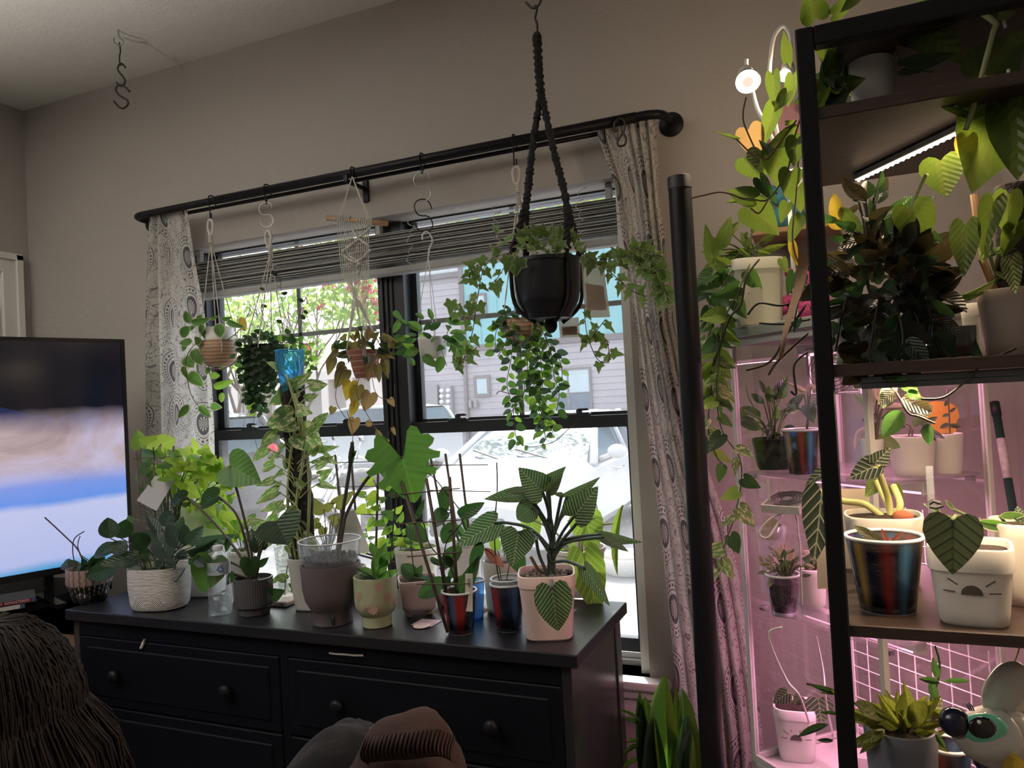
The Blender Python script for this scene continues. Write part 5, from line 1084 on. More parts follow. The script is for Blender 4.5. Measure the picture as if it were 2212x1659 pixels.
# ---------------------------------------------------------------- D8 mauve self-watering planter with lobed leaf
c, r, h = potpx(655, 786, 1228, 1360); r *= .97
q = Plant('potted_plant', 'mauve ribbed planter with clear liner and one huge lobed leaf', 'potted plant', c, c.y); q.mat = G_mid; q.pm = P('mottled brown stem', (.07, .055, .045), .7, var=.5, nsc=120); q.pr = .0035
O('planter', lathe([(r * .6, 0), (r * .66, .002), (r * .66, h * .22), (r * .72, h * .26), (r * .88, h * .4), (r * .96, h * .6), (r, h), (r * .95, h), (r * .9, h * .6)], c, 160, flute=.007, nfl=80), M_potpu, q.t, auto=50)
O('water_gauge', xf(ball((0, 0, 0), .011, 12, 8, (.55, .4, 1.3)), M.Translation(c - away(c) * (r * .655) + V((.0, 0, h * .12)))), M_plastic, q.t, smooth=True)
hz = at(720, 1166, c.y).z - DZ
O('liner', lathe([(r * .84, h * .85), (r * .93, h * 1.02), (r * .95, h * 1.1), (r * 1.0, h * 1.12), (r * 1.03, hz - .002), (r * 1.04, hz), (r * 1.0, hz)], c, 48, cap=False), M_clear, q.t, smooth=True, label='clear plastic inner pot')
O('liner_rim', tube([c + V((r * 1.035 * math.cos(a * PI / 24), r * 1.035 * math.sin(a * PI / 24), hz)) for a in range(48)], .0022, 6, closed=True), M_rim, q.t, smooth=True)
M_leca = P('clay pebble', (.045, .038, .038), .85, var=.3)
random.seed(2); lm_ = meshdata('pebble', ball((0, 0, 0), .006, 7, 5), M_leca)
O('pebble_bed', lathe([(r * .86, h * .8), (r * .88, h * 1.06), (.003, h * 1.08)], c, 28), M_leca, q.t, smooth=True)
for i in range(170):
    rr = r * .86 * math.sqrt(random.random()); a = random.uniform(0, 2 * PI); inst('pebble', lm_, M.Translation(c + V((rr * math.cos(a), rr * math.sin(a), h * 1.07 + random.uniform(0, .008)))) @ M.Scale(random.uniform(.7, 1.15), 4), q.t)
q.L(869, 988, 896, 1086, 1.62, 0, kind='jungle', mat=leafmat('glowing lobed leaf', (.035, .085, .03), (.20, .46, .06), .45, 1, (.2, .35, .1), 6), var=0, pet=[(727, 1210), (745, 1120), (785, 1045), (830, 1000)], pr=.0042, db=-.02)
q.S([(726, 1210), (734, 1150), (748, 1060), (757, 1000), (761, 955)], .0048); q.S([(730, 1210), (738, 1160), (746, 1113)], .0046); q.L(757, 1010, 762, 950, .22, 0, mat=G_dark, kind='lance'); q.L(760, 985, 771, 972, .6, 0, mat=G_dark)
# leaning sticky card in the back
b = thing('sticky_card', 'pale sticky insect card propped behind the mauve planter', 'card', at(760, 1250, 1.86))
vq = [at(712, 1112, 1.86), at(766, 1102, 1.87), at(800, 1192, 1.80), at(742, 1200, 1.79)]
O('card', (vq + [p + V((0, .002, 0)) for p in vq], [[0, 1, 2, 3], [7, 6, 5, 4], [0, 4, 5, 1], [1, 5, 6, 2], [2, 6, 7, 3], [3, 7, 4, 0]]), M_trap, b); O('holder_stake', tube([at(770, 1190, 1.80), atz(775, 1290, DZ)], .002, 6), M_stick, b)
# ---------------------------------------------------------------- D9 pale green flowered pot
c, r, h = potpx(769, 862, 1252, 1362)
q = Plant('potted_plant', 'pale green goblet pot with pink daisies and small hoya', 'potted plant', c, c.y); q.mat = G_mid; q.kind = 'lance'; q.pr = .0012
O('pot', lathe([(r * .6, 0), (r * .68, .002), (r * .68, h * .22), (r * .8, h * .27), (r * .96, h * .4), (r, h * .55), (r, h), (r * .94, h), (r * .93, h * .8)], c, 48), M_potg, q.t, auto=40)
O('soil', lathe([(r * .94, h * .88), (r * .5, h * .9), (.003, h * .9)], c, 28), M_soil, q.t, smooth=True)
M_daisy = P('raised pink glaze', (.50, .33, .27), .35); fl = []
pm_ = meshdata('petal', ([(0, 0, 0), (.0018, .004, .0006), (.0022, .0085, .0008), (.0008, .0115, .0004), (-.0008, .0115, .0004), (-.0022, .0085, .0008), (-.0018, .004, .0006)], [[0, 1, 2, 3, 4, 5, 6]]), M_daisy)
base_a = math.atan2(-away(c).y, -away(c).x)
for da, z, s in ((-.15, .42, 1.0), (.55, .62, .95), (-.85, .68, .9), (.15, .86, .9), (1.1, .5, .9), (-.6, .46, .55)):
    a = base_a + da; nd = V((math.cos(a), math.sin(a), 0)); o = c + nd * (r * 1.004) + V((0, 0, h * z)); mw = frame(o, V((-nd.y, nd.x, 0)), UP)
    fw_ = O('daisy_motif', xf(lathe([(.002, 0), (.002, .001)], n=8), mw), M_daisy, q.t)
    for i in range(10): inst('petal', pm_, mw @ M.Rotation(i * PI / 5, 4, 'Z') @ M.Scale(s * 1.15, 4), fw_).matrix_local = M.Translation(-WL[fw_]) @ mw @ M.Rotation(i * PI / 5, 4, 'Z') @ M.Scale(s * 1.15, 4)
for a in ((812, 1250, 768, 1219, .32, 20), (812, 1252, 776, 1238, .3, 30), (814, 1250, 806, 1202, .4, 10), (816, 1248, 836, 1205, .4, 20), (818, 1250, 864, 1225, .3, 20), (815, 1225, 832, 1178, .5, 0), (820, 1222, 852, 1186, .45, 10), (812, 1200, 800, 1172, .6, 0)): q.L(*a)
q.S([(843, 1252), (846, 1180), (854, 1090), (859, 1030)], .0018, M_dstem); q.L(853, 1076, 851, 1052, 1.0, 0, kind='round', mat=G_dark); q.L(866, 1046, 840, 1020, .3, 20, kind='lance', mat=G_deep); q.L(845, 1050, 856, 1034, .5, 30); q.L(834, 1060, 850, 1035, .6, 10, mat=G_bright)
# ---------------------------------------------------------------- D10 pink square pot on legs
c, r, h = potpx(864, 946, 1256, 1322, DZ + .016); c.z = DZ
q = Plant('potted_plant', 'dusty pink square pot on four legs with dark hoya', 'potted plant', c, c.y); q.mat = G_dark; q.kind = 'ovate'
pot(q.t, c + V((0, 0, .016)), r * 1.02, r * .85, h, M_potpk, sq=7, rot=.62, n=40, soil=.9)
for i in range(4): a = .62 + PI / 4 + i * PI / 2; O('leg', lathe([(.006, 0), (.009, .02)], c + V((r * .75 * math.cos(a), r * .75 * math.sin(a), 0)), 10), M_potpk, q.t, smooth=True)
q.L(898, 1248, 866, 1218, .75, 0, pet=[(900, 1262)]); q.L(893, 1246, 935, 1255, .42, 10, mat=G_silver, pet=[(900, 1262)]); q.L(896, 1245, 912, 1222, .6, 20, pet=[(900, 1262)]); q.S([(898, 1260), (892, 1215), (886, 1160)], .0015, M_dstem)
# ---------------------------------------------------------------- D11 iridescent cup with bamboo trellis hoya
c, r, h = potpx(959, 1034, 1284, 1375)
q = Plant('potted_plant', 'red-blue iridescent cup with a dark hoya on a bamboo trellis', 'potted plant', c, c.y); q.mat = G_dark; q.kind = 'ovate'; q.pr = .0014
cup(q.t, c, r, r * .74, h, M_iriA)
for a in ((868, 1038, 967, 1366), (921, 1034, 966, 1298), (971, 1030, 989, 1300)): q.tubew([q.p(a[0], a[1], -.03), q.p((a[0] + a[2]) / 2, (a[1] + a[3]) / 2, -.03), q.p(a[2], a[3], -.03 if a[0] == 868 else -.01)], .0042, M_stick, 'trellis_stake', 8)
for a in ((836, 1071, 993, 1055), (861, 1132, 996, 1123), (880, 1203, 999, 1192), (900, 1262, 1015, 1261)): q.tubew([q.p(a[0], a[1], -.036), q.p(a[2], a[3], -.036)], .0016, M_stick, 'trellis_rung')
for x, y in ((976, 1150), (957, 1228), (968, 1105)): q.tubew([q.p(x - 7, y, -.04), q.p(x, y - 5, -.045), q.p(x + 7, y, -.04), q.p(x, y + 5, -.045)], .002, M_plastic, 'plant_clip')
for a in ((880, 1134, 922, 1170, .7, 0), (965, 1050, 957, 1110, .5, 10), (972, 1113, 917, 1128, .55, 20), (981, 1128, 954, 1180, .6, 0), (990, 1113, 1044, 1088, .42, 10), (1006, 1088, 1030, 1112, .4, 30), (997, 1181, 948, 1229, .45, 10), (963, 1250, 896, 1295, .48, 0), (990, 1283, 1032, 1217, .36, 10), (897, 1121, 917, 1083, .3, 10), (1041, 1171, 1017, 1224, .42, 0), (962, 1200, 985, 1230, .5, 20), (972, 1245, 955, 1275, .5, 10), (930, 1206, 962, 1222, .3, 20), (905, 1055, 890, 1035, .4, 20), (985, 1225, 970, 1250, .5, 10)): q.L(*a, dy=random.uniform(-.03, .03), db=random.uniform(-.02, .03))
q.S([(985, 1290), (975, 1230), (930, 1180), (915, 1130), (900, 1110)], .0015, M_dstem); q.S([(985, 1290), (960, 1240), (965, 1170), (1000, 1120), (960, 1060), (935, 1030), (905, 1010)], .0014, M_dstem)
mk = frame(q.p(1015, 1290, -.02), CR, UP)
tg = O('plant_tag', xf(bbox(-.009, .009, -.045, .045, -.0006, .0006, .0005), q_ := frame(q.p(1013, 1280, -.02), CR, UP + CR * .12)), M_paper, q.t, label='white plant tag with handwriting')
O('handwriting', tube([q_ @ V((x, y, .0011)) for x, y in ((-.004, .03), (.004, .033), (-.003, .026), (.005, .027), (-.005, .02), (.004, .021), (-.002, .014), (.003, .016))], .0006, 4), M_ink, tg)
# second trellis further back with light leaves
q = backpot(985, 1044, 1172, 1288, M_potw, 'white pot with a bamboo trellis in the back row', 0); q.mat = G_bright; q.kind = 'ovate'
for a in ((929, 983, 960, 1140), (962, 980, 988, 1160), (993, 980, 1012, 1140)): q.tubew([q.p(a[0], a[1]), q.p(a[2], a[3]), V((q.t.location.x + random.uniform(-.01, .01), q.t.location.y, DZ + .08))], .0038, M_stick, 'trellis_stake', 8)
for a in ((905, 1005, 1054, 1004), (927, 1059, 1060, 1062)): q.tubew([q.p(a[0], a[1], -.006), q.p(a[2], a[3], -.006)], .0015, M_stick, 'trellis_rung')
for a in ((1000, 1160, 985, 1130, .5, 10), (1015, 1165, 1036, 1130, .5, 0), (1005, 1170, 1022, 1180, .5, 20), (1010, 1150, 1000, 1110, .4, 20)): q.L(*a, mat=G_dark, pet=[(1010, 1185)])
# bright climber on a trellis in the cream pot
q = backpot(856, 950, 1190, 1282, M_potc, 'wide cream pot in the back row by the mullion', 0); q.mat = G_bright; q.pr = .0011
for a in ((724, 982, 745, 1190), (758, 985, 775, 1190), (818, 976, 812, 1200)): q.tubew([q.p(a[0], a[1]), q.p(a[2], a[3]), V((q.t.location.x - .03 + random.uniform(-.02, .02), q.t.location.y, DZ + .06))], .0038, M_stick, 'trellis_stake', 8)
for a in ((714, 1000, 842, 996), (722, 1052, 840, 1050), (740, 1110, 835, 1112)): q.tubew([q.p(a[0], a[1], -.006), q.p(a[2], a[3], -.006)], .0015, M_stick, 'trellis_rung')
random.seed(9)
for pts, n in (([(860, 1200), (830, 1130), (815, 1060), (805, 1030)], 11), ([(870, 1200), (850, 1150), (800, 1110), (790, 1060)], 11), ([(880, 1200), (872, 1160), (860, 1130), (850, 1100)], 8), ([(840, 1200), (800, 1170), (790, 1140)], 8), ([(900, 1200), (890, 1170), (900, 1130)], 6)): q.vine(pts, n, .034, [G_bright, G_bright, G_mid, G_neon], 'heart', .85, droop=.2)
# ---------------------------------------------------------------- D12, D13, D14
c, r, h = potpx(1003, 1047, 1258, 1344); r = 26 * dep(c) / F
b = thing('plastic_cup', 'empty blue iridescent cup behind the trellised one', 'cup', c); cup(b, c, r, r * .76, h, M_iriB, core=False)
c, r, h = potpx(1046, 1136, 1218, 1330)
q = Plant('potted_plant', 'cream cylinder pot with a clear pebble-filled liner', 'potted plant', c, c.y); pot(q.t, c, r * .94, r * .84, h, M_potc, soil=0, n=36)
hz = at(1090, 1194, c.y).z - DZ; O('liner', lathe([(r * .8, h * .8), (r * .84, h), (r * .88, hz - .006), (r * .92, hz), (r * .86, hz)], c, 36, cap=False), M_clear, q.t, smooth=True, label='clear plastic liner'); O('pebble_bed', lathe([(r * .78, h * .7), (r * .82, hz * .93), (.003, hz * .94)], c, 24), P('pale pumice', (.35, .35, .34), .9, var=.5, nsc=140, bump=1, bsc=160, bd=.01), q.t, smooth=True)
q.L(1075, 1190, 1060, 1150, .6, 10, mat=G_bright, kind='ovate', pet=[(1085, 1215)]); q.L(1090, 1195, 1110, 1165, .6, 10, mat=G_mid, kind='ovate', pet=[(1088, 1215)])
c, r, h = potpx(1064, 1137, 1268, 1369)
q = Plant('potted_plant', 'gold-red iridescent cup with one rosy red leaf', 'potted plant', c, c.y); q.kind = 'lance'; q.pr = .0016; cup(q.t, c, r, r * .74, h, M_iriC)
O('inner_rim', tube([c + V((r * .95 * math.cos(a * PI / 18), r * .95 * math.sin(a * PI / 18), h + .012)) for a in range(36)], .0024, 6, closed=True), M_rim, q.t, smooth=True); O('inner_pot', lathe([(r * .85, h * .7), (r * .93, h + .012)], c, 32, cap=False), M_clear, q.t, smooth=True)
q.L(1047, 1184, 1090, 1227, .36, 0, mat=G_red, pet=[(1085, 1278), (1081, 1240), (1070, 1205)]); q.S([(1085, 1278), (1074, 1230), (1068, 1150), (1074, 1060), (1073, 999)], .0016, M_dstem); q.L(1102, 1175, 1131, 1243, .55, 0, mat=G_dark, kind='ovate', pet=[(1090, 1275), (1100, 1220)], db=.04)
for a in ((1098, 1275, 1104, 1255), (1110, 1275, 1118, 1262)): q.S([(a[0], a[1]), (a[2], a[3])], .0008, M_dstem)
# ---------------------------------------------------------------- D16 alocasia behind, D15 pinstriped philodendron in front
c, r, h = potpx(1186, 1310, 1195, 1300); c = c + V((.0, .02, 0))
q = Plant('potted_plant', 'white bowl pot with large yellow-veined leaves against the glass', 'potted plant', c, c.y); q.mat = G_aloc; q.pr = .003; q.pm = M_pstem
pot(q.t, c, r, r * .7, h, M_potw, soil=.88, lip=.004)
q.L(1262, 1112, 1286, 1200, .82, 0, pet=[(1255, 1205), (1258, 1160)], db=-.01); q.L(1262, 1196, 1294, 1340, .56, 5, pet=[(1258, 1208), (1262, 1185)], db=-.10); q.L(1345, 1092, 1322, 1245, .10, 50, kind='lance', pet=[(1258, 1205), (1290, 1140), (1330, 1128)], db=-.03); q.L(1145, 1120, 1160, 1175, .8, 10, pet=[(1245, 1205), (1200, 1150)]); q.L(1250, 1140, 1225, 1125, .7, 20, pet=[(1252, 1205)]); q.L(1222, 1200, 1205, 1180, .6, 10, mat=G_bright, pet=[(1240, 1208)]); q.L(1232, 1200, 1240, 1165, .5, 10, mat=G_bright)
c, r, h = potpx(1126, 1250, 1246, 1388)
q = Plant('potted_plant', 'blush rounded-square pot with white-pinstriped philodendron', 'potted plant', c, c.y); q.mat = G_birk; q.pr = .0048; q.kind = 'heart'; q.pm = P('dark glossy petiole', (.05, .08, .055), .4)
pot(q.t, c, r * 1.0, r * .8, h, M_potp, sq=4.5, rot=.35, n=48, lip=.0016, liph=.026, soil=.9, smat=M_leca)
random.seed(4); pebw = meshdata('pebble', ball((0, 0, 0), .006, 7, 5), P('mixed pebble', (.16, .13, .115), .8, var=.7, nsc=30))
for i in range(110):
    rr = r * .84 * math.sqrt(random.random()); a = random.uniform(0, 2 * PI); inst('pebble', pebw, M.Translation(c + V((rr * math.cos(a), rr * math.sin(a), h * .915 + random.uniform(0, .006)))) @ M.Scale(random.uniform(.6, 1.2), 4), q.t)
q.S([(1190, 1262), (1192, 1200), (1193, 1165), (1186, 1115), (1183, 1075)], [.010] * 9 + [.008] * 6 + [.004] * 8)
q.S([(1178, 1256), (1162, 1230), (1146, 1202)], .004, P('reddish sheath', (.22, .10, .07), .6)); q.S([(1187, 1100), (1183, 1060), (1180, 1035)], .004, P('pink sheath', (.42, .24, .15), .6)); q.S([(1196, 1150), (1212, 1120), (1225, 1105)], .003, P('pink sheath tip', (.40, .18, .12), .6))
T = 1190
for a in ((1172, 1062, 1121, 1011, .92, 0, [(1191, 1150), (1184, 1100)]), (1179, 1040, 1221, 1012, .5, 25, [(1190, 1130)]), (1186, 1058, 1214, 1030, .5, 20, [(1190, 1130)]), (1132, 1068, 1044, 1077, .40, 10, [(1190, 1160), (1165, 1110)]), (1131, 1064, 1090, 1060, .5, 40, [(1188, 1140), (1150, 1080)]), (1150, 1096, 1107, 1130, .78, 0, [(1190, 1170), (1172, 1120)]), (1070, 1130, 988, 1180, .62, 10, [(1188, 1195), (1150, 1145), (1100, 1130)]), (1120, 1150, 1108, 1220, 1.05, 0, [(1188, 1185), (1155, 1150)]),
          (1242, 1113, 1290, 1053, .80, 0, [(1195, 1190), (1215, 1150)]), (1225, 1073, 1297, 1040, .38, 20, [(1195, 1160), (1210, 1120)]), (1213, 1070, 1195, 1066, .5, 20, [(1195, 1160)]), (1302, 1156, 1386, 1174, .3, 20, [(1194, 1205), (1215, 1170), (1260, 1158)]), (1304, 1160, 1362, 1192, .36, 10, [(1194, 1208), (1225, 1172)]), (1192, 1270, 1208, 1380, .72, 0, [(1192, 1215), (1184, 1195), (1190, 1240)]), (1264, 1228, 1319, 1306, .38, 15, [(1195, 1215), (1225, 1212)]), (1255, 1120, 1285, 1125, .4, 40, [(1195, 1190)]), (1158, 1160, 1140, 1170, .5, 30, [(1188, 1250), (1165, 1200)])):
    fr_ = a[1] > 1140 and a[0] < 1200
    q.L(*a[:6], pet=[(x, y, -.012) for x, y in a[6]], db=-.135 if a[3] == 1380 else -.07 if fr_ and a[3] > 1200 else random.uniform(-.05, .02), dy=random.uniform(-.04, .02), pr=.0038, var=random.choice((0, 0, 1, 2)))
# small things on the dresser
p = atz(912, 1352, DZ); tg = thing('plant_label', 'pink patterned card tag lying on the dresser', 'tag', p)
O('card', bbox(p.x - .03, p.x + .03, p.y - .005, p.y + .05, DZ + .0005, DZ + .002, .0005), P('pink patterned card', (.50, .34, .36), .6, var=.4, nsc=120), tg); O('tab', lathe([(.022, .0021), (.022, .004)], (p.x + .004, p.y - .008, DZ), 20), M_potpk, tg)
p = atz(940, 1335, DZ); O('dry_leaf', xf((leafmesh('ovate', 1, G_tan).vertices and [tuple(v.co) for v in leafmesh('ovate', 1, G_tan).vertices], [list(f.vertices) for f in leafmesh('ovate', 1, G_tan).polygons]), M.Translation((p.x, p.y, DZ + .012)) @ M.Rotation(1.2, 4, 'Z') @ M.Scale(.035, 4)), G_tan, None, label='small dry brown leaf fallen beside the legged pot', cat='leaf')
p = atz(1062, 1330, DZ); O('dry_leaf', xf(([tuple(v.co) for v in leafmesh('ovate', 1, G_tan).vertices], [list(f.vertices) for f in leafmesh('ovate', 1, G_tan).polygons]), M.Translation((p.x - .01, p.y + .01, DZ + .012)) @ M.Rotation(2.6, 4, 'Z') @ M.Scale(.03, 4)), G_tan, None, label='dry leaf scrap fallen behind the gold-red cup', cat='leaf')
c, r, h = potpx(938, 1012, 1272, 1312); q = Plant('potted_plant', 'low pink pot tucked behind the trellised cup', 'potted plant', c, c.y); pot(q.t, c, r * .9, r * .75, h, M_potpk, soil=.9); q.kind = 'ovate'; q.L(975, 1275, 960, 1245, .5, 0, mat=G_dark); q.L(978, 1275, 1000, 1240, .5, 0, mat=G_dark)
# ================================================================== HANGING PLANTS
HY = RY - .012
M_cotton = P('natural cotton cord', (.62, .58, .52), .9, bump=.4, bsc=400); M_white_pl = P('white plastic', (.72, .72, .70), .4)
k = N('turned striped wood'); s = k.sep(k.co()); M_bowl = k.done(k.bsdf(Base_Color=k.ramp(k.ma('FRACT', k.ma('ADD', k.ma('MULTIPLY', s[2], 85.0), k.ma('MULTIPLY', k.noise(k.co(), 12, 2), .9))), [(0, (.46, .29, .17)), (.35, (.42, .26, .15)), (.6, (.20, .11, .065)), (.9, (.42, .27, .16)), (1, (.46, .29, .17))]), Roughness=.5))
def twist(path, r, turns, R_, n=5):
    """two strands twisted round a path"""
    P_ = [V(p) for p in path]; out = []
    for ph in (0, PI):
        pts = []
        for i, p in enumerate(P_):
            d = (P_[min(i + 1, len(P_) - 1)] - P_[max(i - 1, 0)]).normalized(); a = d.orthogonal().normalized(); b = d.cross(a); t = turns * 2 * PI * i / (len(P_) - 1) + ph
            pts.append(p + a * (R_ * math.cos(t)) + b * (R_ * math.sin(t)))
        out.append(tube(pts, r, n))
    return join(*out)
def hanger(name, label, top, knot, rim, potr, potz, r=.0016, mat=M_cotton, k=4, ph=.6, loop=True, under=True, c=None):
    """cord plant hanger: wrapped loop, knot, cords to the pot rim and on under the pot"""
    t = thing(name, label, 'plant hanger', V(top)); top, knot = V(top), V(knot)
    if loop:
        h = (top - knot).length * .75; cpt = top + (knot - top) * .38; L_ = []
        for i in range(17): a = 2 * PI * i / 16; L_.append(cpt + V((.011 * math.sin(a) * (1 + .3 * math.cos(a)), 0, h * .5 * math.cos(a))))
        O('loop', tube(L_[:-1], .0048, 8, closed=True), mat, t, smooth=True)
        O('wrap_knot', join(*[tube([knot + V((.006 * math.cos(a * PI / 6), .006 * math.sin(a * PI / 6), .018 - z * .004)) for a in range(12)], .0024, 5, closed=True) for z in range(7)]), mat, t, smooth=True)
    for i in range(k):
        a = ph + 2 * PI * i / k; e = V((c[0] + math.cos(a) * (potr + .002), c[1] + math.sin(a) * (potr + .002), rim)); pts = [knot, knot.lerp(e, .5), e]
        if under: pts += [V((c[0] + math.cos(a) * (potr * .95), c[1] + math.sin(a) * (potr * .95), (rim + potz) / 2)), V((c[0] + math.cos(a) * potr * .4, c[1] + math.sin(a) * potr * .4, potz - .003)), V((c[0], c[1], potz - .004))]
        O('cord', twist(spline(pts, 6), r * .8, 22, r * .7), mat, t, smooth=True)
    return t
def hook_on_rod(px, label, h=.06, mat=M_black, ang=.4, r=.0022):
    p = V((at(px, 400, HY).x, RY, RZ + .0155)); hk = O('rod_hook', tube(spline([p + V((0, .016, -.028)), p + V((0, .018, -.012)), p + V((0, .006, .002)), p + V((0, -.012, -.0)), p + V((0, -.018, -.016)), p + V((0, -.012, -.04)), p + V((0.0, -.012, -h + .006)), p + V((.004, -.014, -h)), p + V((.009, -.016, -h + .008)), p + V((.009, -.016, -h + .022))], 5), r, 7), mat, None, smooth=True, label=label, cat='hook')
    return p + V((.004, -.014, -h))
# ---------------------------------------------------------------- H1 hoya in wooden bowl
y1 = 1.985
tp = hook_on_rod(451, 'black hook on the rod above the wooden bowl hoya', .085)
cw = at(474, 762, y1); wr = 38 * dep(cw) / F; cz0 = at(474, 792, y1).z; cz1 = at(474, 736, y1).z; C1 = V((cw.x, y1, cz0))
q = Plant('hanging_plant', 'cream-edged hoya in a banded wooden bowl below the curtain', 'hanging plant', C1, y1 - .02); q.mat = G_cream; q.kind = 'ovate'; q.pm = M_brst
hh = cz1 - cz0
O('wooden_bowl', lathe([(wr * .5, 0), (wr * .72, .004), (wr * .92, hh * .3), (wr, hh * .65), (wr * .98, hh), (wr * .92, hh), (wr * .9, hh * .5)], C1, 36), M_bowl, q.t, smooth=True)
O('inner_pot', lathe([(wr * .75, hh * .5), (wr * .82, hh), (wr * .84, hh + .045), (wr * .78, hh + .045), (wr * .76, hh)], C1, 32), M_potw, q.t, smooth=True); O('soil', lathe([(wr * .78, hh + .035), (.003, hh + .038)], C1, 20), M_soil, q.t)
hanger('macrame_hanger', 'slim white cord hanger holding the wooden bowl by the curtain', tp + V((0, 0, -.0)), at(455, 520, y1), cz1 - .004, wr * .98, cz0, c=C1, k=4, ph=.9)
for a in ((410, 699, 399, 672, .62, 10), (410, 705, 385, 733, .5, 10), (412, 697, 453, 690, .35, 20), (472, 698, 477, 732, .72, 0), (437, 735, 412, 738, .6, 0), (416, 737, 389, 743, .5, 20), (435, 705, 446, 735, .4, 20), (430, 737, 436, 756, .5, 10), (417, 754, 437, 790, .62, 0), (398, 772, 419, 793, .85, 0), (407, 806, 439, 834, .55, 0), (396, 790, 402, 818, .45, 20), (454, 811, 479, 812, .5, 0), (462, 836, 503, 823, .32, 10), (480, 848, 478, 870, .6, 0), (454, 877, 478, 880, .6, 0), (408, 874, 386, 902, .42, 0), (430, 876, 455, 902, .42, 0), (508, 781, 522, 792, .75, 0), (490, 693, 520, 708, .36, 20), (521, 685, 529, 718, .5, 0), (425, 690, 440, 678, .5, 20), (455, 690, 470, 683, .4, 30), (440, 700, 430, 720, .6, 20), (478, 690, 500, 686, .4, 30), (400, 740, 396, 760, .6, 20), (452, 792, 446, 810, .6, 0), (478, 792, 484, 800, .8, 0), (405, 715, 420, 700, .5, 30)):
    q.L(*a, mat=G_gold if a[0] == 521 else (G_bright if a[0] in (454, 462, 480) and a[1] < 850 else None), db=random.uniform(-.06, .0))
for pts in ([(445, 735, -.06), (420, 745, -.07), (402, 775, -.06), (404, 810, -.05), (412, 850, -.05), (430, 878, -.05), (454, 880, -.05)], [(450, 790, -.03), (455, 815, -.04), (462, 840, -.04), (470, 865, -.04)], [(442, 792, -.05), (470, 800, -.05), (500, 788, -.04), (516, 770, -.03)], [(490, 735), (515, 715), (530, 690), (540, 668), (530, 664)], [(412, 700), (404, 690)]): q.S(pts, .0013)
# ---------------------------------------------------------------- H2 dark round-leaved hoya
y2 = 1.98
tp = hook_on_rod(572, 'black hook on the rod above the round-leaved trailing plant', .065)
sh = s_hook(tp + V((0, -.002, .004)), .085, M_steel, 'silver S-hook holding the round-leaved trailing plant', .3, .002)
C2 = at(575, 800, y2); pr2 = 42 * dep(C2) / F; z2 = at(575, 745, y2).z - C2.z
q = Plant('hanging_plant', 'dark round-leaved trailing plant in a hidden black pot', 'hanging plant', C2, y2 - .01); q.mat = G_deep; q.kind = 'round'; q.pm = M_dstem
pot(q.t, C2, pr2, pr2 * .75, z2, M_black, soil=.9)
hanger('macrame_hanger', 'slim white cord hanger above the round-leaved trailing plant', V((tp.x, tp.y, at(583, 497, y2).z)), at(584, 545, y2), C2.z + z2 - .004, pr2, C2.z, c=C2, k=4, ph=.4)
random.seed(31)
q.bush(572, 748, 60, 30, 60, .024, [G_deep, G_dark], 'round', .85, depth=.07, droop=.3)
for x in (528, 538, 546, 553, 560, 568, 576, 584, 592, 600, 545, 565, 585):
    ln = random.uniform(60, 110) + (40 if 535 < x < 570 else 0); q.vine([(x + random.uniform(-3, 3), 745, -.05), (x - 4, 745 + ln * .5, -.07), (x + random.uniform(-6, 6), 745 + ln, -.07)], int(ln / 6.5), .022, [G_deep, G_deep, G_dark], 'round', .85, .0009, droop=.25)
q.vine([(548, 800, -.06), (546, 850, -.06), (552, 890, -.05)], 12, .022, [G_dark, G_mid, G_bright], 'round', .85); q.vine([(640, 745), (662, 770, .01), (672, 800, .01)], 8, .022, [G_mid, G_dark], 'round', .85)
q.vine([(600, 740), (640, 740), (668, 748), (672, 775)], 9, .022, [G_mid, G_bright], 'round', .85)
for pts, n in (([(562, 735), (572, 690), (560, 655), (575, 620), (588, 565)], 4), ([(600, 735), (612, 690), (608, 640), (605, 600)], 2), ([(620, 735), (640, 700), (655, 655), (668, 630)], 3), ([(630, 735), (650, 705), (655, 660)], 2), ([(550, 735), (520, 712), (512, 690)], 2), ([(545, 745), (520, 750), (505, 775)], 4), ([(640, 740), (680, 742), (705, 725)], 0)): q.vine(pts, n, .022, G_deep, 'round', .8, .0008) if n else q.S(pts, .0007)
q.S([(552, 880, -.05), (548, 930, -.05), (560, 985, -.05)], .0006); q.S([(545, 870, -.05), (530, 905), (525, 925)], .0006)
# ---------------------------------------------------------------- H3 macrame wall hanger with bronze philodendron
y3 = 1.985
tp = hook_on_rod(760, 'black hook on the rod above the macrame dowel', .03)
mc = thing('macrame_hanger', 'macrame hanger on a wooden dowel carrying the bronze-leaved plant', 'plant hanger', tp)
a, b = at(707, 471, y3), at(836, 483, y3); O('dowel', tube([a, b], .0085, 12), M_lstick, mc, smooth=True)
for x in (738, 800): e = a.lerp(b, (x - 707) / 129); [O('cord', tube([tp + V((0, 0, .0)), e + V((o, -.006, .006))], .0017, 5), M_cotton, mc) for o in (-.004, .004)]
for x0, x1 in ((727, 758), (775, 806)):
    O('dowel_wrap', join(*[tube([a.lerp(b, (x0 + (x1 - x0) * i / 8 - 707) / 129) + V((0, .0105 * math.cos(t * PI / 5), .0105 * math.sin(t * PI / 5))) for t in range(10)], .0024, 5, closed=True) for i in range(9)]), M_cotton, mc, smooth=True)
C3 = at(790, 816, y3); pr3 = 37 * dep(C3) / F; z3 = at(790, 756, y3).z - C3.z
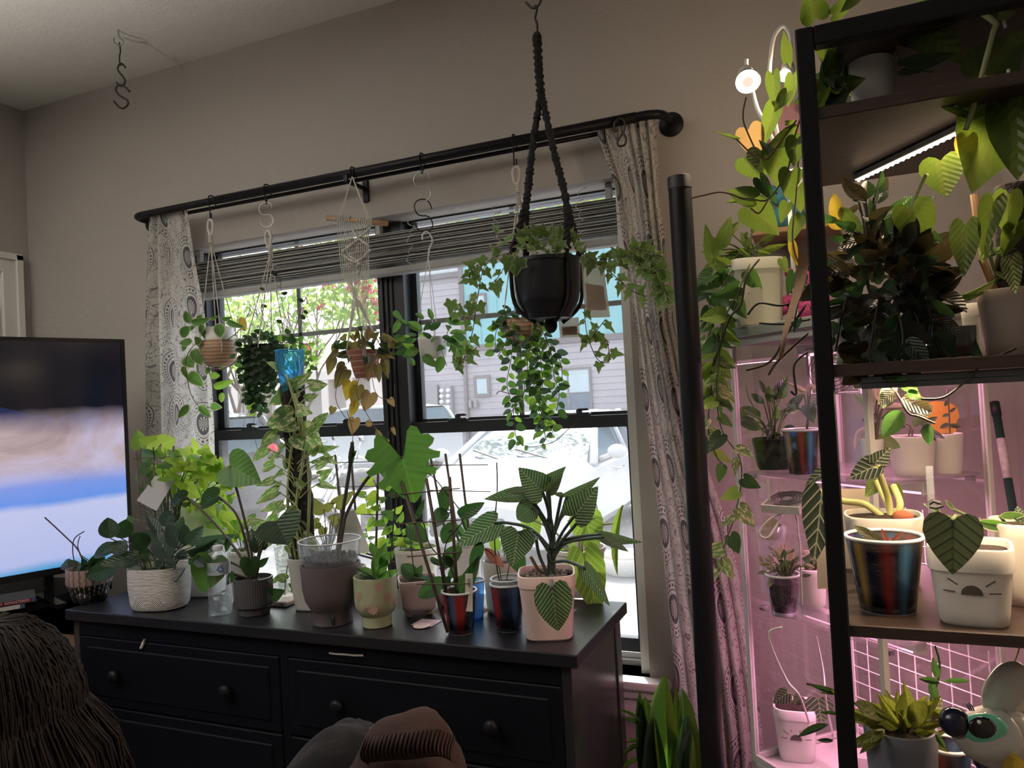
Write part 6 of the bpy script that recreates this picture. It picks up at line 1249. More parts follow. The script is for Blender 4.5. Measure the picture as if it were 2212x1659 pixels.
for i in range(16):
    x = 732 + i * (800 - 732) / 15; g = i // 4; ex = C3.x + pr3 * 1.02 * math.cos(.5 + g * PI / 2 + .06 * (i % 4)); ey = C3.y + pr3 * 1.02 * math.sin(.5 + g * PI / 2 + .06 * (i % 4)); o = (random.random() - .5) * .004
    t0 = a.lerp(b, (x - 707) / 129) + V((0, -.008 + o, -.006)); m1 = at(738 + i * 3.9, 590, y3 - .006 + o); O('cord', tube([t0, m1, V((ex, ey, C3.z + z3)), V((C3.x + (ex - C3.x) * .5, C3.y + (ey - C3.y) * .5, C3.z - .004))], .0015, 5), M_cotton, mc)
for pts in ([(738, 545), (770, 520), (800, 492)], [(762, 498), (775, 515), (798, 532)], [(742, 552), (770, 566), (800, 540)], [(752, 553), (770, 563), (778, 572)]): O('diagonal_knot', twist(spline([at(x, y, y3 - .014) for x, y in pts], 8), .003, 10, .0024), M_cotton, mc, smooth=True)
O('centre_knot', twist([at(772 + 2 * math.sin(i), 560 + i * 4, y3 - .012) for i in range(9)], .003, 3, .003), M_cotton, mc, smooth=True)
q = Plant('hanging_plant', 'bronze velvet-leaved vine in a terracotta pot under the macrame dowel', 'hanging plant', C3, y3 - .01); q.mat = G_mic; q.kind = 'heart'; q.pm = M_brst
k = N('striped terracotta'); s = k.sep(k.co()); M_terra = k.done(k.bsdf(Base_Color=k.ramp(k.ma('FRACT', k.ma('MULTIPLY', s[2], 55.0)), [(0, (.26, .09, .06)), (.75, (.30, .11, .075)), (.8, (.45, .34, .28)), (.9, (.45, .34, .28)), (.92, (.26, .09, .06)), (1, (.26, .09, .06))]), Roughness=.7))
pot(q.t, C3, pr3, pr3 * .62, z3, M_terra, soil=.9)
random.seed(17)
q.bush(785, 745, 62, 34, 46, .045, [G_mic, G_mic, G_deep], 'heart', .62, depth=.075, droop=.7)
for a in ((745, 800, 724, 838, .75, 0), (718, 775, 708, 812, .6, 0), (758, 825, 748, 865, .8, 0), (800, 850, 786, 890, .85, 0), (772, 835, 762, 880, .7, 0), (720, 880, 714, 897, .9, 0), (766, 905, 760, 940, .75, 0), (800, 912, 788, 922, .9, 0), (842, 862, 853, 880, .7, 0), (745, 790, 720, 800, .8, 0), (770, 870, 752, 905, .5, 10), (760, 725, 768, 738, .7, 0), (800, 715, 793, 738, .8, 0), (828, 760, 850, 775, .5, 10), (830, 780, 838, 818, .5, 0), (815, 790, 820, 828, .5, 0), (800, 790, 795, 825, .6, 0), (820, 945, 812, 925, .7, 0), (848, 925, 855, 942, .5, 0), (838, 950, 830, 966, .5, 0)):
    q.L(*a, mat=G_gold if a[0] in (758, 770) else (G_tan if a[0] in (842, 766, 828, 848, 838, 760, 800) else None), db=random.uniform(-.07, -.02))
for pts in ([(760, 770, -.06), (735, 810, -.06), (725, 860, -.06), (745, 900, -.06), (765, 910, -.06)], [(790, 780, -.06), (770, 840, -.06), (785, 880, -.06), (805, 915, -.05), (825, 945, -.05), (845, 930, -.05)], [(800, 780, -.06), (812, 850, -.06), (848, 862, -.05), (852, 830, -.05)], [(750, 890, -.06), (762, 935, -.06), (757, 1000, -.06)], [(800, 760), (835, 715), (850, 690)], [(745, 770), (715, 765), (705, 785)]): q.S(pts, .001)
# ---------------------------------------------------------------- H4 hoya in white plastic hanging pot
y4 = 1.985
tp = hook_on_rod(911, 'black hook on the rod above the white hanging pot', .062)
s_hook(tp + V((0, -.002, .004)), .092, M_steel, 'silver S-hook holding the white hanging pot', .25, .002); p2 = tp + V((0, -.002, -.084))
s_hook(p2 + V((0, -.001, .004)), .102, M_dsteel, 'dark S-hook linking the silver one to the white hanger', .9, .002)
kp = at(925, 553, y4); C4 = at(936, 776, y4); pr4 = 24 * dep(C4) / F; z4 = at(936, 728, y4).z - C4.z
q = Plant('hanging_plant', 'leafy hoya in a white plastic pot with a hooked hanger', 'hanging plant', C4, y4 - .01); q.mat = G_mid; q.kind = 'ovate'; q.pm = M_brst
pot(q.t, C4, pr4 * 1.15, pr4, z4, M_white_pl, sq=4, soil=.9)
O('hanger_hook', tube(spline([at(x, y, y4) for x, y in ((912, 518), (913, 506), (921, 500), (930, 508), (934, 520), (928, 536), (925, 553))], 5), .0036, 8, flat=.6), M_white_pl, q.t, smooth=True)
for x in (903, 934, 942): O('hanger_cord', tube([kp, at(x, 690, y4), V((C4.x + (at(x, 690, y4).x - kp.x) * .9, y4 + (.01 if x == 934 else -.01), C4.z + z4))], .0011, 5), M_white_pl, q.t)
random.seed(41)
q.bush(938, 735, 72, 42, 44, .042, [G_mid, G_mid, G_bright, G_dark], 'ovate', .55, depth=.08, droop=.55)
for a in ((905, 755, 872, 765, .55, 0), (915, 768, 940, 790, .6, 0), (955, 770, 945, 805, .62, 0), (990, 755, 985, 798, .5, 0), (850, 672, 868, 690, .5, 10), (865, 690, 850, 720, .45, 10), (880, 700, 860, 690, .4, 20), (965, 690, 1000, 700, .4, 10), (915, 690, 895, 672, .4, 20), (935, 690, 925, 665, .45, 0), (985, 700, 978, 672, .8, 0), (895, 790, 885, 770, .5, 0)): q.L(*a, db=random.uniform(-.06, 0))
for pts in ([(930, 735), (885, 705), (858, 685), (845, 672)], [(920, 745), (895, 770), (888, 800)], [(950, 745), (960, 775), (965, 790)], [(960, 740), (975, 690), (982, 650)]): q.S(pts, .001)
# ---------------------------------------------------------------- H5 trailing hoya in wooden bowl
y5 = 1.985
tp = hook_on_rod(1113, 'black hook on the rod above the long trailing hoya', .095)
cw = at(1133, 746, y5); wr = 45 * dep(cw) / F; hh = at(1133, 690, y5).z - cw.z; C5 = V((cw.x, y5, cw.z))
q = Plant('hanging_plant', 'long trailing hoya in a banded wooden bowl behind the black planter', 'hanging plant', C5, y5 - .02); q.mat = G_mid; q.kind = 'ovate'; q.pm = M_brst
O('wooden_bowl', lathe([(wr * .5, 0), (wr * .7, .004), (wr * .9, hh * .35), (wr, hh), (wr * .93, hh), (wr * .9, hh * .5)], C5, 36), M_bowl, q.t, smooth=True); O('soil', lathe([(wr * .92, hh * .88), (.003, hh * .9)], C5, 24), M_soil, q.t)
hanger('macrame_hanger', 'white cord hanger with wrapped loop beside the black planter', tp, at(1120, 410, y5), C5.z + hh - .003, wr, C5.z, c=C5, k=4, ph=.8)
random.seed(52)
q.bush(1125, 685, 58, 26, 40, .03, [G_deep, G_dark, G_silver], 'ovate', .7, depth=.07, droop=.6)
GG = [G_mid, G_mid, G_bright, G_dark, G_silver]
for pts, n in (([(1105, 690, -.05), (1092, 740, -.07), (1075, 770, -.07)], 9), ([(1112, 700, -.06), (1105, 770, -.07), (1095, 830, -.06), (1108, 880, -.06), (1112, 930, -.06), (1118, 955, -.06)], 26), ([(1120, 720, -.07), (1128, 800, -.07), (1132, 850, -.06), (1105, 890, -.06)], 20), ([(1140, 720, -.07), (1160, 790, -.07), (1150, 850, -.07), (1168, 900, -.07), (1180, 950, -.06)], 30), ([(1150, 710, -.07), (1165, 760, -.07), (1172, 830, -.07), (1165, 880, -.07), (1195, 935, -.06)], 30), ([(1165, 700, -.06), (1190, 760, -.06), (1196, 810, -.05), (1208, 850, -.05), (1200, 895, -.05)], 24), ([(1160, 700, -.05), (1210, 780, -.05), (1212, 840, -.04)], 14), ([(1095, 690, -.03), (1072, 715, -.03), (1070, 760, -.03)], 10), ([(1150, 730, -.08), (1140, 800, -.08), (1182, 870, -.08)], 16)): q.vine(pts, n, .027, GG, 'ovate', .72, .0011, droop=.35)
q.S([(1130, 850, -.06), (1100, 850, -.06), (1080, 845, -.06), (1072, 852, -.06)], .0012); q.S([(1118, 955, -.06), (1140, 965, -.06), (1170, 962, -.06), (1200, 952, -.06), (1230, 925, -.06), (1246, 914, -.06)], .0009)
for a in ((1138, 962, 1135, 975), (1172, 958, 1178, 972), (1125, 955, 1112, 962), (1152, 950, 1156, 943)): q.L(*a, .6, 0, db=-.06)
# ---------------------------------------------------------------- H6 ivy in black planter on black macrame
y6 = 1.74
C6 = at(1186, 692, y6); rt6 = 76 * dep(C6) / F; z6 = at(1186, 562, y6).z - C6.z
M_blackpot = P('black planter plastic', (.014, .017, .022), .28); M_bcord = P('black braided cord', (.010, .010, .012), .85, bump=.5, bsc=300)
q = Plant('hanging_plant', 'pale-edged ivy spilling from a large black planter', 'hanging plant', C6, y6 - .01); q.mat = G_ivy; q.kind = 'ivy'; q.pm = M_brst
O('planter', lathe([(rt6 * .5, 0), (rt6 * .62, .003), (rt6 * .66, .012), (rt6 * .85, z6 * .28), (rt6 * .87, z6 * .30), (rt6 * .94, z6 * .5), (rt6 * .97, z6 * .93), (rt6 * 1.0, z6 * .94), (rt6 * 1.0, z6), (rt6 * .93, z6), (rt6 * .9, z6 * .6)], C6, 44), M_blackpot, q.t, auto=35)
O('soil', lathe([(rt6 * .93, z6 * .9), (.003, z6 * .93)], C6, 28), M_soil, q.t)
bm_ = thing('macrame_hanger', 'thick black braided cord hanger holding the black planter', 'plant hanger', at(1160, 75, y6))
sp0 = at(1168, 205, y6)
O('top_braid', twist(spline([at(1160, 78, y6), at(1163, 140, y6), sp0], 14), .0075, 9, .0055, 7), M_bcord, bm_, smooth=True)
O('eye', tube([at(1160, 84, y6) + V((.007 * math.cos(a * PI / 7), 0, .014 * math.sin(a * PI / 7))) for a in range(14)], .0055, 7, closed=True), M_bcord, bm_, smooth=True)
for sx, xs, dz in ((-1, [(1168, 205), (1150, 320), (1138, 430), (1128, 520)], -1), (1, [(1170, 205), (1195, 320), (1222, 430), (1250, 540)], -1)):
    for fb in (-1, 1):
        e = [at(x, y, y6 + fb * rt6 * .55 * (i / 3)) for i, (x, y) in enumerate(xs)]
        e[-1] = V((C6.x + sx * rt6 * .84, C6.y + fb * rt6 * .58, C6.z + z6 + .01)); lo_ = [V((C6.x + sx * rt6 * .80, C6.y + fb * rt6 * .56, C6.z + z6 * .3)), V((C6.x + sx * rt6 * .3, C6.y + fb * rt6 * .3, C6.z - .006))]
        O('braid', twist(spline(e, 14), .0062, 15, .005, 7), M_bcord, bm_, smooth=True); O('lower_cord', tube(spline([e[-1]] + lo_, 6), .005, 7), M_bcord, bm_, smooth=True)
O('tassel_knot', ball(C6 + V((.004, 0, -.012)), .017, 10, 7, (1, 1, 1.2)), M_bcord, bm_, smooth=True)
hk = thing('ceiling_hook', 'dark ceiling hook holding the black macrame planter', 'hook', at(1155, 0, y6))
O('screw_hook', tube(spline([V((at(1155, 0, y6).x + .004, y6, ZC)), at(1172, -70, y6), at(1170, -10, y6), at(1163, 12, y6), at(1150, 17, y6), at(1136, 5, y6)], 6), .003, 7), M_dsteel, hk, smooth=True); O('wire_link', tube(spline([at(1153, 20, y6), at(1157, 12, y6), at(1160, 20, y6), at(1156, 40, y6), at(1160, 52, y6), at(1161, 86, y6)], 5), .0028, 7), M_dsteel, hk, smooth=True)
random.seed(61)
q.bush(1178, 530, 88, 34, 62, .036, G_ivy, 'ivy', .95, depth=.09, droop=.15, fr=60)
for a in ((1098, 555, 1092, 595, .95, 0), (1125, 560, 1112, 600, .95, 0), (1068, 612, 1078, 645, 1.0, 0), (975, 650, 972, 685, 1.0, 0), (1075, 500, 1063, 480, .7, 10), (1018, 655, 1015, 690, 1.0, 0)): q.L(*a, db=-.1)
for pts, n in (([(1110, 545, -.08), (1070, 555, -.08), (1045, 580, -.07), (1032, 640, -.06), (1020, 720, -.05), (1000, 780, -.04)], 16), ([(1100, 560, -.08), (1075, 600, -.08), (1065, 610, -.08)], 3), ([(1040, 570, -.07), (1020, 580, -.07), (1012, 610, -.07)], 6), ([(1020, 690, -.05), (990, 680, -.05), (975, 660, -.05)], 4), ([(1250, 545, -.06), (1300, 560, -.05), (1350, 555, -.04), (1395, 560, -.03), (1430, 610, -.03), (1445, 655, -.03)], 26), ([(1260, 550, -.07), (1320, 590, -.06), (1360, 625, -.05), (1395, 640, -.04)], 12), ([(1340, 560, -.05), (1380, 540, -.04), (1430, 555, -.03)], 12), ([(1370, 560, -.04), (1400, 590, -.04), (1440, 580, -.03)], 12), ([(1405, 620, -.03), (1440, 640, -.03)], 5), ([(1262, 660, -.06), (1268, 720, -.06), (1290, 775, -.06), (1315, 780, -.06), (1312, 740, -.06), (1300, 735, -.06)], 9), ([(1270, 740, -.06), (1300, 700, -.06), (1308, 690, -.06)], 4), ([(1000, 780, -.04), (985, 790, -.04), (1030, 750, -.04)], 6)): q.vine(pts, n, .032, G_ivy, 'ivy', .95, .0011, droop=.45)
M_bag = clear('translucent kraft sachet', (.78, .66, .52), .1, .4, (.55, .45, .36), .82)
for lab, pts, Y in (('tan insect sachet card clipped to the black planter rim', [(1254, 556), (1304, 572), (1318, 685), (1264, 687)], y6 - .03), ('small tan sachet card hanging below the black planter', [(1206, 690), (1250, 685), (1253, 728), (1210, 730)], y6 + .10)):
    v = [at(x, y, Y) for x, y in pts]; g = lambda u, w: v[0].lerp(v[1], u).lerp(v[3].lerp(v[2], u), w) + V((0, -.004 * math.sin(u * PI) * math.sin(w * PI), 0)); vf = grid(8, 8, g); b_ = thing('sachet_card', lab, 'sachet', v[3])
    O('pouch', vf, M_bag, b_, smooth=True); g2 = lambda u, w: g(.12 + .76 * u, .42 + .45 * w) + V((0, .003, 0)); O('filling', grid(6, 6, g2), P('brown grain', (.24, .18, .14), .9, var=.3, nsc=90), b_, smooth=True)
    if 'small' in lab: O('hang_string', tube([v[0].lerp(v[1], .5), v[0].lerp(v[1], .5) + V((0, -.05, .02)), V((C6.x + rt6 * .55, C6.y + rt6 * .5, C6.z + .02))], .0008, 4), M_cotton, b_)
# ================================================================== RIGHT SIDE: SHELF TOWER
SY0, SY1 = 1.05, 1.42
M_shelf = P('dark walnut board', (.045, .026, .020), .5, var=.5, nsc=3, stretch=(3, 30, 30), bump=.15, bsc=5, bd=.002)
sx0 = at(1716, 70, SY0).x; sx1 = .37; pw = at(1772, 300, SY0).x - at(1731, 300, SY0).x
zt_ = at(1716, 63, SY0).z
ZS = [at(1770, 229, SY0).z, at(1811, 787, SY0).z, at(1857, 1352, SY0).z]; ZS.append(ZS[2] - (ZS[1] - ZS[2])); ZS.append(ZS[3] - (ZS[1] - ZS[2]))
TH = .016
un = thing('shelf_tower', 'black square-posted shelf tower with walnut boards full of plants', 'shelf', ((sx0 + sx1) / 2, (SY0 + SY1) / 2, 0))
for x in (sx0, sx1 - pw):
    for y in (SY0, SY1 - pw): O('post', bbox(x, x + pw, y, y + pw, 0, zt_, .002), M_black, un)
rb_ = .026
O('top_rail', join(bbox(sx0 + pw, sx1 - pw, SY0 + .001, SY0 + pw, zt_ - rb_, zt_, .002), bbox(sx0 + pw, sx1 - pw, SY1 - pw, SY1 - .001, zt_ - rb_, zt_, .002), bbox(sx0 + .001, sx0 + pw - .001, SY0 + pw, SY1 - pw, zt_ - rb_, zt_, .002), bbox(sx1 - pw + .001, sx1 - .001, SY0 + pw, SY1 - pw, zt_ - rb_, zt_, .002)), M_black, un)
O('top_board', bbox(sx0 + .05, sx1 - .01, SY0 + .05, SY1 - .03, zt_ - .014, zt_ - .001, .001), M_shelf, un)
for z in ZS:
    O('shelf_board', bbox(sx0 + pw * .3, sx1 - .004, SY0 + .004, SY1 - .004, z - TH, z, .0015), M_shelf, un)
# ---------------------------------------------------------------- LED bars
def led_bar(label, a, b, wd, n, col, es, watt, housing, recess=False):
    """slim bar of LEDs with its light"""
    a, b = V(a), V(b); t = thing('led_bar', label, 'light bar', (a + b) / 2); d = (b - a).normalized(); s_ = d.cross(UP).normalized(); L_ = (b - a).length
    mw = frame((a + b) / 2, d, s_ * -1)
    if mw.to_3x3()[2][2] < 0: mw = frame((a + b) / 2, d, s_)
    O('housing', xf(bbox(-L_ / 2, L_ / 2, -wd / 2, wd / 2, 0, .009, .001), mw), housing, t); O('strip', xf(bbox(-L_ / 2 + .003, L_ / 2 - .003, -wd * .4, wd * .4, -.0016, 0, .0004), mw), emis('warm strip', (1, .72, .46), .9 * es / 12), t)
    me = meshdata('led', ball((0, 0, 0), .0026, 8, 5), emis('warm diode', col, es)); 
    if recess: O('lip', xf(join(bbox(-L_ / 2, L_ / 2, -wd / 2, -wd / 2 + .002, -.007, 0, .0004), bbox(-L_ / 2, L_ / 2, wd / 2 - .002, wd / 2, -.007, 0, .0004)), mw), housing, t)
    for i in range(n): inst('led', me, mw @ M.Translation((-L_ / 2 + L_ * (i + .5) / n, 0, -.002)), t)
    l = bpy.data.lights.new('led_light', 'AREA'); l.shape = 'RECTANGLE'; l.size = L_; l.size_y = wd; l.energy = watt; l.color = col
    o = bpy.data.objects.new('led_light', l); C.objects.link(o); o.matrix_world = M.Translation(mw.translation + V((0, 0, -.006))) @ frame((0, 0, 0), d, s_ if True else s_)
    if (o.matrix_world.to_3x3() @ V((0, 0, -1))).z > 0: o.matrix_world = M.Translation(mw.translation + V((0, 0, -.006))) @ frame((0, 0, 0), d, -s_)
    return t
M_alu = P('aluminium profile', (.45, .44, .43), .4, .7); M_dgrey = P('dark grey fixture', (.06, .065, .075), .45)
WARM = (1, .74, .48)
zl = ZS[0] - TH - .010
led_bar('lit warm LED bar set askew under the upper board', atz(1850, 389, zl), atz(2116, 263, zl), .013, 22, WARM, 30, 1.1, M_alu)
zl2 = ZS[1] - TH - .0105
led_bar('grey LED bar under the middle board of the tower', (at(1858, 812, SY0 + .02).x, SY0 + .022, zl2), (sx1 - .02, SY0 + .022, zl2), .022, 20, WARM, 14, 3.0, M_dgrey, recess=True)
led_bar('second LED bar further in under the middle board', (sx0 + .05, SY0 + .22, zl2), (sx1 - .02, SY0 + .22, zl2), .014, 20, WARM, 14, 1.4, M_alu, recess=True)
zl3 = ZS[2] - TH - .0105
led_bar('LED bar under the lower board of the tower', (sx0 + .05, SY0 + .16, zl3), (sx1 - .02, SY0 + .16, zl3), .014, 20, WARM, 14, 1.5, M_alu, recess=True)
# ---------------------------------------------------------------- tall black post by the cabinet
pp = at(1468, 396, 1.50); pr_ = 24.5 * dep(pp) / F
bp_ = thing('floor_post', 'thick round black post with a flat cap beside the glass cabinet', 'post', (pp.x, 1.5, 0))
O('tube', lathe([(pr_, 0), (pr_, pp.z)], (pp.x, 1.5, 0), 32), M_black, bp_, auto=40); O('cap', lathe([(pr_ * 1.04, pp.z - .012), (pr_ * 1.05, pp.z), (pr_ * 1.03, pp.z + .012), (pr_ * .9, pp.z + .014)], (pp.x, 1.5, 0), 32), M_plastic, bp_, auto=40); O('base', lathe([(.12, 0), (.12, .012), (.11, .02), (pr_, .022)], (pp.x, 1.5, 0), 32), M_black, bp_, auto=40)
# ================================================================== GLASS CABINET set across the corner
ca, cb_ = V((.70, -.714, 0)).normalized(), V((.714, .70, 0)).normalized(); cL = V((-.2, 1.70, 0)); CW, CD = .37, .30
cz1 = at(1548, 716, 1.70).z; cz0 = at(1622, 1640, 1.70).z
def cp(u, v, z=0): q = cL + ca * u + cb_ * v; return V((q.x, q.y, z))
def cbox(u0, u1, v0, v1, z0, z1, b=.001):
    v, f = bbox(u0, u1, v0, v1, z0, z1, b) if b else box(u0, u1, v0, v1, z0, z1); return [cp(*q) for q in v], [list(reversed(q)) for q in f]
M_cab = P('grey-green cabinet metal', (.30, .33, .30), .4, .2); M_cabw = P('pale cabinet frame', (.58, .56, .55), .35, .1); M_pink = (1.0, .42, .62)
cab = thing('glass_cabinet', 'tall glass plant cabinet glowing pink across the room corner', 'cabinet', cp(CW / 2, CD / 2, 0))
pt = .012
for u in (0, CW - pt):
    for v in (0, CD - pt): O('corner_post', cbox(u, u + pt, v, v + pt, 0, cz1 - .02), M_cabw, cab)
O('lid', cbox(-.012, CW + .012, -.012, CD + .012, cz1 - .02, cz1), M_cab, cab); O('floor_panel', cbox(.0, CW, .0, CD, cz0 - .015, cz0), M_cabw, cab); O('plinth', cbox(.01, CW - .01, .01, CD - .01, .0, cz0 - .016), M_cab, cab)
for z in (cz0 + .001, cz1 - .036): O('rail', join(cbox(pt, CW - pt, 0, pt * .8, z, z + .014), cbox(pt, CW - pt, CD - pt * .8, CD, z, z + .014), cbox(0, pt * .8, pt, CD - pt, z, z + .014), cbox(CW - pt * .8, CW, pt, CD - pt, z, z + .014)), M_cabw, cab)
M_cgl = clear('cabinet glass', (.96, .95, .96), .12, .02); M_cback = P('pale cabinet back', (.60, .52, .52), .6)
zz0, zz1 = cz0 + .015, cz1 - .036
O('glass_panel', cbox(pt, CW - pt, .004, .007, zz0, zz1, 0), M_cgl, cab, label='clear front glass'); O('glass_panel', cbox(.004, .007, pt, CD - pt, zz0, zz1, 0), M_cgl, cab, label='clear side glass'); O('glass_panel', cbox(CW - .007, CW - .004, pt, CD - pt, zz0, zz1, 0), M_cgl, cab, label='clear side glass'); O('glass_panel', cbox(pt, CW - pt, CD - .007, CD - .004, zz0, zz1, 0), M_cgl, cab, label='clear rear glass')
M_acr = clear('clear acrylic shelf', (.93, .92, .93), .3, .05, (.7, .65, .68), .14)
zA = at(1735, 1026, 1.62).z; zB = at(1697, 1337, 1.60).z
for z in (zA, zB):
    O('glass_shelf', cbox(.014, CW - .014, .02, CD - .014, z - .006, z, 0), M_acr, cab)
    for u in (.014, CW - .03):
        for v in (.03, CD - .04): O('shelf_clip', cbox(u, u + .016, v, v + .012, z - .016, z - .006), M_steel, cab)
M_wirew = P('white coated wire', (.72, .68, .68), .4)
for zc, hh in ((cz0 + .02, (zB - cz0) - .05), (zB + .04, .2)):
    g = thing('wire_grid', 'white wire grid panel standing low inside the cabinet' if zc < zB - .1 else 'white wire grid panel standing on the lower glass shelf', 'wire grid', cp(CW / 2, CD - .02, zc)); zc = cz0 if zc < zB - .1 else zB
    for i in range(9): u = .02 + (CW - .04) * i / 8; O('wire', tube([cp(u, CD - .018, zc), cp(u, CD - .018, zc + hh)], .0014, 5), M_wirew, g)
    for i in range(int(hh / .035)): z = zc + .02 + i * .035; O('wire', tube([cp(.02, CD - .0195, z), cp(CW - .02, CD - .0195, z)], .0012, 5), M_wirew, g)
def grow_light(label, z, v, watt):
    g = thing('grow_light', label, 'grow light', cp(CW / 2, v, z)); O('tube_housing', cbox(.04, CW - .04, v - .014, v + .014, z, z + .018), M_white_pl, g); O('diffuser', cbox(.05, CW - .05, v - .011, v + .011, z - .005, z - .0002), emis('pink tube', (1, .45, .66), 2.2), g)
    for u in (.04, CW - .046): O('end_cap', cbox(u, u + .006, v - .015, v + .015, z - .006, z + .019), M_white_pl, g)
    l = bpy.data.lights.new('grow_light_lamp', 'AREA'); l.shape = 'RECTANGLE'; l.size = CW - .1; l.size_y = .025; l.energy = watt; l.color = M_pink
    o = bpy.data.objects.new('grow_light_lamp', l); C.objects.link(o); o.matrix_world = frame(cp(CW / 2, v, z - .008), ca, cb_)
    if (o.matrix_world.to_3x3() @ V((0, 0, -1))).z > 0: o.matrix_world = frame(cp(CW / 2, v, z - .008), ca, -cb_)
    return g
grow_light('pink tube light under the cabinet lid', cz1 - .06, CD * .55, 2.2); grow_light('pink tube light under the upper glass shelf', zA - .03, CD * .6, 1.8); grow_light('pink tube light under the lower glass shelf', zB - .032, CD * .45, 2.1)
# cables and fans
M_cable = P('white cable', (.72, .68, .69), .4)
O('power_cable', tube(spline([at(1690, 1112, 1.62), at(1660, 1160, 1.60), at(1640, 1150, 1.60), at(1668, 1118, 1.6), at(1715, 1108, 1.6), at(1724, 1150, 1.6), at(1728, 1180, 1.6), at(1730, 1240, 1.6), at(1732, 1310, 1.6)], 6), .0022, 6), M_cable, None, smooth=True, label='white cable looping under the upper cabinet shelf', cat='cable')
O('power_cable', tube(spline([at(1690, 1355, 1.58), at(1662, 1365, 1.58), at(1668, 1400, 1.58), at(1700, 1470, 1.58), at(1730, 1510, 1.58), atz(1760, 1600, cz0 + .003)], 6), .0022, 6), M_cable, None, smooth=True, label='white cable dropping from the lower shelf light', cat='cable')
O('power_cable', tube(spline([at(1763, 1375, 1.62), at(1778, 1450, 1.62), at(1785, 1520, 1.62), atz(1800, 1590, cz0 + .003)], 6), .0022, 6), M_cable, None, smooth=True, label='straight white cable behind the star-leaved plant', cat='cable')
def fan(label, c, ax, r):
    t = thing('fan', label, 'fan', c); mw = M.Translation(c) @ ax.to_track_quat('Z', 'Y').to_matrix().to_4x4()
    O('fan_frame', xf(join(*[box(*q) for q in ((-r * 1.1, r * 1.1, r, r * 1.1, -.008, .008), (-r * 1.1, r * 1.1, -r * 1.1, -r, -.008, .008), (-r * 1.1, -r, -r, r, -.008, .008), (r, r * 1.1, -r, r, -.008, .008))]), mw), M_cabw, t)
    O('guard', xf(join(*[tube([V((rr * math.cos(a * PI / 12), rr * math.sin(a * PI / 12), .009)) for a in range(24)], .0008, 4, closed=True) for rr in (r * .35, r * .52, r * .7, r * .87, r)]), mw), M_plastic, t); O('hub', xf(lathe([(r * .3, -.006), (r * .3, .007), (r * .2, .009)], n=16), mw), M_cabw, t)
    for i in range(7): O('blade', xf(([(r * .3, 0, -.004), (r * .95, -r * .1, -.005), (r * .9, r * .4, .004), (r * .3, r * .2, .004)], [[0, 1, 2, 3]]), mw @ M.Rotation(i * 2 * PI / 7, 4, 'Z')), M_cabw, t)
    return t
f1 = at(1800, 800, 1.66); fan('square ventilation fan high inside the cabinet', f1, (CAM - f1 + V((-.3, 0, 0))).normalized(), .045)
f2 = at(1702, 1085, 1.62); fn_ = fan('small fan lying flat below the upper cabinet shelf', f2, V((-.1, -.25, 1)).normalized(), .036); O('stem', tube([f2 + V((-.036, 0, .0)), V((f2.x - .036, f2.y, zA - .006))], .003, 6), M_cabw, fn_)
# ---------------------------------------------------------------- plants inside the cabinet
def cpot(x0, x1, yt, yb, z): 
    p = atz((x0 + x1) / 2, yb, z); r = (x1 - x0) / 2 * dep(p) / F; c = p + away(p) * r * .9; h = at((x0 + x1) / 2, yt, p.y).z - z; return V((c.x, c.y, z)), r, h
def ypot(x0, x1, yt, Y, z):
    p = at((x0 + x1) / 2, 800, Y); r = (x1 - x0) / 2 * dep(p) / F; h = at((x0 + x1) / 2, yt, Y).z - z; return V((at((x0 + x1) / 2, 780, Y).x, Y, z)), r, h
def pothole(q, c, r, h, mat, **k): pot(q.t, c, r, r * .8, h, mat, **k)
random.seed(83)
M_nursery = clear('smoky nursery pot', (.12, .13, .12), .3, .2, (.05, .05, .05), .6)
c, r, h = cpot(1630, 1722, 948, 1016, zA); q = Plant('potted_plant', 'smoky clear pot with dark hoya on the upper cabinet shelf', 'potted plant', c, c.y); q.kind = 'ovate'
pot(q.t, c, r, r * .8, h, M_nursery, sq=4, soil=.85); q.bush(1665, 895, 50, 50, 22, .05, [G_dark, G_dark, G_mid], 'lance', .38, depth=.05, root=(1672, 950), droop=.1)
for a in ((1650, 870, 1622, 850, .5), (1640, 920, 1600, 905, .4), (1668, 945, 1672, 975, .7), (1660, 860, 1690, 850, .4), (1630, 890, 1600, 880, .5)): q.L(*a, mat=G_pink if a[0] == 1668 else None, pet=[(1672, 955)])
q.S([(1672, 955), (1640, 900), (1618, 860), (1612, 830)], .0016)
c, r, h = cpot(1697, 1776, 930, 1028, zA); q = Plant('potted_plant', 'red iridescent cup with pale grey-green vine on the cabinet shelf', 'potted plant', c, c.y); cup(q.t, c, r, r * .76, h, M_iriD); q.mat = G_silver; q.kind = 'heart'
for a in ((1745, 878, 1758, 915, .8), (1722, 880, 1695, 872, .4), (1760, 870, 1785, 862, .5), (1735, 845, 1700, 825, .35), (1752, 835, 1790, 850, .35), (1745, 850, 1745, 830, .5)): q.L(*a, mat=G_pink if a[3] < 860 else None, pet=[(1742, 940), (1745, 900)])
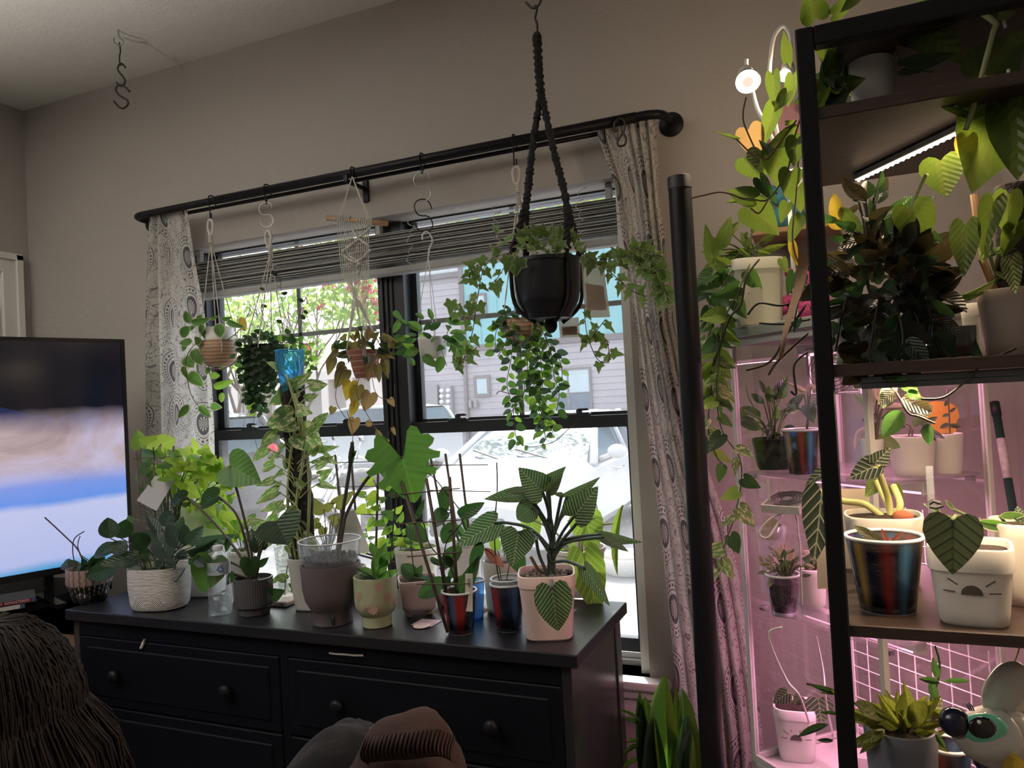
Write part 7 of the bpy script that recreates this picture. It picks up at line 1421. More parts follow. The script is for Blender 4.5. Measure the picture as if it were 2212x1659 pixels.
# right-hand group on the upper shelf
for (x0, x1, yt, yb, lab) in ((1864, 1912, 950, 1040, 'white round pot with a big oval leaf in the cabinet'), (1925, 2022, 944, 1030, 'widest white pot on the upper cabinet shelf'), (2012, 2082, 938, 1024, 'white pot with an orange insect card in the cabinet')):
    c, r, h = cpot(x0, x1, yt, yb, zA); q = Plant('potted_plant', lab, 'potted plant', c, c.y); pot(q.t, c, r, r * .82, h, M_potw, soil=.92); q.kind = 'ovate'; q.mat = G_dark; q.pm = M_brst
    if x0 == 1864:
        q.L(1890, 945, 1945, 965, .6, 10, mat=G_mid); q.L(1890, 920, 1862, 905, .5); q.bush(1890, 890, 36, 40, 12, .045, [G_dark, G_pink], 'lance', .4, depth=.03, root=(1890, 952))
    elif x0 == 1925: q.S([(1962, 945), (1966, 920), (1940, 915), (1930, 935)], .0018); q.S([(1970, 945), (1972, 925)], .0018); q.bush(1965, 925, 34, 14, 5, .035, G_dark, 'lance', .4, depth=.02)
    else:
        q.S([(2052, 940), (2050, 890), (2046, 840)], .0015); [q.L(*a) for a in ((2050, 915, 2030, 925, .5), (2050, 918, 2078, 922, .4), (2050, 895, 2036, 900, .6), (2052, 890, 2066, 880, .4), (2048, 865, 2040, 878, .5))]
        pts = [(1985, 885), (1998, 872), (2020, 866), (2048, 868), (2068, 880), (2072, 900), (2064, 918), (2066, 936), (2000, 936), (2008, 920), (1990, 910)]; v = [at(x, y, c.y + .02) for x, y in pts]
        b_ = thing('sticky_card', 'orange flower-shaped insect card in the cabinet pot', 'card', at(2035, 938, c.y + .02)); n_ = len(v); O('card', (v + [p + V((0, .002, 0)) for p in v], [list(range(n_)), list(range(n_, 2 * n_))[::-1]] + [[i, (i + 1) % n_, n_ + (i + 1) % n_, n_ + i] for i in range(n_)]), P('orange card', (.72, .34, .03), .6), b_); O('stake', tube([at(2035, 936, c.y + .021), at(2037, 965, c.y + .021)], .003, 6), P('orange stake', (.72, .34, .03), .6), b_)
# lower glass shelf
c, r, h = cpot(1660, 1732, 1248, 1337, zB); q = Plant('potted_plant', 'rainbow-edged clear cup with pink-edged leaves on the lower glass shelf', 'potted plant', c, c.y); q.mat = G_pink; q.kind = 'lance'
cup(q.t, c, r, r * .74, h, M_iriF); q.bush(1695, 1222, 66, 30, 44, .026, [G_pink, G_pink, G_dark], 'lance', .5, depth=.05, root=(1696, 1252), droop=.0)
c, r, h = cpot(1722, 1788, 1238, 1320, zB); c = c + V((0, .02, 0)); q = Plant('potted_plant', 'white pot beside the rainbow-edged cup in the cabinet', 'potted plant', c, c.y); pot(q.t, c, r, r * .85, h, M_potw, soil=.9); q.L(1750, 1235, 1740, 1205, .4, mat=G_dark, kind='lance'); q.L(1755, 1235, 1770, 1200, .3, mat=G_dark, kind='lance')
j = at(1630, 1200, 1.80); zj = zB; c, r, h = cpot(1606, 1660, 1130, 1302, zB); jr = thing('glass_jar', 'clear plastic jar with a speckled cutting inside the cabinet', 'jar', c + V((.03, .05, 0))); jc = V((c.x + .035, c.y + .06, zB)); O('jar', lathe([(.022, 0), (.026, .004), (.03, .12), (.034, .15), (.028, .155)], jc, 24, cap=False), M_clear, jr, smooth=True); O('cutting', xf(([tuple(v.co) for v in leafmesh('round', 0, G_speck).vertices], [list(f.vertices) for f in leafmesh('round', 0, G_speck).polygons]), frame(jc + V((0, 0, .12)), CR, UP) @ M.Scale(.05, 4)), G_speck, jr)
# floor of the cabinet
def fang(c): a = away(c); return math.atan2(-a.y, -a.x)
def sunlogo(t, c, nd, r, z, s):
    """half sun with rays cut through the pot front"""
    o = c + nd * (r * 1.004) + V((0, 0, z)); mw = frame(o, V((-nd.y, nd.x, 0)), UP)
    O('sun_cutout', xf(prism([(s * .33 * math.cos(a * PI / 10), s * .33 * math.sin(a * PI / 10)) for a in range(11)], 2, -.001, .0008), mw), P('dark cutout', (.10, .08, .07), .7), t, label='dark half-sun slot cut in the pot')
    for a in (5, 35, 65, 90, 115, 145, 175): 
        d = V((math.cos(math.radians(a)), math.sin(math.radians(a)), 0)); e = V((-d.y, d.x, 0)) * s * .022; O('ray_cutout', xf(([d * s * .5 - e, d * s * .85 - e, d * s * .85 + e, d * s * .5 + e], [[0, 1, 2, 3]]), mw @ M.Translation((0, s * .04, .0008))), P('dark ray', (.10, .08, .07), .7), t)
c, r, h = cpot(1680, 1766, 1536, 1650, cz0); q = Plant('potted_plant', 'white sun-marked pot with white-veined round leaves in the cabinet', 'potted plant', c, c.y); pot(q.t, c, r * 1.05, r * .85, h, M_potw, sq=4, rot=fang(c), soil=.93, lip=.0015, liph=.02)
sunlogo(q.t, c, -away(c), r * .955, h * .45, .036); q.mat = G_star; q.kind = 'heart'
for a in ((1700, 1498, 1668, 1520, .8, 0), (1768, 1512, 1776, 1570, 1.0, 0), (1730, 1505, 1712, 1525, .8, 0), (1745, 1520, 1728, 1510, .8, 0)): q.L(*a, pet=[(1728, 1540), ((a[0] + 1728) / 2, a[1] + 5)], db=-.03)
# ================================================================== ON TOP OF THE CABINET
c, r, h = cpot(1572, 1692, 556, 704, cz1); q = Plant('potted_plant', 'tall white sun-marked pot of pothos on the cabinet', 'potted plant', c, c.y); pot(q.t, c, r, r * .84, h, P('pale green-white plastic', (.60, .60, .50), .45), sq=4, rot=.4, soil=.93, lip=.002, liph=.024); sunlogo(q.t, c, (-away(c) + V((-.7, 0, 0))).normalized(), r * .9, h * .45, .035)
q.mat = leafmat('lime pothos leaf', (.19, .27, .055), (.42, .62, .09), .4, 1); q.kind = 'heart'; q.pr = .0016
random.seed(91)
for a in ((1540, 560, 1522, 485, .4, 10), (1560, 525, 1580, 462, .5, 0), (1575, 500, 1602, 478, .6, 10), (1560, 540, 1512, 545, .5, 20), (1548, 520, 1515, 530, .45, 10), (1575, 548, 1645, 535, .3, 20), (1560, 560, 1518, 580, .5, 0), (1565, 570, 1540, 585, .7, 10), (1610, 510, 1615, 500, .8, 0), (1625, 500, 1635, 490, .8, 0), (1650, 520, 1680, 500, .5, 10), (1600, 540, 1620, 555, .5, 20), (1580, 560, 1560, 590, .6, 0), (1640, 545, 1665, 550, .6, 10), (1615, 530, 1600, 500, .6, 10), (1655, 540, 1700, 525, .4, 20)): q.L(*a, pet=[(1625 + random.uniform(-25, 25), 565), ((a[0] + 1620) / 2, (a[1] + 540) / 2)], db=random.uniform(-.05, .02))
for pts, n in (([(1600, 560, -.05), (1572, 600, -.06), (1552, 640, -.06), (1560, 700, -.06), (1545, 760, -.05), (1535, 820, -.05), (1545, 870, -.05)], 15), ([(1605, 565, -.05), (1545, 590, -.06), (1530, 640, -.06), (1540, 690, -.06), (1525, 740, -.06)], 12), ([(1620, 570, -.07), (1590, 640, -.08), (1565, 690, -.08), (1555, 760, -.07), (1548, 850, -.07), (1560, 930, -.07), (1598, 990, -.06), (1600, 1050, -.06), (1585, 1120, -.05), (1565, 1180, -.05), (1548, 1255, -.05)], 22), ([(1560, 690, -.05), (1530, 900, -.05), (1545, 980, -.05), (1570, 1010, -.05)], 12)): q.vine(pts, n, .045, [q.mat, G_mid, G_pothos, G_dark], 'heart', .75, .0017, smat=M_stem, droop=.5)
q.S([(1640, 560, -.09), (1612, 600, -.1), (1600, 660, -.1), (1575, 690, -.1), (1540, 790, -.09)], .0022, M_dstem)
M_yarn = P('fluffy pink yarn', (.62, .10, .30), .95, var=.2, nsc=60, bump=1.0, bsc=140, bd=.01)
c, r, h = cpot(1665, 1735, 580, 700, cz1); c = c + V((.035, .045, 0)); h *= 1.03; ty = thing('soft_toy', 'fluffy hot-pink knitted toy beside the cabinet-top pot', 'soft toy', c)
hz_ = h
O('body', ball(c + V((0, 0, h * .32)), h * .33, 16, 12, (1, .9, 1)), M_yarn, ty, smooth=True); O('head', ball(c + V((0, -.005, h * .75)), h * .26, 16, 12), M_yarn, ty, smooth=True)
for s in (-1, 1): O('arm', tube(spline([c + V((s * .028, -.015, h * .5)), c + V((s * .045, -.03, h * .38)), c + V((s * .04, -.045, h * .25))]), .011, 8), M_yarn, ty, smooth=True); O('ear', ball(c + V((s * .024, 0, h * .97)), .012, 10, 7), M_yarn, ty, smooth=True); O('foot', ball(c + V((s * .022, -.03, .011)), .013, 10, 7, (1, 1.3, .85)), P('purple yarn', (.16, .05, .2), .95), ty, smooth=True)
# wall shelf with teal toy, checked bag behind the trailing leaves
ws = at(1705, 496, 2.02); wl_ = thing('wall_shelf', 'small wooden wall shelf behind the trailing heart leaves', 'shelf', (ws.x, 2.04, ws.z)); O('board', bbox(ws.x - .09, ws.x + .12, 1.97, 2.10, ws.z - .014, ws.z, .002), M_lstick, wl_); O('bracket', prism([(2.10, ws.z - .014), (2.0, ws.z - .014), (2.10, ws.z - .09)], 0, ws.x - .005, ws.x + .005), M_black, wl_)
tt_ = at(1700, 455, 2.03); M_tealk = P('teal knit', (.07, .25, .32), .95, bump=.8, bsc=160); tz_ = ws.z
tk = thing('soft_toy', 'teal knitted toy on the small wall shelf', 'soft toy', (tt_.x, 2.03, tz_)); O('body', ball((tt_.x, 2.03, tz_ + .034), .036, 16, 12, (1.2, .9, .95)), M_tealk, tk, smooth=True); O('head', ball((tt_.x - .012, 2.015, tz_ + .085), .026, 14, 10), M_tealk, tk, smooth=True)
for s in (-1, 1): O('eye', ball((tt_.x - .012 + s * .009, 1.993, tz_ + .09), .0035, 8, 6), M_plastic, tk, smooth=True); O('ear', ball((tt_.x - .012 + s * .02, 2.015, tz_ + .108), .01, 8, 6), M_tealk, tk, smooth=True)
k = N('pink checked cloth'); br = k.n('TexBrick'); k.put(br.inputs['Vector'], k.map(k.co(), (28, 28, 28), (0, 0, 0), (PI / 2, 0, 0))); br.inputs['Color1'].default_value = (.42, .12, .19, 1); br.inputs['Color2'].default_value = (.36, .1, .16, 1); br.inputs['Mortar'].default_value = (.72, .5, .52, 1); br.inputs['Mortar Size'].default_value = .06; br.offset = 0; br.inputs['Brick Width'].default_value = .5; br.inputs['Row Height'].default_value = .5
M_check = k.done(k.bsdf(Base_Color=br.outputs[0], Roughness=.9)); cbp = at(1702, 280, 2.05)
bg_ = thing('cloth_bag', 'pink checked cloth bag hung on the wall behind leaves', 'bag', cbp)
O('pouch', lathe([(.01, -.055), (.04, -.045), (.055, -.015), (.05, .02), (.025, .045), (.035, .06)], cbp, 24, asp=.7, flute=.06, nfl=7), M_check, bg_, smooth=True); O('drawstring', tube(spline([cbp + V((-.01, 0, .05)), cbp + V((0, .02, .1)), V((cbp.x, YW, cbp.z + .12))]), .0015, 5), M_cotton, bg_)
# ================================================================== CLIP LAMP
LY_ = 1.56
lp = thing('clip_lamp', 'white gooseneck clip lamp with lit round bulb above the cabinet', 'lamp', at(1660, 330, LY_)); bc_ = at(1615, 176, LY_); br_ = 27 * dep(bc_) / F
ax = (CAM - bc_ + V((.1, 0, -.75))).normalized(); mw = M.Translation(bc_) @ ax.to_track_quat('Z', 'Y').to_matrix().to_4x4()
O('socket', xf(lathe([(.003, -.085), (.008, -.075), (.013, -.06), (.017, -.038), (.017, -.03)], n=20), mw), M_white_pl, lp, smooth=True); O('bulb_shell', xf(lathe([(.015, -.03), (.019, -.022), (br_ * .93, -.006), (br_, 0), (br_ * .96, .001)], n=28), mw), M_alu, lp, smooth=True)
O('lens', xf(lathe([(br_ * .95, .0005), (br_ * .8, .004), (br_ * .42, .004)], n=32, cap=False), mw), emis('lamp ring', (1, .86, .70), 26), lp, smooth=True); O('lens_centre', xf(lathe([(br_ * .42, .004), (br_ * .2, .0035), (.001, .0035)], n=24), mw), emis('lamp centre', (1, .75, .6), 1.0), lp, smooth=True)
l = bpy.data.lights.new('clip_lamp_light', 'SPOT'); l.energy = 17; l.color = (1, .78, .55); l.spot_size = math.radians(150); l.spot_blend = .6; l.shadow_soft_size = br_ * .8; o = bpy.data.objects.new('clip_lamp_light', l); C.objects.link(o); o.matrix_world = mw @ M.Translation((0, 0, .008)) @ M.Rotation(PI, 4, 'X')
nk = lambda pts, d=.0: O('gooseneck', tube([p for p in spline([at(x, y, LY_ + d) for x, y in pts], 10)], .0042, 8), M_white_pl, lp, smooth=True)
nk([(1612, 128), (1614, 150), (1626, 200), (1636, 235), (1650, 262), (1668, 300), (1690, 340), (1700, 372)], .04); nk([(1704, 128), (1708, 85), (1700, 62), (1688, 58), (1672, 80), (1665, 120), (1662, 170), (1668, 230), (1690, 340), (1700, 372)], .05)
cl_ = at(1702, 385, LY_ + .05); O('clip', bbox(cl_.x - .012, cl_.x + .03, cl_.y - .012, cl_.y + .012, cl_.z - .03, cl_.z + .015, .003), M_white_pl, lp); O('pole', tube([V((cl_.x, cl_.y, cl_.z - .02)), V((cl_.x + .0, cl_.y, cz1))], .0045, 8), M_white_pl, lp, smooth=True)
b2 = at(1702, 150, LY_ + .05); O('bulb_shell', ball(b2, .017, 12, 8, (.8, .8, 1.2)), M_alu, lp, smooth=True); O('lens', ball(b2 + V((-.006, -.008, -.014)), .0125, 12, 8), emis('second bulb', (1, .8, .6), 9), lp, smooth=True)
l = bpy.data.lights.new('clip_lamp_second_light', 'POINT'); l.energy = 2.6; l.color = (1, .76, .5); l.shadow_soft_size = .012; o = bpy.data.objects.new('clip_lamp_second_light', l); C.objects.link(o); o.location = b2 + V((-.012, -.006, -.034))
# ================================================================== PLANTS OF THE TOWER
# trailing lime-centred philodendron at the near left post
TYY = 1.24
c = V((sx0 + .085, 1.29, ZS[0])); q = Plant('potted_plant', 'heart-leaved vine trailing from the top tier past the post', 'potted plant', c, TYY); q.mat = G_brasil; q.kind = 'heart'; q.pm = M_brst; q.pr = .0012
pot(q.t, c, .045, .035, .08, M_potw, soil=.9)
random.seed(101)
for a in ((1670, 163, 1676, 240, .42, 10), (1712, 165, 1703, 237, .42, 10), (1673, 231, 1645, 318, .45, 5), (1700, 200, 1672, 245, .6, 10), (1718, 287, 1650, 325, .55, 10), (1617, 280, 1640, 343, .86, 0), (1612, 341, 1655, 388, .95, 0), (1678, 323, 1679, 399, .86, 0), (1722, 300, 1714, 360, .8, 10), (1708, 370, 1699, 426, .9, 0), (1724, 404, 1727, 457, .8, 10), (1629, 428, 1566, 411, .68, 0), (1642, 387, 1674, 439, .5, 10), (1622, 430, 1566, 436, .3, 20), (1622, 448, 1680, 505, .86, 0), (1700, 130, 1690, 70, .4, 20), (1700, 100, 1712, 150, .4, 20), (1698, 265, 1720, 262, .6, 20), (1700, 440, 1685, 480, .7, 10), (1660, 330, 1640, 300, .5, 30), (1592, 300, 1546, 288, .2, 40), (1728, 470, 1700, 530, .5, 10), (1712, 528, 1722, 575, .4, 10), (1715, 590, 1700, 640, .5, 10), (1735, 600, 1712, 660, .4, 10), (1725, 690, 1715, 720, .5, 10), (1690, 560, 1700, 590, .7, 20)):
    q.L(*a, mat=G_tan if a[0] in (1617, 592) else (G_gold if a[0] == 1712 and a[1] == 528 else (G_deep if a[0] in (1642, 1715, 1735, 1725) else None)), db=random.uniform(-.02, .08))
for pts in ([(1765, 215), (1740, 230), (1715, 300), (1700, 370), (1660, 430), (1625, 430), (1600, 428)], [(1720, 260), (1690, 300), (1650, 345), (1612, 280), (1605, 245), (1612, 210)], [(1600, 428), (1560, 415), (1520, 422), (1494, 428)], [(1725, 330), (1720, 420), (1712, 520), (1730, 600), (1715, 700)], [(1660, 430), (1640, 460), (1622, 450)], [(1640, 350), (1610, 320), (1590, 300)]): q.S(pts, .0014)
for pts in ([(1740, 660), (1700, 720, -.02), (1665, 780, -.02), (1612, 800, -.02)], [(1745, 640), (1690, 660, -.02), (1640, 655, -.02), (1615, 680, -.02)], [(1745, 760), (1715, 790, -.02), (1720, 850, -.02), (1708, 845, -.02)], [(1750, 690), (1690, 700, -.02), (1640, 698, -.02)], [(1745, 720), (1680, 780, -.02), (1660, 810, -.02)]): q.S(pts, .0018, M_dstem)
O('ribbon_card', grid(10, 2, lambda u, v: at(1738 - 50 * u + 4 * math.sin(u * 6) + (v - .5) * 26 * (1 - .7 * u), 545 + 230 * u, 1.13 + .01 * math.sin(u * 5 + v))), M_lstick, None, smooth=True, label='long curled tan ribbon dangling beside the post', cat='ribbon')
# top tier: white pot and big dark heart leaves
c, r, h = ypot(1832, 1928, 96, 1.18, ZS[0]); c.x = at(1885, 200, 1.18).x; q = Plant('potted_plant', 'shadowy white pot with big heart leaves under the top rail', 'potted plant', c, 1.16); pot(q.t, c, r, r * .8, h * .95, M_potw, soil=.9); q.mat = G_brasil; q.kind = 'heart'; q.pm = M_pstem; q.pr = .0035
random.seed(111)
for a in ((1976, 30, 2068, 124, .78, 0), (1955, 144, 2068, 111, .42, 15), (2120, 166, 2208, 72, 1.0, 0), (2085, 248, 2013, 224, .22, 20), (2172, 208, 2098, 420, .78, 0), (2195, 215, 2205, 400, .6, 10), (2090, 295, 2082, 362, .7, 10), (2032, 347, 2045, 432, .95, 0), (1969, 448, 2000, 540, .86, 0), (2085, 487, 2084, 602, .52, 5), (2147, 436, 2122, 535, .45, 5), (1950, 85, 1960, 105, .6, 0), (1762, 38, 1745, -28, .9, 0), (1850, -5, 1815, 30, .6, 20), (1800, 30, 1860, -20, .5, 30), (2085, 10, 2130, -30, .9, 0), (2160, 20, 2215, -10, .9, 10), (2130, 230, 2160, 330, .6, 20), (2180, 420, 2170, 520, .6, 10), (2200, 480, 2160, 560, .5, 10), (2185, 560, 2200, 640, .5, 20), (1985, 560, 2010, 620, .3, 30)):
    q.L(*a, mat=G_gold if a[0] == 2090 else (G_dark if a[0] in (1955, 1950) else None), db=random.uniform(-.04, .03) if a[1] > 300 else random.uniform(-.07, -.03), dy=random.uniform(-.03, .03))
q.S([(2075, -20, -.06), (2090, 8, -.06), (2148, 48, -.06), (2145, 70, -.06), (2120, 165, -.06), (2100, 240, -.06), (2086, 280, -.06)], .0035); q.S([(2124, 166, -.06), (2150, 190, -.06), (2170, 210, -.05)], .003); q.S([(2002, 376), (1985, 410), (1969, 448)], .003); q.S([(1930, 110), (1950, 140), (1975, 150), (2020, 155)], .002); q.S([(1890, 100), (1935, 128), (1952, 144)], .002)
q.L(1790, 130, 1775, 100, .5, 0, mat=G_dark, db=.1); q.bush(1800, 165, 36, 60, 22, .05, [G_dark, G_brasil], 'heart', .6, depth=.05)
O('plant_stake', tube([at(2158, 0, 1.12), at(2172, 60, 1.12)], .0022, 6), M_white_pl, q.t); O('plant_stake', tube([at(2178, 150, 1.10), at(2186, 205, 1.1)], .0022, 6), M_white_pl, q.t)
# third tier: dark bronze bush in black pot, containers, white pots
c, r, h = ypot(1816, 1912, 640, 1.25, ZS[1]); q = Plant('potted_plant', 'dense dark bronze trailing hoya on the middle board', 'potted plant', c, 1.2); pot(q.t, c, r, r * .78, h, M_blackpot, soil=.9); q.mat = G_brown; q.kind = 'ovate'; q.pm = M_dstem
random.seed(121)
q.bush(1915, 605, 122, 105, 205, .043, [G_brown, G_brown, G_brown, G_deep], 'ovate', .55, depth=.11, droop=.45, fr=70)
q.bush(1890, 478, 84, 52, 30, .05, [G_deep, G_brown, G_dark], 'lance', .45, depth=.06, droop=.3, root=(1880, 560), pm=M_dstem)
for pts, n in (([(1900, 640, -.10), (1885, 720, -.12), (1880, 780, -.13), (1930, 840, -.13), (1960, 890, -.13), (1985, 900, -.13), (2020, 915, -.13)], 12), ([(1930, 640, -.10), (1950, 720, -.12), (1940, 800, -.13), (1935, 850, -.13)], 10), ([(2000, 640, -.1), (2010, 700, -.1), (1990, 760, -.12)], 8), ([(1990, 862, -.14), (2040, 858, -.14), (2090, 820, -.14), (2120, 790, -.14), (2160, 768, -.14), (2195, 752, -.14)], 1), ([(1830, 640, -.1), (1815, 700, -.1), (1805, 760, -.1)], 8), ([(1960, 650, -.1), (1985, 700, -.1), (1965, 760, -.1), (1975, 780, -.1)], 9)): q.vine(pts, n, .035, [G_brown, G_deep, G_dark], 'ovate', .62, .0016, smat=M_dstem, droop=.5)
q.L(1960, 845, 1990, 862, .7, 0, mat=G_deep, db=-.14); q.L(1780 + 30, 480, 1800, 420, .5, 10, mat=G_gold); q.L(1790, 480, 1830, 490, .6, 10, mat=G_gold); q.L(1812, 450, 1870, 500, .4, 20, mat=G_brasil)
M_box = clear('clear food box', (.92, .95, .92), .3, .06, (.6, .65, .62), .10)
def tub(lab, x0, x1, yt, yb, soil, z):
    c, r, h = ypot(x0, x1, yt, 1.14, z); t = thing('plastic_tub', lab, 'container', c); pr = [(r * .9, 0), (r * .95, .003), (r, h), (r * 1.04, h), (r * 1.04, h + .003)]; O('tub', lathe(pr, c, 40, 6, .8, .1, cap=False), M_box, t, auto=40); O('tub_base', lathe([(r * .9, 0), (r * .92, .002)], c, 40, 6, .8, .1), M_box, t)
    if soil: O('contents', lathe([(r * .86, .003), (r * .92, h * .8), (.003, h * .82)], c, 32, 6, .8, .1), P('dark bark mix', (.035, .016, .014), .8, var=.6, nsc=60, bump=1, bsc=80), t)
    else: O('contents', lathe([(r * .86, .003), (r * .88, h * .25), (.003, h * .25)], c, 32, 6, .8, .1), P('bright moss', (.10, .20, .08), .7, var=.5, nsc=40), t)
    return t
tub('clear tub of green moss under the dark hoya', 1806, 1930, 716, 786, False, ZS[1]); tub('clear square tub packed with dark bark', 2012, 2106, 690, 772, True, ZS[1])
c, r, h = ypot(2088, 2152, 655, 1.30, ZS[1]); q = Plant('potted_plant', 'cream beaker pot at the back of the middle board', 'potted plant', c, c.y); pot(q.t, c, r * 1.05, r * .8, h, M_potw, soil=.92)
c, r, h = ypot(2128, 2250, 625, 1.20, ZS[1]); c.x = min(c.x, .315); q = Plant('potted_plant', 'large white pot with mottled arrow leaves on the middle board', 'potted plant', c, c.y); pot(q.t, c, r, r * .82, h, P('taupe white ceramic', (.48, .40, .36), .4), soil=.92); q.mat = G_pothos; q.kind = 'heart'; q.pm = M_pstem; q.pr = .002
for a in ((2130, 508, 2090, 508, .55, 30), (2060, 531, 1983, 580, .16, 10), (2130, 525, 2122, 570, .7, 10), (2160, 540, 2120, 560, .4, 10), (2070, 640, 2190, 600, .2, 30), (2190, 620, 2215, 650, .7, 0), (2180, 600, 2150, 590, .6, 20), (2090, 640, 2068, 648, .3, 30), (2180, 490, 2195, 520, .5, 20)): q.L(*a, pet=[(2180, 640), (2150, 590)] if a[0] > 2100 else None, mat=leafmat('cream stripe leaf', (.55, .52, .38), (.7, .7, .4), .4) if a[0] == 2060 else None, db=-.02)
O('wood_stake', tube([at(2104, 420, c.y), at(2122, 560, c.y), V((c.x - .01, c.y, c.z + h * .8))], .005, 8), M_lstick, q.t)
mp_ = [at(2196, 640, c.y), at(2192, 520, c.y), at(2188, 400, c.y)]; O('moss_pole', tube(spline(mp_, 8), .022, 12), M_moss, q.t, smooth=True)
# fourth tier
c, r, h = cpot(1838, 2008, 1136, 1300, ZS[2]); c = c + V((0, .06, 0)); q = Plant('potted_plant', 'cream pot with pale thick-stemmed velvet alocasia', 'potted plant', c, c.y); pot(q.t, c, r, r * .82, h, M_potc, sq=3, soil=.93); q.mat = G_frydek; q.kind = 'heart'; q.pm = P('pale lime petiole', (.50, .50, .20), .5); q.pr = .0055
q.L(1893, 1006, 1832, 1032, .9, 25, pet=[(1925, 1125), (1918, 1075)], db=-.05, var=0); q.L(1790, 1015, 1736, 1048, .5, 30, db=-.06); q.L(1890, 1000, 1925, 968, .9, 20, db=-.05); q.L(1775, 1065, 1762, 1215, .5, 10, pet=[(1915, 1125), (1870, 1090), (1820, 1082)], db=-.04); q.L(1895, 1040, 1870, 1075, .8, 10, mat=G_aloc, pet=[(1930, 1120)], db=.05); q.L(1930, 1050, 1950, 1080, .8, 10, mat=G_aloc, pet=[(1932, 1120), (1945, 1090)], db=.03)
O('dry_sheath', ball(at(1950, 1118, c.y - .02), .012, 10, 7, (1.3, 1, .9)), P('rusty dry sheath', (.30, .09, .04), .8), q.t, smooth=True)
cd_ = thing('sticky_card', 'large cream insect card behind the tower post', 'card', at(1820, 1290, SY1 - .05)); v = [at(x, y, SY1 - .05) for x, y in ((1760, 1056), (1878, 1056), (1884, 1270), (1766, 1272))]
O('card', (v + [p + V((0, .002, 0)) for p in v], [[0, 1, 2, 3], [7, 6, 5, 4], [0, 4, 5, 1], [1, 5, 6, 2], [2, 6, 7, 3], [3, 7, 4, 0]]), P('cream card', (.62, .50, .38), .6), cd_); O('stake', tube([at(1850, 1268, SY1 - .052), V((at(1850, 1268, SY1 - .05).x, SY1 - .052, ZS[2]))], .0025, 6), M_stick, cd_)
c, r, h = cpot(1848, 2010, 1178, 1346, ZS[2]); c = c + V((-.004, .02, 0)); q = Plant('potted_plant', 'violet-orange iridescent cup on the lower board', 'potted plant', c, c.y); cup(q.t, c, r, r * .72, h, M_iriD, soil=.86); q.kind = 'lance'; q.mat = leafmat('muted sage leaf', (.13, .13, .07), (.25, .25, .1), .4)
for a in ((1920, 1185, 1840, 1135, .3, 10), (1905, 1190, 1842, 1160, .3, 10), (1890, 1165, 1850, 1135, .4, 20), (1920, 1180, 1902, 1140, .25, 10), (1922, 1178, 1950, 1145, .22, 10), (1921, 1178, 1922, 1160, .4, 10)): q.L(*a, mat=G_red if a[3] > 1139 and a[2] > 1895 else None)
q.S([(1922, 1200), (1921, 1170)], .0015, M_brst); q.S([(1975, 1195), (1970, 1175)], .0012, M_brst); q.S([(1990, 1195), (1992, 1175)], .0012, M_brst)
c, r, h = cpot(2012, 2174, 1186, 1356, ZS[2]); c = c + V((.006, 0, 0)); q = Plant('potted_plant', 'white sun-marked pot with one scaly grey-green leaf', 'potted plant', c, c.y); pot(q.t, c, r * 1.03, r * .83, h, P('warm white plastic', (.80, .76, .70), .45), sq=5, rot=fang(c), n=44, soil=.9, lip=.0018, liph=.028); sunlogo(q.t, c, -away(c), r * .93, h * .42, .036); q.pr = .003; q.kind = 'heart'
q.L(2058, 1125, 2058, 1244, .96, 0, mat=G_dragon, var=0, pet=[(2080, 1190), (2075, 1135), (2066, 1115)], db=-.09)
O('clear_tube', lathe([(.0045, 0), (.0045, .09)], at(2016, 1150, c.y + .05), 12, cap=False), M_clear, q.t); 
O('plant_clip', tube([at(x, y, c.y + .045) for x, y in ((2006, 1088), (2016, 1082), (2030, 1086), (2036, 1092), (2022, 1096), (2008, 1094))], .003, 6), M_plastic, q.t)
c, r, h = cpot(2112, 2260, 1140, 1322, ZS[2]); c = c + V((.03, .02, 0)); q = Plant('potted_plant', 'cream pot with pale-edged hoya at the wall end of the lower board', 'potted plant', c, c.y); pot(q.t, c, r, r * .82, h, M_potc, sq=4, soil=.92); q.mat = G_cream; q.kind = 'ovate'; q.pr = .002
for a in ((2110, 1126, 2200, 1145, .34, 10), (2160, 1115, 2215, 1110, .4, 20), (2195, 1150, 2190, 1205, .7, 0), (2212, 1180, 2195, 1258, .55, 0), (2205, 1130, 2200, 1095, .7, 10), (2030, 1110, 2000, 1085, .4, 30), (2060, 1100, 2040, 1080, .4, 30)): q.L(*a, mat=G_deep if a[3] == 1258 else (G_star if a[3] == 1095 else None), pet=[(2195, 1160)], db=-.03 if a[0] > 2100 else .05)
# fifth tier: speckled hoya in grey pot, cup, ceramic animal
z5 = ZS[3]
gx, gy = at(1948, 1640, 1.17).x, 1.17; q = Plant('potted_plant', 'gold-speckled hoya in a blue-grey pot on the bottom tier', 'potted plant', (gx, gy, z5), gy); rr_ = 68 * 1.12 / F; hh_ = at(1948, 1600, 1.12).z - z5
pot(q.t, (gx, gy, z5), rr_, rr_ * .8, hh_, P('blue grey glaze', (.17, .18, .22), .3), soil=.92); q.mat = G_speck; q.kind = 'lance'; q.pr = .0014
random.seed(141)
for i in range(58):
    a = random.uniform(-1, 1); b = random.uniform(0, 1); x0, y0 = 1948 + a * 40, 1585 - b * 40; ln = random.uniform(48, 85); an = math.radians(-90 + a * 78 + random.uniform(-25, 25)); 
    if b < .3: an = math.radians(-90 + a * 120)
    q.L(x0, y0, x0 + ln * math.cos(an), y0 + ln * math.sin(an) * .85 + (18 if b < .3 else 0), random.uniform(.26, .38), random.uniform(-45, 45), dy=random.uniform(-.05, .03), db=random.uniform(-.04, .04))
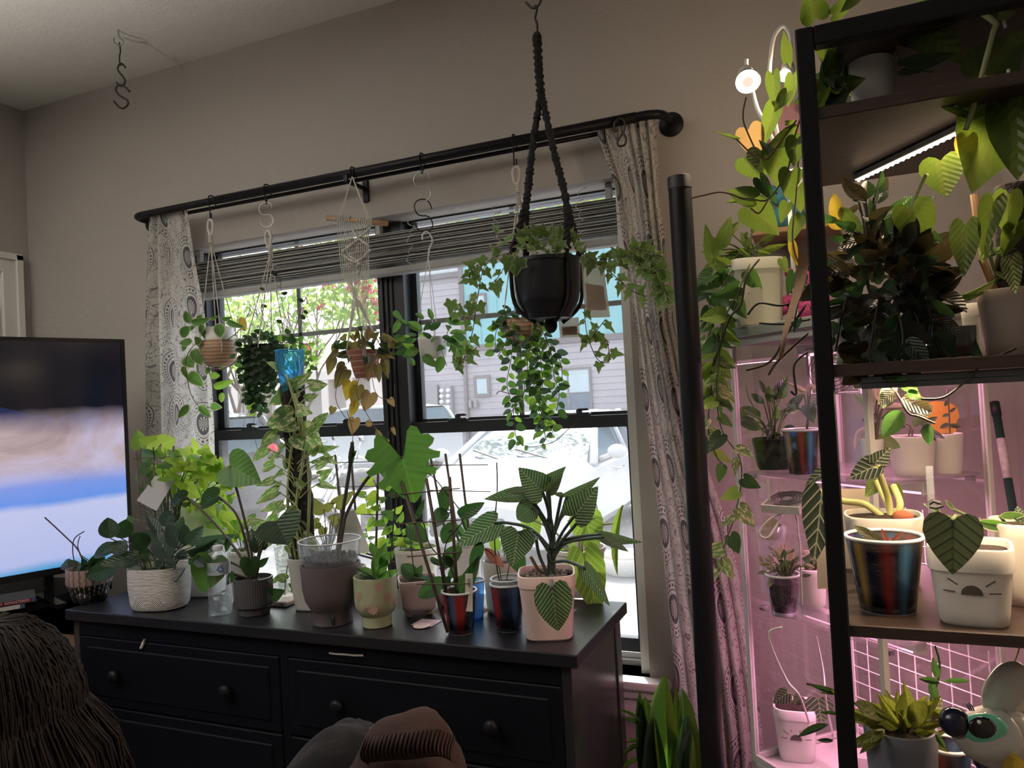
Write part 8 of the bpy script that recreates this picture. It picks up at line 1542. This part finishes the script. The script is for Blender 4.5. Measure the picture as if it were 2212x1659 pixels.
for a in ((1800, 1498, 1752, 1478, .25, 10), (1830, 1500, 1770, 1495, .2, 20), (1815, 1545, 1770, 1535, .2, 20), (1790, 1565, 1720, 1590, .22, 20), (1800, 1600, 1765, 1600, .3, 10), (2020, 1510, 2010, 1470, .5, 10), (2025, 1465, 2015, 1420, .35, 0), (2040, 1470, 2095, 1468, .25, 20), (2030, 1475, 1985, 1465, .4, 20), (2150, 1465, 2130, 1500, .35, 10), (2178, 1490, 2200, 1520, .5, 0), (2020, 1585, 2045, 1620, .35, 0)): q.L(*a, mat=G_deep if a[0] < 1830 else (G_dark if 2010 < a[0] < 2045 else G_speck), db=-.03)
q.S([(1920, 1590), (1860, 1530), (1800, 1490), (1742, 1477)], .0016, M_dstem); q.S([(1960, 1580), (2015, 1500), (2030, 1440), (2020, 1395)], .0016, M_stem); q.S([(1990, 1590), (2080, 1560), (2160, 1490), (2195, 1420), (2206, 1380)], .0012, M_brst)
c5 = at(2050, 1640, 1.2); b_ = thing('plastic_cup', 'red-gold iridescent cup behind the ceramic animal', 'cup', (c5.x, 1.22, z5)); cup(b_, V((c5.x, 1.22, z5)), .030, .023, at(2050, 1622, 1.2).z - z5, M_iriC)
# ceramic animal
M_cer = P('glossy grey ceramic', (.46, .45, .42), .12, var=.06); M_teal_e = P('turquoise glaze', (.16, .58, .46), .12); M_blkg = P('glossy black glaze', (.006, .005, .006), .08); M_navyg = P('dark blue-black glaze', (.012, .014, .03), .1)
ay = 1.125; hc_ = at(2150, 1585, ay); px = dep(hc_) / F
an = thing('ceramic_animal', 'glossy grey ceramic animal with turquoise eyes and black nose', 'figurine', (hc_.x, ay, z5))
bz_ = hc_.z - 60 * px
O('body', lathe([(.03, 0), (.036, .004), (.034, (bz_ - z5) * .5), (.024, bz_ - z5 + .012), (.01, bz_ - z5 + .02)], (hc_.x + .004, ay, z5), 24), M_cer, an, smooth=True)
def vv(x, y, d=0): return at(x, y, ay + d)
O('head', join(ball(vv(2160, 1590), 74 * px, 24, 16, (1.1, .85, .85))), M_cer, an, smooth=True)
O('muzzle', tube(spline([vv(2150, 1596, -.01), vv(2105, 1592, -.03), vv(2072, 1575, -.042)], 8), [.040, .039, .038, .036, .034, .032, .030, .028, .026, .024, .022, .020, .018, .017, .016, .015, .014], 18), M_cer, an, smooth=True); O('nose', ball(vv(2062, 1560, -.046), .0165, 16, 10, (1.1, 1, 1.1)), M_navyg, an, smooth=True)
fe = (CAM - vv(2125, 1575)).normalized()
O('eye', xf(ball((0, 0, 0), 1, 20, 12, (.031, .020, .010)), M.Translation(vv(2128, 1576, -.042)) @ frame((0, 0, 0), CR - UP * .12, UP + CR * .12).to_3x3().to_4x4()), M_teal_e, an, smooth=True, label='large turquoise eye'); O('pupil', xf(ball((0, 0, 0), 1, 16, 10, (.0175, .0135, .006)), M.Translation(vv(2122, 1572, -.052)) @ frame((0, 0, 0), CR - UP * .12, UP + CR * .12).to_3x3().to_4x4()), M_blkg, an, smooth=True); O('glint', ball(vv(2115, 1560, -.058), .0025, 8, 6), M_paper, an, smooth=True)
O('eye', xf(ball((0, 0, 0), 1, 16, 10, (.012, .022, .022)), M.Translation(vv(2190, 1580, -.05))), M_teal_e, an, smooth=True) if False else None
O('ear', xf(ball((0, 0, 0), 1, 16, 12, (.024, .012, .040)), M.Translation(vv(2172, 1490, .0)) @ M.Rotation(.45, 4, 'Y')), M_cer, an, smooth=True); O('ear', xf(ball((0, 0, 0), 1, 16, 12, (.022, .012, .036)), M.Translation(vv(2228, 1510, .03)) @ M.Rotation(.7, 4, 'Y')), M_cer, an, smooth=True)
for i in range(3): O('brow_line', tube(spline([vv(2082 + i * 5, 1520 - i * 1, -.043), vv(2090 + i * 5, 1526, -.046), vv(2096 + i * 4, 1536, -.048)], 4), .0009, 5), M_navyg, an)
O('collar', tube([V((hc_.x + .004 + .026 * math.cos(a * PI / 10), ay + .026 * math.sin(a * PI / 10), bz_ - .002)) for a in range(20)], .006, 8, closed=True), M_navyg, an, smooth=True)
# yellow crumpled leaf plant at the frame corner
q = Plant('potted_plant', 'small pot with a crumpled yellow leaf before the ceramic animal', 'potted plant', (at(2195, 1659, 1.075).x + .01, 1.078, z5), 1.075); pot(q.t, q.t.location, .016, .013, .03, M_potp, soil=.9); q.L(2195, 1665, 2188, 1622, 1.1, 0, mat=G_gold, kind='heart', var=2, pet=[(2200, 1690)])
# green plant stake leaning in the corner
q0, q1 = at(2150, 880, 1.95), at(2190, 1110, 1.85); stk_ = thing('plant_stake', 'dark green coated pole with a white label leaning in the corner', 'pole', V((q1 + (q1 - q0).normalized() * 0)))
d_ = (q1 - q0).normalized(); qf = q0 + d_ * ((q0.z - .002) / -d_.z); M_gr = P('green coated steel', (.015, .05, .035), .4)
O('pole', tube([q0, qf], .0085, 10), M_gr, stk_, smooth=True); O('cap', tube([q0 - d_ * .012, q0 + d_ * .02], .0098, 10), P('black green cap', (.01, .02, .018), .5), stk_, smooth=True); O('paper_label', tube([q0 + d_ * .075, q0 + d_ * .165], .0089, 10), P('printed label', (.55, .52, .48), .6, var=.5, nsc=90), stk_, smooth=True)
# ================================================================== SNAKE PLANT on the floor by the sill
sp_ = at(1447, 1659, 1.78); c = V((sp_.x, 1.78, 0)); q = Plant('snake_plant', 'dark sword-leaved plant in a pot below the window sill', 'potted plant', c, 1.78); pot(q.t, c, .12, .09, .34, M_potc, soil=.93); q.mat = leafmat('dark banded sword leaf', (.022, .05, .032), (.30, .62, .05), .35, None, trans=.3); q.kind = 'strap'
for a in ((1426, 1474, .17, 1440, 0), (1393, 1519, .16, 1425, 0), (1486, 1503, .14, 1470, .02), (1463, 1501, .07, 1455, .03), (1490, 1562, .2, 1462, -.02), (1480, 1590, .2, 1480, -.03), (1400, 1560, .12, 1432, -.03), (1500, 1600, .2, 1490, .0)):
    b = q.p(a[3], 1659, 0); b.z = .33; b = V((c.x + (b.x - c.x) * .7, 1.78 + a[4], .33)); t = q.p(a[0], a[1], a[4]); q.leaf(b, t, a[2], random.uniform(-25, 25), None, 'strap', 0)
for tip, mid in (((1345, 1545), (1390, 1570)), ((1336, 1525), (1385, 1560)), ((1333, 1625), (1390, 1610)), ((1345, 1600), (1400, 1600)), ((1510, 1590), (1490, 1610)), ((1330, 1656), (1390, 1640))):
    m0 = q.p(*mid); t = q.p(*tip); b = V((c.x + random.uniform(-.03, .03), 1.76, .33)); q.leaf(b, m0 + (m0 - b) * .15, .09, random.uniform(-30, 30), None, 'strap', 0); q.leaf(m0, t, .14, random.uniform(10, 50), None, 'lance', 1)
